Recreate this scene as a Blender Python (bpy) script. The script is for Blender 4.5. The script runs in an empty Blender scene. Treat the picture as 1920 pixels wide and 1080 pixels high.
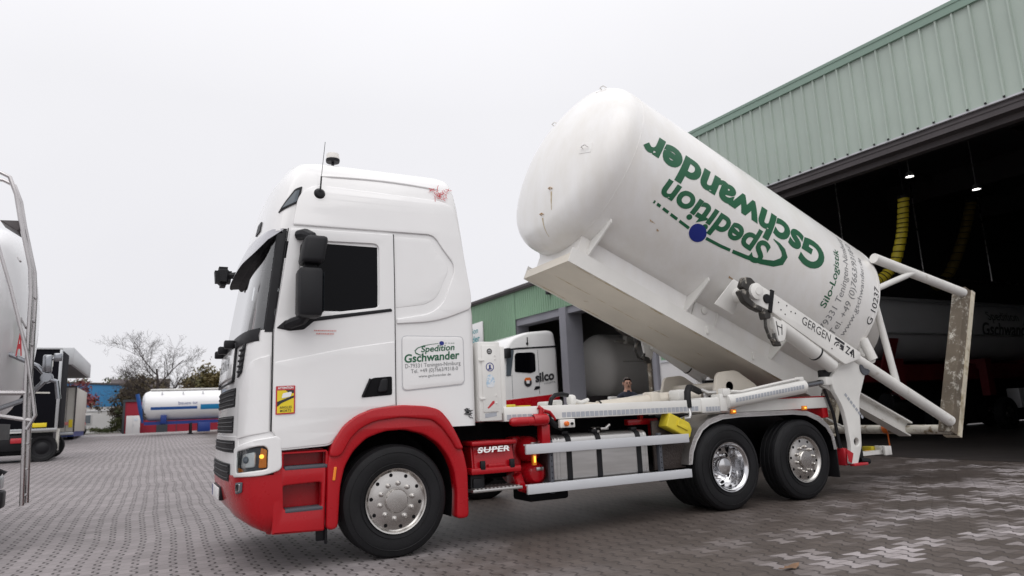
import bpy, bmesh, math, random
from mathutils import Vector, Matrix
random.seed(7)
R = math.radians
scene = bpy.context.scene
COL = scene.collection

# ------------------------------------------------------------------ camera
cam_d = bpy.data.cameras.new('camera')
cam = bpy.data.objects.new('camera', cam_d)
COL.objects.link(cam)
yaw, pit, rol = 0.482970537, 0.180818844, -0.0438274478
Fv = Vector((math.sin(yaw) * math.cos(pit), math.cos(yaw) * math.cos(pit), math.sin(pit)))
R0 = Vector((math.cos(yaw), -math.sin(yaw), 0))
U0 = R0.cross(Fv)
Rv = R0 * math.cos(rol) + U0 * math.sin(rol)
Uv = -R0 * math.sin(rol) + U0 * math.cos(rol)
m = Matrix((Rv, Uv, -Fv)).transposed().to_4x4()
m.translation = Vector((-2.10294, -6.58023, 1.31005))
cam.matrix_world = m
cam_d.sensor_width = 36
cam_d.lens = 24
cam_d.clip_end = 2000
cam_d.clip_start = 0.05
cam_d.dof.use_dof = True
cam_d.dof.focus_distance = 8.2
cam_d.dof.aperture_fstop = 1.6
scene.camera = cam

# ------------------------------------------------------------------ overcast light
scene.view_settings.view_transform = 'Standard'
scene.view_settings.look = 'None'
scene.view_settings.exposure = 0.0
scene.view_settings.gamma = 1.0
SUN_EL, SUN_AZ = R(52), R(200)
world = bpy.data.worlds.new('World')
scene.world = world
world.use_nodes = True
wn = world.node_tree
wn.nodes.clear()
wo = wn.nodes.new('ShaderNodeOutputWorld')
sky = wn.nodes.new('ShaderNodeTexSky')
sky.sky_type = 'NISHITA'
sky.sun_disc = False
sky.sun_elevation = SUN_EL
sky.sun_rotation = SUN_AZ
b1 = wn.nodes.new('ShaderNodeBackground')
b1.inputs['Strength'].default_value = 0.08
wn.links.new(sky.outputs[0], b1.inputs['Color'])
# closed cloud cover: brighter overhead than at the horizon, as under any overcast
tc = wn.nodes.new('ShaderNodeTexCoord')
sx = wn.nodes.new('ShaderNodeSeparateXYZ')
wn.links.new(tc.outputs['Generated'], sx.inputs[0])
ramp = wn.nodes.new('ShaderNodeValToRGB')
cr = ramp.color_ramp
cr.elements[0].position = 0.0
cr.elements[0].color = (0.855, 0.845, 0.88, 1)
cr.elements[1].position = 0.42
cr.elements[1].color = (0.93, 0.925, 0.955, 1)
e = cr.elements.new(0.70); e.color = (1.15, 1.14, 1.17, 1)
e = cr.elements.new(1.0); e.color = (1.75, 1.73, 1.77, 1)
wn.links.new(sx.outputs['Z'], ramp.inputs[0])
nz = wn.nodes.new('ShaderNodeTexNoise')
nz.inputs['Scale'].default_value = 2.2
nz.inputs['Detail'].default_value = 4
wn.links.new(tc.outputs['Generated'], nz.inputs['Vector'])
nr = wn.nodes.new('ShaderNodeMapRange')
nr.inputs[3].default_value = 0.94
nr.inputs[4].default_value = 1.05
wn.links.new(nz.outputs['Fac'], nr.inputs[0])
mulc = wn.nodes.new('ShaderNodeVectorMath')
mulc.operation = 'SCALE'
wn.links.new(ramp.outputs[0], mulc.inputs[0])
wn.links.new(nr.outputs[0], mulc.inputs['Scale'])
b2 = wn.nodes.new('ShaderNodeBackground')
b2.inputs['Strength'].default_value = 1.0
wn.links.new(mulc.outputs[0], b2.inputs['Color'])
mx = wn.nodes.new('ShaderNodeMixShader')
mx.inputs[0].default_value = 0.95
wn.links.new(b1.outputs[0], mx.inputs[1])
wn.links.new(b2.outputs[0], mx.inputs[2])
wn.links.new(mx.outputs[0], wo.inputs[0])
sun_d = bpy.data.lights.new('sun', 'SUN')
sun_d.energy = 0.95
sun_d.angle = R(60)
sun_d.color = (1.0, 0.98, 0.95)
sun = bpy.data.objects.new('sun', sun_d)
COL.objects.link(sun)
sdir = Vector((math.sin(SUN_AZ) * math.cos(SUN_EL), math.cos(SUN_AZ) * math.cos(SUN_EL), math.sin(SUN_EL)))
sun.rotation_euler = (-sdir).to_track_quat('-Z', 'Y').to_euler()
scene.cycles.max_bounces = 6
scene.cycles.transparent_max_bounces = 12

# ------------------------------------------------------------------ materials
def mat(name, col, rough=0.5, metal=0.0, var=0.0, scale=6.0, bump=0.0, bscale=None, coat=0.0, col2=None, thr=None, emit=None, spec=None, stretch=None, nrough=0.62, ndet=6):
    """Principled material; var = brightness variation, col2+thr = patches of a second colour."""
    m = bpy.data.materials.new(name)
    m.use_nodes = True
    nt = m.node_tree
    p = nt.nodes['Principled BSDF']
    p.inputs['Base Color'].default_value = (*col, 1)
    p.inputs['Roughness'].default_value = rough
    p.inputs['Metallic'].default_value = metal
    if coat:
        p.inputs['Coat Weight'].default_value = coat
        p.inputs['Coat Roughness'].default_value = 0.06
    if spec is not None:
        p.inputs['Specular IOR Level'].default_value = spec
    if emit:
        p.inputs['Emission Color'].default_value = (*emit[0], 1)
        p.inputs['Emission Strength'].default_value = emit[1]
    if var or bump or col2:
        tcn = nt.nodes.new('ShaderNodeTexCoord')
        vec = tcn.outputs['Object']
        if stretch:
            mp = nt.nodes.new('ShaderNodeMapping')
            mp.inputs['Scale'].default_value = stretch
            nt.links.new(vec, mp.inputs[0])
            vec = mp.outputs[0]
    if var or col2:
        n = nt.nodes.new('ShaderNodeTexNoise')
        n.inputs['Scale'].default_value = scale
        n.inputs['Detail'].default_value = ndet
        n.inputs['Roughness'].default_value = nrough
        nt.links.new(vec, n.inputs['Vector'])
        src = None
        if col2:
            rp = nt.nodes.new('ShaderNodeValToRGB')
            rp.color_ramp.elements[0].position = thr[0]
            rp.color_ramp.elements[0].color = (*col, 1)
            rp.color_ramp.elements[1].position = thr[1]
            rp.color_ramp.elements[1].color = (*col2, 1)
            nt.links.new(n.outputs['Fac'], rp.inputs[0])
            src = rp.outputs[0]
        if var:
            mr = nt.nodes.new('ShaderNodeMapRange')
            mr.inputs[1].default_value = 0.3
            mr.inputs[2].default_value = 0.7
            mr.inputs[3].default_value = 1 - var
            mr.inputs[4].default_value = 1 + var * 0.5
            n2 = nt.nodes.new('ShaderNodeTexNoise')
            n2.inputs['Scale'].default_value = scale * 0.37
            n2.inputs['Detail'].default_value = 8
            nt.links.new(vec, n2.inputs['Vector'])
            nt.links.new(n2.outputs['Fac'], mr.inputs[0])
            sc = nt.nodes.new('ShaderNodeVectorMath')
            sc.operation = 'SCALE'
            if src: nt.links.new(src, sc.inputs[0])
            else: sc.inputs[0].default_value = col
            nt.links.new(mr.outputs[0], sc.inputs['Scale'])
            src = sc.outputs[0]
            rr = nt.nodes.new('ShaderNodeMapRange')
            rr.inputs[3].default_value = min(1, rough + 0.10)
            rr.inputs[4].default_value = max(0.02, rough - 0.10)
            nt.links.new(n.outputs['Fac'], rr.inputs[0])
            nt.links.new(rr.outputs[0], p.inputs['Roughness'])
        nt.links.new(src, p.inputs['Base Color'])
    if bump:
        nb = nt.nodes.new('ShaderNodeTexNoise')
        nb.inputs['Scale'].default_value = bscale or scale * 8
        nb.inputs['Detail'].default_value = 4
        nt.links.new(vec, nb.inputs['Vector'])
        bp = nt.nodes.new('ShaderNodeBump')
        bp.inputs['Strength'].default_value = bump
        bp.inputs['Distance'].default_value = 0.01
        nt.links.new(nb.outputs['Fac'], bp.inputs['Height'])
        nt.links.new(bp.outputs[0], p.inputs['Normal'])
    return m

def glass_mat(name, tint, ior=1.5, gain=1.0):
    m = bpy.data.materials.new(name)
    m.use_nodes = True
    nt = m.node_tree
    nt.nodes.clear()
    o = nt.nodes.new('ShaderNodeOutputMaterial')
    t = nt.nodes.new('ShaderNodeBsdfTransparent')
    t.inputs[0].default_value = (*tint, 1)
    g = nt.nodes.new('ShaderNodeBsdfGlossy')
    g.inputs['Roughness'].default_value = 0.03
    f = nt.nodes.new('ShaderNodeFresnel')
    f.inputs[0].default_value = ior
    x = nt.nodes.new('ShaderNodeMixShader')
    gm_ = nt.nodes.new('ShaderNodeMath'); gm_.operation = 'MULTIPLY'; gm_.use_clamp = True
    gm_.inputs[1].default_value = gain
    nt.links.new(f.outputs[0], gm_.inputs[0])
    nt.links.new(gm_.outputs[0], x.inputs[0])
    nt.links.new(t.outputs[0], x.inputs[1])
    nt.links.new(g.outputs[0], x.inputs[2])
    nt.links.new(x.outputs[0], o.inputs[0])
    return m

M = {}
M['white'] = mat('white_lacquer', (0.80, 0.795, 0.79), 0.18, var=0.05, scale=2.5, coat=0.5)
M['white2'] = mat('white_steel_paint', (0.76, 0.75, 0.72), 0.38, var=0.10, scale=5)
M['red'] = mat('red_lacquer', (0.40, 0.004, 0.010), 0.28, var=0.10, scale=4, coat=0.2, spec=0.35)
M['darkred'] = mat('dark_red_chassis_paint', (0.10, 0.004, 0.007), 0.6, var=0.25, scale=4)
M['black'] = mat('black_plastic', (0.008, 0.008, 0.010), 0.5, var=0.15, scale=12, spec=0.3)
M['dark'] = mat('dark_underside', (0.005, 0.005, 0.006), 0.8, spec=0.15)
M['rubber'] = mat('tyre_rubber', (0.0085, 0.0085, 0.010), 0.62, var=0.4, scale=9, bump=0.15, bscale=60, spec=0.3)
M['grey'] = mat('grey_plastic', (0.075, 0.08, 0.095), 0.6, bump=0.6, bscale=160)
M['alu'] = mat('brushed_aluminium', (0.56, 0.55, 0.54), 0.34, 0.9, var=0.14, scale=5, stretch=(1, 1, 9))
M['chrome'] = mat('polished_wheel_alloy', (0.70, 0.70, 0.71), 0.12, 1.0, var=0.06, scale=14)
M['rimalu'] = mat('satin_wheel_alloy', (0.56, 0.54, 0.515), 0.26, 1.0, var=0.07, scale=9)
M['checker'] = mat('dirty_checker_plate', (0.52, 0.50, 0.49), 0.38, 0.85, var=0.3, scale=7, bump=0.9, bscale=38)
M['checker_dirty'] = mat('grimy_brown_checker_plate', (0.075, 0.060, 0.055), 0.5, 0.3, var=0.4, scale=6, bump=1.0, bscale=38)
M['guard'] = mat('grey_guard_rail_paint', (0.55, 0.56, 0.585), 0.38, 0.0, var=0.05, scale=5)
M['tape'] = mat('silver_reflective_tape', (0.42, 0.44, 0.48), 0.35, 0.2, var=0.12, scale=30)
M['glassdark'] = mat('dark_side_glass', (0.002, 0.002, 0.003), 0.05, spec=0.12)
M['glass'] = glass_mat('clear_glass', (0.90, 0.92, 0.92), 1.4, 0.6)
M['glass_ws'] = glass_mat('windscreen_glass', (0.80, 0.84, 0.84), 1.9, 2.0)
M['amber'] = mat('amber_lens', (0.85, 0.25, 0.015), 0.2, coat=0.5)
M['amberlit'] = mat('lit_amber_lens', (0.8, 0.3, 0.02), 0.3, emit=((1.0, 0.45, 0.05), 2.2))
M['lampwhite'] = mat('lit_white_lamp', (0.9, 0.9, 0.9), 0.3, emit=((1, 0.97, 0.92), 7))
M['redlens'] = mat('red_lens', (0.45, 0.02, 0.03), 0.25, coat=0.4)
M['yellow'] = mat('yellow_plastic', (0.62, 0.50, 0.03), 0.5, var=0.2, scale=9)
M['shadedyellow'] = mat('shaded_yellow_hose', (0.16, 0.115, 0.015), 0.7, var=0.3, scale=5)  # hose yellow darkened to stand in for the shade deep in the hall
M['orange'] = mat('orange_plastic', (0.75, 0.16, 0.02), 0.5)
M['green_ink'] = mat('green_lettering', (0.010, 0.105, 0.045), 0.35)
M['blue_ink'] = mat('blue_lettering', (0.008, 0.020, 0.20), 0.35)
M['black_ink'] = mat('black_lettering', (0.022, 0.022, 0.026), 0.4)
M['grey_ink'] = mat('grey_lettering', (0.20, 0.205, 0.21), 0.45)
M['pale_ink'] = mat('pale_blue_sticker', (0.40, 0.55, 0.68), 0.5, col2=(0.72, 0.74, 0.76), thr=(0.42, 0.55), scale=40)
M['white_ink'] = mat('white_lettering', (0.82, 0.82, 0.82), 0.4)
M['red_ink'] = mat('red_lettering', (0.50, 0.03, 0.04), 0.45)
M['pink_ink'] = mat('faded_red_lettering', (0.62, 0.22, 0.20), 0.45)
M['yellow_ink'] = mat('yellow_sticker', (0.78, 0.60, 0.02), 0.45)
M['rust'] = mat('rust_stain', (0.35, 0.20, 0.09), 0.8, col2=(0.62, 0.52, 0.40), thr=(0.4, 0.62), scale=30)
M['weathered'] = mat('flaking_white_paint_on_dirty_steel', (0.135, 0.108, 0.078), 0.75, col2=(0.60, 0.57, 0.50), thr=(0.53, 0.60), scale=4.5, nrough=0.85, ndet=12, var=0.3, bump=0.3)
M['tube'] = mat('dirty_white_tube', (0.74, 0.73, 0.70), 0.42, var=0.12, scale=5, col2=(0.36, 0.31, 0.23), thr=(0.60, 0.78))
M['tubedirt'] = mat('grimy_white_tube', (0.60, 0.57, 0.50), 0.55, var=0.2, scale=9, col2=(0.17, 0.12, 0.06), thr=(0.50, 0.66))
M['edge_cream'] = mat('dirty_cream_edge', (0.60, 0.55, 0.44), 0.6, col2=(0.32, 0.26, 0.16), thr=(0.5, 0.7), scale=7, var=0.2)
M['grease'] = mat('white_paint_smeared_with_black_grease', (0.030, 0.027, 0.024), 0.45, col2=(0.42, 0.39, 0.34), thr=(0.56, 0.68), scale=9, var=0.2)
M['lampshell'] = mat('bright_lamp_reflector', (0.82, 0.82, 0.83), 0.3, 0.35)
M['rod'] = mat('steel_piston_rod', (0.30, 0.31, 0.33), 0.2, 1.0)
M['cream'] = mat('cream_underside_paint', (0.66, 0.61, 0.53), 0.5, var=0.14, scale=3, col2=(0.34, 0.26, 0.13), thr=(0.66, 0.82))
M['steel'] = mat('stainless_tube', (0.50, 0.48, 0.48), 0.28, 1.0, var=0.10, scale=8)
M['concrete'] = mat('grey_concrete_pier', (0.24, 0.24, 0.27), 0.8, var=0.15, scale=2.5, bump=0.3)
M['render'] = mat('white_wall_render', (0.66, 0.65, 0.65), 0.9, var=0.10, scale=1.5, bump=0.2)
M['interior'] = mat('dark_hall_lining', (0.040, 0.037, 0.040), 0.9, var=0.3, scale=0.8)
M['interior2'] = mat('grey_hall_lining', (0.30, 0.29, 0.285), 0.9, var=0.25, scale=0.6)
M['person_skin'] = mat('skin', (0.45, 0.25, 0.18), 0.55)
M['navy'] = mat('navy_cloth', (0.012, 0.014, 0.028), 0.85)
M['hair'] = mat('dark_brown_hair', (0.03, 0.02, 0.015), 0.7)
M['bark'] = mat('grey_brown_bark', (0.050, 0.038, 0.034), 0.9, var=0.3, scale=3)
M['silo_grey'] = mat('beige_grey_tank_paint', (0.84, 0.815, 0.77), 0.4, var=0.10, scale=2)
M['seat'] = mat('grey_seat_cloth', (0.06, 0.06, 0.065), 0.9)
M['bluewall'] = mat('blue_sheet_cladding', (0.035, 0.20, 0.42), 0.5, var=0.12, scale=0.9)
M['redwall'] = mat('crimson_render', (0.28, 0.012, 0.030), 0.8, var=0.12, scale=0.8)
M['anthracite'] = mat('anthracite_sheet', (0.035, 0.042, 0.05), 0.6)
M['winglass'] = mat('window_glass', (0.10, 0.12, 0.14), 0.1)
M['silver'] = mat('silver_sheet', (0.50, 0.51, 0.52), 0.35, 0.6)
M['canopy_under'] = mat('dark_canopy_soffit', (0.10, 0.095, 0.095), 0.8)
M['curtain'] = mat('black_tarpaulin', (0.006, 0.006, 0.009), 0.8, spec=0.1, bump=0.3, bscale=5)
M['boxwhite'] = mat('off_white_box_panel', (0.58, 0.56, 0.51), 0.55, var=0.1, scale=3)
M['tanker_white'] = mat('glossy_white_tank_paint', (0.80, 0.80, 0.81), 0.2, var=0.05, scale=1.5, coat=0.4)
M['shaded_tank'] = mat('shaded_white_tank', (0.42, 0.42, 0.43), 0.45, var=0.15, scale=1.2)  # white tank paint greyed, the hall's shade is put into the colour
M['bluepaint'] = mat('blue_chassis_paint', (0.010, 0.035, 0.20), 0.4)
M['bluestripe'] = mat('blue_stripe_paint', (0.012, 0.08, 0.30), 0.4)
M['tealblue'] = mat('bright_blue_panel', (0.01, 0.20, 0.42), 0.4)
M['carpaint'] = mat('dark_car_paint', (0.02, 0.022, 0.03), 0.25, coat=0.6)
def leaf_mat(name, c, c2):
    return mat(name, c, 0.7, col2=c2, thr=(0.38, 0.62), scale=0.9, var=0.3)
M['leaf_olive'] = leaf_mat('olive_autumn_leaves', (0.075, 0.070, 0.018), (0.17, 0.115, 0.030))
M['leaf_brown'] = leaf_mat('brown_autumn_leaves', (0.055, 0.042, 0.025), (0.10, 0.075, 0.035))
M['leaf_rust'] = leaf_mat('rusty_autumn_leaves', (0.16, 0.065, 0.020), (0.10, 0.055, 0.02))
M['leaf_red'] = leaf_mat('red_autumn_leaves', (0.22, 0.03, 0.03), (0.12, 0.02, 0.02))
M['leaf_green'] = leaf_mat('dull_green_leaves', (0.045, 0.060, 0.018), (0.08, 0.085, 0.030))
M['roof_tiles'] = mat('grey_brown_roof_tiles', (0.10, 0.085, 0.085), 0.9)

def cladding(name, col, dirt=0.10):
    return mat(name, col, 0.48, var=dirt, scale=1.1)
M['clad_near'] = cladding('pale_green_sheet_cladding', (0.42, 0.49, 0.435), 0.12)
M['clad_trim'] = cladding('green_edge_flashing', (0.23, 0.33, 0.27))
M['clad_far'] = cladding('green_ribbed_cladding', (0.21, 0.345, 0.23), 0.12)
M['lintel'] = mat('dark_door_lintel', (0.070, 0.060, 0.062), 0.6, var=0.2, scale=3)

# white tank paint with dirt drips
def tank_material():
    m = mat('white_silo_paint', (0.80, 0.79, 0.775), 0.30, coat=0.25)
    nt = m.node_tree
    p = nt.nodes['Principled BSDF']
    tcn = nt.nodes.new('ShaderNodeTexCoord')
    mp = nt.nodes.new('ShaderNodeMapping')
    mp.inputs['Scale'].default_value = (1.0, 1.0, 0.30)
    nt.links.new(tcn.outputs['Object'], mp.inputs[0])
    n = nt.nodes.new('ShaderNodeTexNoise')
    n.inputs['Scale'].default_value = 3.2
    n.inputs['Detail'].default_value = 9
    n.inputs['Roughness'].default_value = 0.65
    nt.links.new(mp.outputs[0], n.inputs['Vector'])
    rp = nt.nodes.new('ShaderNodeValToRGB')
    els = rp.color_ramp.elements
    els[0].position = 0.36; els[0].color = (0.80, 0.792, 0.78, 1)
    els[1].position = 0.80; els[1].color = (0.715, 0.69, 0.645, 1)
    nt.links.new(n.outputs['Fac'], rp.inputs[0])
    nt.links.new(rp.outputs[0], p.inputs['Base Color'])
    n3 = nt.nodes.new('ShaderNodeTexNoise')
    n3.inputs['Scale'].default_value = 1.6
    nt.links.new(tcn.outputs['Object'], n3.inputs['Vector'])
    bp = nt.nodes.new('ShaderNodeBump')
    bp.inputs['Strength'].default_value = 0.10
    bp.inputs['Distance'].default_value = 0.02
    nt.links.new(n3.outputs['Fac'], bp.inputs['Height'])
    nt.links.new(bp.outputs[0], p.inputs['Normal'])
    return m
M['tank'] = tank_material()

# ------------------------------------------------------------------ object helpers
W = {}                                    # world position of every empty / movable mesh

def link(o, parent=None, loc=None):
    COL.objects.link(o)
    loc = Vector(loc or (0, 0, 0))
    o.location = loc
    if parent is not None:
        o.parent = parent
        o.matrix_parent_inverse = Matrix.Translation(-W[parent.name])
    W[o.name] = loc
    return o

def tag(o, label=None, cat=None, group=None, kind=None):
    if label: o['label'] = label
    if cat: o['category'] = cat
    if group: o['group'] = group
    if kind: o['kind'] = kind
    return o

def thing(name, label, cat, loc, group=None):
    o = bpy.data.objects.new(name, None)
    o.empty_display_size = 0.2
    link(o, None, loc)
    return tag(o, label, cat, group)

def dup(o, loc=None, parent=None, rotz=None):
    c = o.copy()
    COL.objects.link(c)
    base = loc if loc is not None else o.location.copy()
    if parent is not None:
        c.parent = parent
    c.location = base
    if rotz is not None: c.rotation_euler = (0, 0, rotz)
    W[c.name] = Vector(base)
    for ch in o.children:
        dup(ch, None, c)
    return c

class MB:
    """collects shapes into one mesh"""
    def __init__(s):
        s.v = []; s.f = []; s.mi = []
    def add(s, verts, faces, mi=0):
        k = len(s.v)
        s.v += [tuple(x) for x in verts]
        s.f += [tuple(k + i for i in f) for f in faces]
        s.mi += [mi] * len(faces)
        return s
    def addbm(s, bm, mi=0, fn=None):
        bm.verts.ensure_lookup_table()
        for i, v in enumerate(bm.verts): v.index = i
        vs = [v.co.copy() if fn is None else fn(v.co) for v in bm.verts]
        s.add(vs, [[v.index for v in f.verts] for f in bm.faces], mi)
        bm.free()
        return s
    def box(s, lo, hi, bev=0.0, mi=0, rot=None, seg=2):
        lo, hi = Vector(lo), Vector(hi)
        c = (lo + hi) / 2; d = hi - lo
        bm = bmesh.new()
        bmesh.ops.create_cube(bm, size=1)
        bmesh.ops.scale(bm, vec=d, verts=bm.verts)
        if bev: bmesh.ops.bevel(bm, geom=list(bm.edges), offset=bev, segments=seg, affect='EDGES', profile=0.5)
        mt = Matrix.Translation(c)
        if rot is not None: mt = mt @ rot.to_4x4()
        bmesh.ops.transform(bm, matrix=mt, verts=bm.verts)
        return s.addbm(bm, mi)
    def tube(s, pts, r, n=12, mi=0, closed=False, cap=True):
        pts = [Vector(p) for p in pts]
        N = len(pts)
        rr = r if isinstance(r, (list, tuple)) else [r] * N
        verts = []; prev = None
        for i, p in enumerate(pts):
            if closed: t = pts[(i + 1) % N] - pts[i - 1]
            else: t = pts[min(i + 1, N - 1)] - pts[max(i - 1, 0)]
            t.normalize()
            if prev is None:
                a = t.orthogonal().normalized()
            else:
                a = (prev - t * prev.dot(t))
                a = a.normalized() if a.length > 1e-6 else t.orthogonal().normalized()
            prev = a
            b = t.cross(a)
            for k in range(n):
                w = 2 * math.pi * k / n
                verts.append(p + (a * math.cos(w) + b * math.sin(w)) * rr[i])
        fs = []
        for i in range(N if closed else N - 1):
            j = (i + 1) % N
            for k in range(n):
                l = (k + 1) % n
                fs.append((i * n + k, i * n + l, j * n + l, j * n + k))
        if cap and not closed:
            fs.append(tuple(range(n - 1, -1, -1)))
            fs.append(tuple((N - 1) * n + k for k in range(n)))
        return s.add(verts, fs, mi)
    def lathe(s, prof, org, axis, n=48, mi=0, closed=False):
        """prof: (r, h) pairs; h along axis from org"""
        axis = Vector(axis).normalized(); org = Vector(org)
        a = axis.orthogonal().normalized(); b = axis.cross(a)
        verts = []
        for r, h in prof:
            for k in range(n):
                w = 2 * math.pi * k / n
                verts.append(org + axis * h + (a * math.cos(w) + b * math.sin(w)) * r)
        fs = []
        P = len(prof)
        for i in range(P if closed else P - 1):
            j = (i + 1) % P
            for k in range(n):
                l = (k + 1) % n
                fs.append((i * n + k, i * n + l, j * n + l, j * n + k))
        return s.add(verts, fs, mi)
    def prism(s, poly, fn0, fn1, mi=0):
        """poly 2D, fn0/fn1 map (a,b) to the two end faces"""
        n = len(poly)
        vs = [fn0(*p) for p in poly] + [fn1(*p) for p in poly]
        fs = [tuple(range(n - 1, -1, -1)), tuple(range(n, 2 * n))]
        fs += [(i, (i + 1) % n, n + (i + 1) % n, n + i) for i in range(n)]
        return s.add(vs, fs, mi)
    def build(s, name, mats, parent=None, loc=None, sharp=32, local=None):
        me = bpy.data.meshes.new(name)
        off = Vector(local) if local is not None else Vector((0, 0, 0))
        me.from_pydata([tuple(Vector(v) - off) for v in s.v], [], s.f)
        if not isinstance(mats, (list, tuple)): mats = [mats]
        for mm in mats: me.materials.append(mm)
        if len(mats) > 1: me.polygons.foreach_set('material_index', s.mi)
        bm = bmesh.new(); bm.from_mesh(me)
        bmesh.ops.remove_doubles(bm, verts=bm.verts, dist=1e-5)
        bmesh.ops.recalc_face_normals(bm, faces=bm.faces)
        bm.to_mesh(me); bm.free()
        me.shade_smooth()
        me.set_sharp_from_angle(angle=R(sharp))
        me.update()
        o = bpy.data.objects.new(name, me)
        return link(o, parent, loc if loc is not None else local)

def curve_bm(cu):
    ob = bpy.data.objects.new('tmp', cu)
    me = bpy.data.meshes.new_from_object(ob)
    bm = bmesh.new(); bm.from_mesh(me)
    bmesh.ops.remove_doubles(bm, verts=bm.verts, dist=1e-5)
    bpy.data.objects.remove(ob); bpy.data.curves.remove(cu); bpy.data.meshes.remove(me)
    return bm

def cut(bm, axis, step, lo, hi):
    if not step: return
    no = Vector((1, 0, 0)) if axis == 0 else Vector((0, 1, 0))
    k = math.ceil(lo / step)
    while k * step < hi:
        bmesh.ops.bisect_plane(bm, geom=list(bm.verts) + list(bm.edges) + list(bm.faces), plane_co=no * (k * step), plane_no=no)
        k += 1

def rounded(poly, r, n=5):
    """round the corners of a polygon; r a number or list"""
    out = []
    N = len(poly)
    for i, p in enumerate(poly):
        rad = r[i] if isinstance(r, (list, tuple)) else r
        p = Vector(p); a = Vector(poly[i - 1]); b = Vector(poly[(i + 1) % N])
        da = (a - p); db = (b - p)
        q = min(rad, da.length * 0.48, db.length * 0.48)
        if q < 1e-4: out.append(tuple(p)); continue
        p0 = p + da.normalized() * q; p1 = p + db.normalized() * q
        for k in range(n + 1):
            t = k / n
            out.append(tuple((1 - t) ** 2 * p0 + 2 * t * (1 - t) * p + t * t * p1))
    return out

def plate_bm(loops, thick=0.01, bev=0.0, sx=None, sy=None):
    cu = bpy.data.curves.new('tmp', 'CURVE')
    cu.dimensions = '2D'; cu.fill_mode = 'BOTH'
    cu.extrude = max(thick / 2 - bev, 0.0)
    cu.bevel_depth = bev; cu.bevel_resolution = 2
    if bev: cu.offset = -bev
    for lp in loops:
        sp = cu.splines.new('POLY')
        sp.points.add(len(lp) - 1)
        for i, p in enumerate(lp): sp.points[i].co = (p[0], p[1], 0, 1)
        sp.use_cyclic_u = True
    bm = curve_bm(cu)
    xs = [v.co.x for v in bm.verts]; ys = [v.co.y for v in bm.verts]
    cut(bm, 0, sx, min(xs), max(xs)); cut(bm, 1, sy, min(ys), max(ys))
    return bm

def text_bm(body, w, h, bold=0.0, shear=0.0, sx=None, sy=None, space=1.0):
    """flat letters: total width w, height above baseline h"""
    cu = bpy.data.curves.new('tmp', 'FONT')
    cu.body = body; cu.size = 1; cu.offset = bold; cu.shear = shear
    cu.space_character = space; cu.resolution_u = 5; cu.fill_mode = 'FRONT'
    bm = curve_bm(cu)
    xs = [v.co.x for v in bm.verts]; ys = [v.co.y for v in bm.verts]
    x0, kx, ky = min(xs), w / (max(xs) - min(xs)), h / max(ys)
    for v in bm.verts: v.co = Vector(((v.co.x - x0) * kx, v.co.y * ky, 0))
    xs = [v.co.x for v in bm.verts]; ys = [v.co.y for v in bm.verts]
    cut(bm, 0, sx, min(xs), max(xs)); cut(bm, 1, sy, min(ys), max(ys))
    return bm

def stroke(pts, w):
    """ribbon polygon along 2D points"""
    L = []; Rr = []
    n = len(pts)
    for i, p in enumerate(pts):
        a = Vector(pts[max(i - 1, 0)]); b = Vector(pts[min(i + 1, n - 1)])
        t = (b - a).normalized(); nn = Vector((-t.y, t.x))
        ww = w[i] if isinstance(w, (list, tuple)) else w
        L.append(tuple(Vector(p) + nn * ww / 2)); Rr.append(tuple(Vector(p) - nn * ww / 2))
    return L + Rr[::-1]

def circle2(cx, cy, r, n=24, ry=None):
    ry = ry or r
    return [(cx + r * math.cos(2 * math.pi * k / n), cy + ry * math.sin(2 * math.pi * k / n)) for k in range(n)]

def lerp_table(tab, z):
    if z <= tab[0][0]: return tab[0][1]
    for (a, b), (c, d) in zip(tab, tab[1:]):
        if z <= c: return b + (d - b) * (z - a) / (c - a)
    return tab[-1][1]

def g(y):                                  # the yard climbs gently away from the camera
    return 0.02 * max(0.0, y - 2.6)

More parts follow.
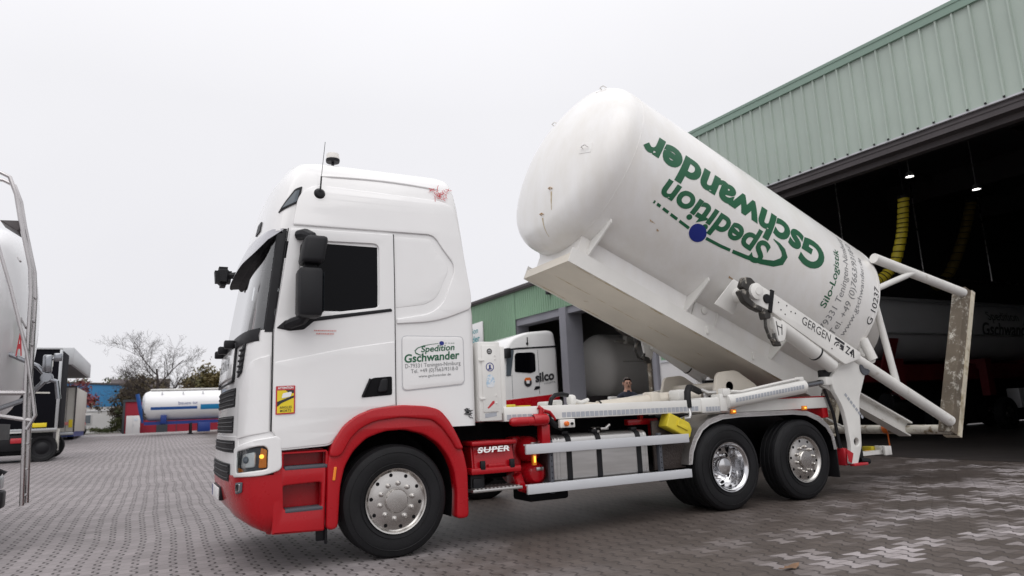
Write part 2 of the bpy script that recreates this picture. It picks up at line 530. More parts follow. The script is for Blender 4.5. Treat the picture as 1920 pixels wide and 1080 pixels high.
# ------------------------------------------------------------------ ground
def paving_material():
    m = bpy.data.materials.new('interlocking_concrete_paving')
    m.use_nodes = True
    nt = m.node_tree
    p = nt.nodes['Principled BSDF']
    N, K = nt.nodes, nt.links
    def math_(op, a, b=None, c=None):
        n = N.new('ShaderNodeMath'); n.operation = op
        for i, x in enumerate((a, b, c)):
            if x is None: continue
            if isinstance(x, (int, float)): n.inputs[i].default_value = x
            else: K.new(x, n.inputs[i])
        return n.outputs[0]
    def noise(scale, detail=4, rough=0.55, vec=None):
        n = N.new('ShaderNodeTexNoise')
        n.inputs['Scale'].default_value = scale
        n.inputs['Detail'].default_value = detail
        n.inputs['Roughness'].default_value = rough
        if vec is not None: K.new(vec, n.inputs['Vector'])
        return n.outputs['Fac']
    def ramp(v, a, b, c0=0.0, c1=1.0, smooth=True):
        n = N.new('ShaderNodeMapRange')
        n.interpolation_type = 'SMOOTHSTEP' if smooth else 'LINEAR'
        K.new(v, n.inputs[0])
        for i, x in zip((1, 2, 3, 4), (a, b, c0, c1)): n.inputs[i].default_value = x
        return n.outputs[0]
    geo = N.new('ShaderNodeNewGeometry')
    sep = N.new('ShaderNodeSeparateXYZ'); K.new(geo.outputs['Position'], sep.inputs[0])
    pos = geo.outputs['Position']
    x, y = sep.outputs[0], sep.outputs[1]
    # the courses wander a little
    wob = math_('MULTIPLY', math_('SUBTRACT', noise(0.45, 2, 0.5, pos), 0.5), 0.19)
    wob2 = math_('MULTIPLY', math_('SUBTRACT', noise(0.5, 1, 0.5, math_vec(N, K, pos, (13.1, 4.2, 0))), 0.5), 0.20)
    xx = math_('ADD', x, wob)
    yy = math_('ADD', y, wob2)
    v = math_('DIVIDE', yy, 0.205)                     # cross joints; waisted double-T stones
    tri = math_('PINGPONG', v, 0.5)                      # 0 at the cross joints of even columns
    zig = math_('MULTIPLY', math_('SUBTRACT', ramp(tri, 0.14, 0.36), 0.5), -0.30)
    u0 = math_('DIVIDE', xx, 0.168)
    ks = math_('FLOOR', math_('ADD', u0, 0.5))
    ksp = math_('FLOORED_MODULO', ks, 2.0)
    off = math_('MULTIPLY', zig, math_('SUBTRACT', math_('MULTIPLY', ksp, 2.0), 1.0))
    d_ = math_('SUBTRACT', u0, math_('ADD', ks, off))
    iu = math_('SUBTRACT', ks, math_('LESS_THAN', d_, 0.0))
    par = math_('MULTIPLY', math_('FLOORED_MODULO', iu, 2.0), 0.5)
    fv = math_('FRACT', math_('ADD', v, par))
    iv = math_('FLOOR', math_('ADD', v, par))
    du = math_('ABSOLUTE', d_)
    dv = math_('SUBTRACT', 0.5, math_('ABSOLUTE', math_('SUBTRACT', fv, 0.5)))
    ju = ramp(du, 0.040, 0.098, 1.0, 0.0)
    jv = ramp(dv, 0.020, 0.048, 1.0, 0.0)
    gaps = ramp(noise(9.0, 3, 0.6, pos), 0.32, 0.56, 0.55, 1.0)
    jv = math_('MULTIPLY', jv, 0.42)
    joint = math_('MULTIPLY', math_('MAXIMUM', ju, jv), gaps)
    # one tone per stone
    cid = N.new('ShaderNodeCombineXYZ'); K.new(iu, cid.inputs[0]); K.new(iv, cid.inputs[1])
    wn_ = N.new('ShaderNodeTexWhiteNoise'); wn_.noise_dimensions = '3D'; K.new(cid.outputs[0], wn_.inputs[0])
    stone = ramp(wn_.outputs['Value'], 0, 1, 0.88, 1.10, False)
    grain = math_('MULTIPLY', ramp(noise(55, 5, 0.7, pos), 0.25, 0.75, 0.84, 1.14, False), ramp(noise(3.0, 6, 0.7, pos), 0.25, 0.75, 0.84, 1.14, False))
    cloud = ramp(noise(0.35, 5, 0.55, pos), 0.3, 0.7, 0.90, 1.08)
    # oily dirt and tyre grime near the truck and the hall door, with scrubbed patches of clean stone
    near = math_('SUBTRACT', math_('MULTIPLY', x, 0.62), 0.10)
    dirtn = noise(0.55, 5, 0.6, pos)
    dirt = ramp(math_('ADD', near, math_('MULTIPLY', math_('SUBTRACT', dirtn, 0.5), 3.2)), -0.35, 0.85)
    cc = N.new('ShaderNodeCombineXYZ')
    K.new(math_('MULTIPLY', math_('ADD', iu, 0.5), 0.168), cc.inputs[0]); K.new(math_('MULTIPLY', math_('SUBTRACT', math_('ADD', iv, 0.5), par), 0.205), cc.inputs[1])
    tr = N.new('ShaderNodeMapping'); K.new(cc.outputs[0], tr.inputs[0])
    tr.inputs['Rotation'].default_value = (0, 0, R(-24)); tr.inputs['Scale'].default_value = (0.42, 1.35, 1)
    streak = noise(0.9, 5, 0.62, tr.outputs[0])
    clean = ramp(math_('ADD', streak, math_('MULTIPLY', math_('SUBTRACT', wn_.outputs['Value'], 0.5), 0.16)), 0.47, 0.65)
    region = ramp(math_('ADD', math_('MULTIPLY', y, -0.30), math_('MULTIPLY', x, 0.14)), 0.45, 1.3)
    clean = math_('MULTIPLY', clean, region)
    grimy = math_('MULTIPLY', dirt, math_('SUBTRACT', 1.0, math_('MULTIPLY', clean, 0.92)))
    base = N.new('ShaderNodeMix'); base.data_type = 'RGBA'
    base.inputs[6].default_value = (0.256, 0.232, 0.234, 1)
    base.inputs[7].default_value = (0.094, 0.077, 0.068, 1)
    K.new(grimy, base.inputs[0])
    tone = math_('MULTIPLY', math_('MULTIPLY', math_('MULTIPLY', stone, grain), cloud), math_('ADD', 1.0, math_('MULTIPLY', math_('MULTIPLY', clean, dirt), 0.32)))
    sc = N.new('ShaderNodeVectorMath'); sc.operation = 'SCALE'
    K.new(base.outputs[2], sc.inputs[0]); K.new(tone, sc.inputs['Scale'])
    jm = N.new('ShaderNodeMix'); jm.data_type = 'RGBA'
    jm.inputs[7].default_value = (0.030, 0.025, 0.024, 1)
    jfade = math_('MULTIPLY', joint, math_('SUBTRACT', 0.94, math_('MULTIPLY', grimy, 0.22)))
    K.new(jfade, jm.inputs[0]); K.new(sc.outputs[0], jm.inputs[6])
    K.new(jm.outputs[2], p.inputs['Base Color'])
    rg = math_('SUBTRACT', 0.78, math_('MULTIPLY', grimy, 0.26))
    K.new(rg, p.inputs['Roughness'])
    p.inputs['Specular IOR Level'].default_value = 0.35
    h = math_('SUBTRACT', math_('MULTIPLY', grain, 0.12), joint)
    bp = N.new('ShaderNodeBump'); bp.inputs['Strength'].default_value = 0.55; bp.inputs['Distance'].default_value = 0.006
    K.new(h, bp.inputs['Height']); K.new(bp.outputs[0], p.inputs['Normal'])
    return m

def math_vec(N, K, v, off):
    n = N.new('ShaderNodeVectorMath'); n.operation = 'ADD'
    K.new(v, n.inputs[0]); n.inputs[1].default_value = off
    return n.outputs[0]

gm = MB()
ys = [-60, -20, -5, 0, 2, 2.3, 2.6, 2.9, 3.2, 4, 8, 20, 40, 57.5]
def gz(y):
    return g(y)
xs = [-90, -30, 0, 30, 90]
vs = [(x, y, gz(y)) for y in ys for x in xs]
fs = [(j * 5 + i, j * 5 + i + 1, (j + 1) * 5 + i + 1, (j + 1) * 5 + i) for j in range(len(ys) - 1) for i in range(4)]
gm.add(vs, fs)
tag(gm.build('paved_yard', paving_material()), kind='structure')
M['asphalt'] = mat('grey_asphalt', (0.14, 0.135, 0.135), 0.85, var=0.2, scale=2, bump=0.3)
M['verge'] = mat('grass_verge', (0.06, 0.065, 0.03), 0.95, var=0.3, scale=3, bump=0.6)
rd = MB(); rd.add([(-400, 57.5, g(57.5) + 0.002), (400, 57.5, g(57.5) + 0.002), (400, 900, g(57.5) + 6), (-400, 900, g(57.5) + 6)], [(0, 1, 2, 3)])
tag(rd.build('ground', M['verge']), kind='structure')
# smooth dark floor inside the near hall, laid on the yard
fl = MB()
fy = [-9, 2.6, 9.0]
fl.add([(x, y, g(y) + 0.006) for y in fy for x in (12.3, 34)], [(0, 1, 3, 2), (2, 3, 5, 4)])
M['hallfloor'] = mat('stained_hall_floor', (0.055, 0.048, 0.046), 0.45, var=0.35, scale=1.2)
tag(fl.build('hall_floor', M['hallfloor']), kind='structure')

# ------------------------------------------------------------------ the tipper lorry
# its near flank is the plane y = 0, front axle at x = 0, it faces -x, 2.5 m wide
YC, HB = 1.25, 1.25
XF = [(0.30, -1.39), (0.45, -1.465), (0.74, -1.485), (1.0, -1.485), (1.7, -1.465), (2.13, -1.425), (2.5, -1.37), (2.9, -1.305),
      (3.1, -1.275), (3.37, -1.22), (3.7, -1.125), (3.88, -1.01), (3.95, -0.85), (3.99, -0.6)]
XS = [(0.30, -1.14), (1.0, -1.17), (2.15, -1.17), (3.13, -1.05), (3.6, -0.95), (3.88, -0.80), (3.99, -0.45)]
XR = [(1.0, 0.88), (2.36, 0.885), (3.8, 0.73), (3.88, 0.70), (3.99, 0.50)]
INS = [(2.6, 0.0), (3.2, 0.018), (3.55, 0.05), (3.70, 0.085), (3.80, 0.125), (3.88, 0.185), (3.93, 0.26), (3.96, 0.36), (3.985, 0.55)]
NE = 3.1
def xf(z): return lerp_table(XF, z)
def xs_(z): return lerp_table(XS, z)
def xr(z): return lerp_table(XR, z)
def yside(z): return lerp_table(INS, z)
def corner_pts(z, n=22):
    """near half of the front outline: from side start to the middle"""
    b = HB - yside(z); a = xs_(z) - xf(z)
    out = []
    for k in range(n + 1):
        t = math.pi / 2 * (1 - k / n)
        v = b * math.sin(t) ** (2 / NE)
        x = xf(z) + a * (1 - math.cos(t) ** (2 / NE)) if t > 1e-9 else xf(z)
        out.append(Vector((x, YC - v)))
    return out
def front_pt(w, z, out=0.0, far=False):
    """point on the cab skin: w = arc length behind (+) or in front of (-) the side/front junction; out = proud of the skin"""
    if w >= 0:
        p = Vector((xs_(z) + w, yside(z))); nrm = Vector((0, -1))
    else:
        pts = corner_pts(z, 40)
        d = -w
        p = None
        for a, b in zip(pts, pts[1:]):
            L = (b - a).length
            if d <= L:
                p = a + (b - a) * (d / L); t = (b - a).normalized(); break
            d -= L
        if p is None: p = pts[-1]; t = (pts[-1] - pts[-2]).normalized()
        nrm = Vector((t.y, -t.x))
        if nrm.x > 0: nrm = -nrm
        if w > -1e-6: nrm = Vector((0, -1))
    q = p + nrm * out
    yy = q.y if not far else 2 * YC - q.y
    return Vector((q.x, yy, z))
def xfront(y, z):
    b = HB - yside(z); v = min(abs(y - YC) / b, 0.999)
    a = xs_(z) - xf(z)
    return xf(z) + a * (1 - (1 - v ** NE) ** (1 / NE))

truck = thing('silo_truck', 'white and red three axle lorry with tilted lift frame carrying the raised silo', 'truck', (2.5, YC, 0))
def side_fn(proud=0.0, yoff=None):
    return lambda c: Vector((c.x, (yside(c.y) if yoff is None else yoff) - proud - c.z, c.y))
def far_fn(proud=0.0):
    return lambda c: Vector((c.x, 2 * YC - yside(c.y) + proud + c.z, c.y))
def front_fn(proud=0.0):
    return lambda c: Vector((xfront(c.x, c.y) - proud - c.z, c.x, c.y))
def wrap_fn(proud=0.0, far=False):
    return lambda c: front_pt(c.x, c.y, proud + c.z, far)
def side_plate(loops, thick, bev=0.0, proud=0.0, sy=0.2, yoff=None, mb=None, mi=0):
    mb = mb or MB()
    return mb.addbm(plate_bm(loops, thick, bev, None, sy), mi, side_fn(proud, yoff))

# --- cab body: loft of plan outlines, windscreen opening left open
ZL = [1.20, 1.35, 1.55, 1.80, 2.06, 2.16, 2.35, 2.6, 2.85, 3.02, 3.12, 3.25, 3.4, 3.55, 3.64, 3.70, 3.75, 3.80, 3.84, 3.88, 3.91, 3.93, 3.95, 3.96, 3.975, 3.985]
def outline(z):
    c = corner_pts(z)                      # near side -> middle
    near = list(reversed(c))               # middle -> near side start
    far = [Vector((p.x, 2 * YC - p.y)) for p in c]
    x1 = xr(z); ys0 = yside(z)
    rc = min(0.09, (x1 - xs_(z)) / 3)
    pts = near[1:] + [Vector((xs_(z) + (x1 - rc - xs_(z)) * k / 6, ys0)) for k in range(1, 7)]
    for k in range(1, 5):
        t = k / 4 * math.pi / 2
        pts.append(Vector((x1 - rc + rc * math.sin(t), ys0 + rc - rc * math.cos(t))))
    rear = [Vector((x1, ys0 + rc + (HB - ys0 - rc) * k / 3)) for k in range(1, 4)]
    half = pts + rear                      # near-side half without the middle front point
    full = [near[0]] + half + [Vector((p.x, 2 * YC - p.y)) for p in reversed(half[:-1])]
    return full, len(near)
cab = MB()
rings = []
for z in ZL:
    o, nn = outline(z)
    rings.append([Vector((p.x, p.y, z)) for p in o])
npt = len(rings[0])
base = len(cab.v)
cab.v += [tuple(p) for rg in rings for p in rg]
for i in range(len(ZL) - 1):
    zm = (ZL[i] + ZL[i + 1]) / 2
    for k in range(npt):
        l = (k + 1) % npt
        a, b = rings[i][k], rings[i][l]
        mid = (a + b) / 2
        fr = mid.x < xs_(zm) - 0.018
        # windscreen band, and the side window openings
        if 2.16 <= zm <= 3.12 and fr: continue
        if 2.35 <= zm <= 3.02 and -0.95 < mid.x < -0.18 and (mid.y < 0.3 or mid.y > 2.2): continue
        cab.f.append((i * npt + k, i * npt + l, (i + 1) * npt + l, (i + 1) * npt + k)); cab.mi.append(0)
cab.f.append(tuple((len(ZL) - 1) * npt + k for k in range(npt))); cab.mi.append(0)
cab_o = cab.build('cab_body', M['white'], truck, sharp=40)

# upper fairing panel with its C-shaped sweep behind the door
fair = side_plate([rounded([(-1.00, 3.185), (0.44, 3.20), (0.53, 3.06), (0.655, 2.90), (0.655, 2.80), (0.52, 2.46), (0.38, 2.355), (0.02, 2.29), (0.02, 2.24), (0.45, 2.27), (0.84, 2.42), (0.845, 2.55), (0.70, 3.52), (0.55, 3.60), (-0.80, 3.63), (-0.95, 3.50)],
                          [0.02, 0.1, 0.06, 0.05, 0.06, 0.12, 0.1, 0.01, 0.01, 0.2, 0.05, 0.1, 0.1, 0.1, 0.1, 0.1])], 0.02, 0.009, 0.008, 0.06)
fair.build('side_fairing', M['white'], truck)
sw = side_plate([rounded([(-0.002, 3.145), (0.41, 3.155), (0.46, 3.03), (0.59, 2.89), (0.59, 2.81), (0.46, 2.53), (0.34, 2.45), (0.0, 2.40)], [0, .06, .05, .05, .05, .1, .1, 0])], 0.012, 0.005, -0.003, 0.1)
sw.build('side_panel', M['white'], truck)
# roof side ridge
rb = MB(); rb.tube([front_pt(0.15 + 1.28 * k / 12, 3.74 + 0.03 * math.sin(math.pi * k / 12), 0.0) for k in range(13)], [0.004] + [0.016] * 11 + [0.004], 8)
rb.build('roof_ridge', M['white'], truck)

def door(far):
    fn = far_fn if far else side_fn
    win = rounded([(-0.955, 2.29), (-0.165, 2.40), (-0.155, 3.055), (-0.93, 3.035)], [0.06, 0.05, 0.07, 0.09])
    out = rounded([(-1.16, 1.24), (-1.13, 1.20), (-1.09, 1.065), (-0.63, 1.085), (-0.50, 1.25), (-0.28, 1.385), (-0.006, 1.42), (-0.006, 3.165), (-1.02, 3.15), (-1.155, 2.17)],
                  [.02, .02, .03, .06, .08, .05, .01, .02, .04, .1])
    mb = MB(); mb.addbm(plate_bm([out, win], 0.030, 0.006, None, 0.12), 0, fn(0.008))
    d = mb.build('door', M['white'], truck)
    mb = MB(); mb.addbm(plate_bm([rounded([(-1.145, 1.235), (-1.08, 1.08), (-0.64, 1.10), (-0.51, 1.265), (-0.28, 1.40), (-0.012, 1.435), (-0.012, 2.06), (-0.5, 1.99), (-1.145, 1.86)], [.02, .02, .05, .08, .05, .01, .02, .1, .02])], 0.016, 0.007, None, 0.12), 0, fn(0.022))
    mb.build('lower_panel', M['white'], d)
    mb = MB(); mb.addbm(plate_bm([win], 0.006, 0, None, 0.2), 0, fn(-0.004))
    mb.build('side_window', M['glassdark'] if not far else M['glass'], d)
    # black window ledge that dips towards the mirror
    mb = MB(); mb.addbm(plate_bm([rounded([(-1.14, 2.175), (-1.06, 2.25), (-0.95, 2.262), (-0.04, 2.392), (-0.03, 2.362), (-0.80, 2.245), (-0.89, 2.165), (-1.02, 2.15)], 0.015)], 0.03, 0.006), 0, fn(0.018))
    mb.build('window_ledge', M['black'], d)
    mb = MB(); mb.tube([Vector((x, (0 if not far else 2.5) + (-0.014 if not far else 0.014), z)) for x, z in [(-1.168, 1.24), (-1.168, 2.16), (-1.045, 3.14)]], 0.006, 6)
    mb.build('door_seal', M['black'], d); mb = MB()
    mb.tube([Vector((0.0, (0 if not far else 2.5) + (-0.010 if not far else 0.010) + (yside(z) if not far else -yside(z)), z)) for z in (1.43, 2.0, 2.6, 3.0, 3.17)], 0.005, 6)
    mb.build('door_seal', M['black'], d)
    hr = rounded([(-0.355, 1.515), (-0.045, 1.535), (-0.045, 1.715), (-0.27, 1.70)], [.03, .02, .02, .06])
    mb = MB(); mb.addbm(plate_bm([hr], 0.012, 0.004), 0, fn(0.032))
    h = mb.build('door_handle', M['dark'], d)
    mb = MB(); mb.addbm(plate_bm([rounded([(-0.20, 1.56), (-0.10, 1.565), (-0.09, 1.695), (-0.16, 1.69)], 0.03)], 0.03, 0.01), 0, fn(0.045))
    mb.addbm(plate_bm([stroke([(-0.34, 1.522), (-0.265, 1.695)], 0.016)], 0.02, 0.004), 0, fn(0.040))
    mb.build('grip', M['black'], d)
    return d
door_n = door(False)
door_f = door(True)

# locker flap behind the door with the haulier's lettering
mb = side_plate([rounded([(0.075, 1.575), (0.735, 1.63), (0.735, 2.115), (0.075, 2.115)], 0.05)], 0.010, 0.004, 0.004)
flap = mb.build('locker_flap', M['white'], truck)
mb = MB(); lp = rounded([(0.068, 1.568), (0.742, 1.622), (0.742, 2.122), (0.068, 2.122)], 0.055)
mb.tube([Vector((x, -0.003, z)) for x, z in lp], 0.0022, 6, closed=True)
mb.build('seal', M['guard'], flap)
def side_text(name, body, x, z, w, h, ang, material, parent, bold=0.0, shear=0.0, y=-0.012, space=1.0):
    c, s_ = math.cos(ang), math.sin(ang)
    mb = MB(); mb.addbm(text_bm(body, w, h, bold, shear, space=space), 0, lambda p: Vector((x + p.x * c - p.y * s_, y, z + p.x * s_ + p.y * c)))
    return mb.build(name, material, parent)
side_text('lettering', 'Spedition', 0.27, 1.955, 0.37, 0.062, R(4), M['green_ink'], flap, 0.018, 0.2)
side_text('lettering', 'Gschwander', 0.095, 1.850, 0.60, 0.082, R(4), M['green_ink'], flap, 0.024, 0.12)
side_text('lettering', 'D-79331 Teningen-Nimburg', 0.10, 1.795, 0.60, 0.040, R(3), M['grey_ink'], flap)
side_text('lettering', 'Tel. +49 (0)7663/9318-0', 0.16, 1.745, 0.51, 0.038, R(3), M['grey_ink'], flap)
side_text('lettering', 'www.gschwander.de', 0.24, 1.700, 0.35, 0.026, R(3), M['grey_ink'], flap)
mb = MB()
arc = [(0.30, 1.925), (0.255, 1.928), (0.215, 1.945), (0.205, 1.970), (0.235, 1.998), (0.30, 2.022), (0.38, 2.036), (0.46, 2.046)]
mb.addbm(plate_bm([stroke(arc, [0.004, 0.010, 0.013, 0.012, 0.009, 0.007, 0.005, 0.005])], 0), 0, side_fn(0.0, -0.012))
for x in (0.545, 0.58, 0.608, 0.63):
    mb.addbm(plate_bm([stroke([(x - 0.012, 2.050), (x + 0.006, 2.050)], 0.005)], 0), 0, side_fn(0.0, -0.012))
mb.build('emblem_sweep', M['green_ink'], flap)
mb = MB(); mb.addbm(plate_bm([circle2(0.495, 2.048, 0.026, 20, 0.022)], 0), 0, side_fn(0.0, -0.013)); mb.build('emblem_dot', M['blue_ink'], flap)

# small scribbles and marks
def scribble(name, cx, cz, w, h, n, wd, material, parent, y, seed):
    rnd = random.Random(seed); mb = MB()
    for _ in range(n):
        a = Vector((cx + rnd.uniform(-w, w), cz + rnd.uniform(-h, h)))
        pts = [a]; ang = rnd.uniform(0, 6.28)
        for k in range(4):
            ang += rnd.uniform(-0.9, 0.9)
            pts.append(pts[-1] + Vector((math.cos(ang), math.sin(ang))) * 0.016)
        mb.addbm(plate_bm([stroke(pts, wd)], 0), 0, lambda c: Vector((c.x, yside(c.y) + y, c.y)))
    return mb.build(name, material, parent)
scribble('signature', 0.56, 3.70, 0.085, 0.06, 26, 0.006, M['red_ink'], truck, -0.022, 3)
scribble('emblem', 0.76, 1.335, 0.036, 0.036, 11, 0.008, M['black_ink'], truck, -0.008, 5)
mb = MB()
for r_, (x0, x1) in enumerate([(-0.80, -0.60), (-0.78, -0.62)]):
    x = x0
    while x < x1:
        ww = random.uniform(0.008, 0.022)
        mb.addbm(plate_bm([stroke([(x, 2.155 - r_ * 0.03), (x + ww, 2.157 - r_ * 0.03)], 0.011)], 0), 0, side_fn(0, -0.036)); x += ww + 0.006
mb.build('lettering', M['pink_ink'], door_n)

# warning sticker on the door
mb = MB(); mb.addbm(plate_bm([rounded([(-1.135, 1.385), (-0.965, 1.39), (-0.965, 1.645), (-1.135, 1.64)], 0.008)], 0), 0, side_fn(0, -0.0385))
st = mb.build('warning_sticker', M['red_ink'], door_n)
mb = MB(); mb.addbm(plate_bm([[(-1.123, 1.397), (-0.977, 1.402), (-0.977, 1.605), (-1.123, 1.60)]], 0), 0, side_fn(0, -0.0400)); mb.build('sticker_field', M['yellow_ink'], st)
mb = MB()
mb.addbm(plate_bm([[(-1.05, 1.602), (-0.977, 1.605), (-0.977, 1.575), (-1.02, 1.578)]], 0), 0, side_fn(0, -0.0415))
mb.addbm(plate_bm([[(-1.123, 1.50), (-0.977, 1.555), (-0.977, 1.535), (-1.085, 1.487), (-1.123, 1.455)]], 0), 0, side_fn(0, -0.0415))
mb.build('warning_shapes', M['black_ink'], st)
mb = MB(); mb.addbm(plate_bm([rounded([(-1.085, 1.53), (-1.005, 1.545), (-0.995, 1.59), (-1.075, 1.575)], 0.012)], 0), 0, side_fn(0, -0.043))
mb.addbm(text_bm('ATTENTION', 0.135, 0.020, 0.03), 0, lambda p: Vector((-1.118 + p.x, -0.043, 1.613 + p.y + 0.03 * p.x)))
mb.build('lorry_pictogram', M['white_ink'], st)
mb = MB(); mb.addbm(text_bm('ANGLES', 0.105, 0.022, 0.01, space=1.1), 0, lambda p: Vector((-1.10 + p.x, -0.043, 1.437 + p.y + 0.03 * p.x)))
mb.addbm(text_bm('MORTS', 0.095, 0.022, 0.01, space=1.1), 0, lambda p: Vector((-1.095 + p.x, -0.043, 1.407 + p.y + 0.03 * p.x)))
mb.build('lettering', M['black_ink'], st)
# handwritten name sweeping up the corner panel
mb = MB(); mb.addbm(text_bm('Bernhard', 0.30, 0.075, -0.006, 0.55, 0.05), 0, lambda p: front_pt(-0.31 + p.x * 0.82 - p.y * 0.35, 1.52 + p.x * 0.62 + p.y * 0.85, 0.003))
mb.build('script_lettering', M['grey_ink'], truck)

# --- windscreen, pillars, visor
ws = MB(); zs = [2.14 + 1.0 * k / 12 for k in range(13)]
wl = []
for z in zs:
    L = sum(((b - a).length for a, b in zip(corner_pts(z, 40), corner_pts(z, 40)[1:])))
    row = [front_pt(-0.02 - (L - 0.02) * k / 20, z, -0.012) for k in range(21)]
    row += [Vector((p.x, 2 * YC - p.y, p.z)) for p in reversed(row[:-1])]
    wl.append(row)
ws.v = [tuple(p) for r_ in wl for p in r_]; nw = len(wl[0])
ws.f = [(i * nw + k, i * nw + k + 1, (i + 1) * nw + k + 1, (i + 1) * nw + k) for i in range(12) for k in range(nw - 1)]; ws.mi = [0] * len(ws.f)
ws_o = ws.build('windscreen', M['glass_ws'], truck)
for far in (False, True):
    mb = MB()
    vs = []
    for z in zs:
        k = (z - 2.14) / 1.0
        for w in (-0.005, -0.03, -0.065 - 0.015 * k, -0.085 - 0.02 * k):
            vs.append(front_pt(w, z, 0.004 if w > -0.08 else -0.010, far))
    mb.add(vs, [(i * 4 + j, i * 4 + j + 1, (i + 1) * 4 + j + 1, (i + 1) * 4 + j) for i in range(12) for j in range(3)])
    mb.build('pillar_band', M['black'], ws_o)
mb = MB(); vs = []
for k in range(33):
    y = 0.02 + 2.46 * k / 32
    c = abs(y - YC) / 1.23
    for z, o in ((2.03, 0.012), (2.08, 0.02), (2.15, 0.008)):
        zz = z + 0.03 * c * c
        vs.append(Vector((xfront(y, zz) - o, y, zz)))
mb.add(vs, [(k * 3 + j, k * 3 + j + 1, (k + 1) * 3 + j + 1, (k + 1) * 3 + j) for k in range(32) for j in range(2)])
mb.build('cowl', M['black'], truck)
# wipers
for y0 in (0.65, 1.25, 1.75):
    mb = MB(); z0 = 2.10
    mb.tube([Vector((xfront(y0, z0) - 0.06, y0, z0)), Vector((xfront(y0 + 0.2, 2.14) - 0.075, y0 + 0.2, 2.14)), Vector((xfront(y0 + 0.55, 2.17) - 0.05, min(y0 + 0.55, 2.35), 2.17))], 0.018, 8)
    mb.box((xfront(y0, z0) - 0.11, y0 - 0.05, 2.05), (xfront(y0, z0) - 0.01, y0 + 0.05, 2.13), 0.015)
    mb.build('wiper', M['black'], truck)
# sun visor: pale hood over the glass with a dark underside
mb = MB(); vs = []
NV = 36
for k in range(NV + 1):
    t = k / NV
    y = 0.012 + 2.476 * t
    c = abs(y - YC) / 1.24
    zt = 3.14
    zb = 2.90 + 0.22 * c ** 9
    push = 0.085 * (1 - c ** 5) ** 0.8 if c < 1 else 0
    xt = xfront(y, zt); xb = xfront(y, zb)
    vs += [Vector((xt - 0.012, y, zt)), Vector((xt - 0.012 - push * 0.55, y, zt - 0.04)), Vector((xb - 0.01 - push, y, zb)), Vector((xb - 0.01 - push * 0.93, y, zb + 0.005)), Vector((xt - push * 0.35, y, zb + 0.012)), Vector((xt + 0.01, y, zb + 0.02))]
qf = [(k * 6 + j, k * 6 + (j + 1) % 6, (k + 1) * 6 + (j + 1) % 6, (k + 1) * 6 + j) for k in range(NV) for j in range(6)]
mb.add(vs, qf)
mb.mi = [0 if j < 2 else 1 for k in range(NV) for j in range(6)]
M['visor'] = mat('smoked_visor_plastic', (0.42, 0.42, 0.45), 0.25, coat=0.4)
vis = mb.build('sun_visor', [M['visor'], M['black']], truck, sharp=50)
# high marker window in the roof front
mb = MB(); mb.addbm(plate_bm([rounded([(-0.13, 3.30), (0.045, 3.42), (0.045, 3.60), (-0.02, 3.56)], 0.02)], 0.012, 0.003, 0.04, 0.06), 0, wrap_fn(0.006))
mk = mb.build('roof_lamp', M['black'], truck)
mb = MB(); mb.addbm(plate_bm([rounded([(-0.095, 3.345), (0.025, 3.43), (0.025, 3.555), (-0.015, 3.535)], 0.015)], 0.008, 0.002, 0.04, 0.06), 0, wrap_fn(0.013))
mb.build('lamp_lens', M['winglass'], mk)
mb = MB(); mb.addbm(plate_bm([rounded([(-0.80, 3.22), (-0.56, 3.22), (-0.60, 3.34), (-0.78, 3.34)], 0.02)], 0.012, 0.003, 0.04, 0.06), 0, wrap_fn(0.006))
mb.build('roof_lamp', M['black'], truck)

# --- cab interior
mb = MB(); mb.box((-1.22, 0.12, 1.9), (-0.85, 2.38, 2.22), 0.06); mb.build('dashboard', M['black'], truck)
mb = MB(); mb.box((0.45, 0.05, 1.5), (0.68, 2.45, 3.3)); mb.box((-1.1, 0.06, 1.3), (0.6, 2.44, 1.5)); mb.box((-1.0, 0.1, 3.22), (0.6, 2.4, 3.26))
mb.build('cab_lining', M['seat'], truck)
for y0 in (0.35, 1.65):
    mb = MB(); mb.box((-0.55, y0, 1.5), (-0.02, y0 + 0.5, 2.05), 0.05); mb.box((-0.08, y0, 1.95), (0.14, y0 + 0.5, 2.75), 0.07); mb.box((-0.04, y0 + 0.12, 2.72), (0.10, y0 + 0.38, 2.98), 0.05)
    mb.build('seat', M['seat'], truck)
mb = MB(); mb.tube([Vector((-0.80 + 0.08 * math.sin(a), 0.60 + 0.23 * math.cos(a), 2.30 + 0.21 * math.sin(a))) for a in [2 * math.pi * k / 28 for k in range(28)]], 0.017, 8, closed=True)
mb.tube([(-1.0, 0.6, 2.15), (-0.81, 0.6, 2.29)], 0.04, 8); mb.box((-0.83, 0.40, 2.28), (-0.79, 0.80, 2.33), 0.01)
mb.build('steering_wheel', M['black'], truck)
mb = MB(); mb.box((-0.93, 2.2, 2.3), (-0.90, 2.23, 3.1)); mb.tube([(-1.02, 0.12, 3.05), (-1.0, 0.1, 2.6), (-1.08, 0.1, 2.2)], 0.03, 8)
mb.build('pillar_trim', M['seat'], truck)

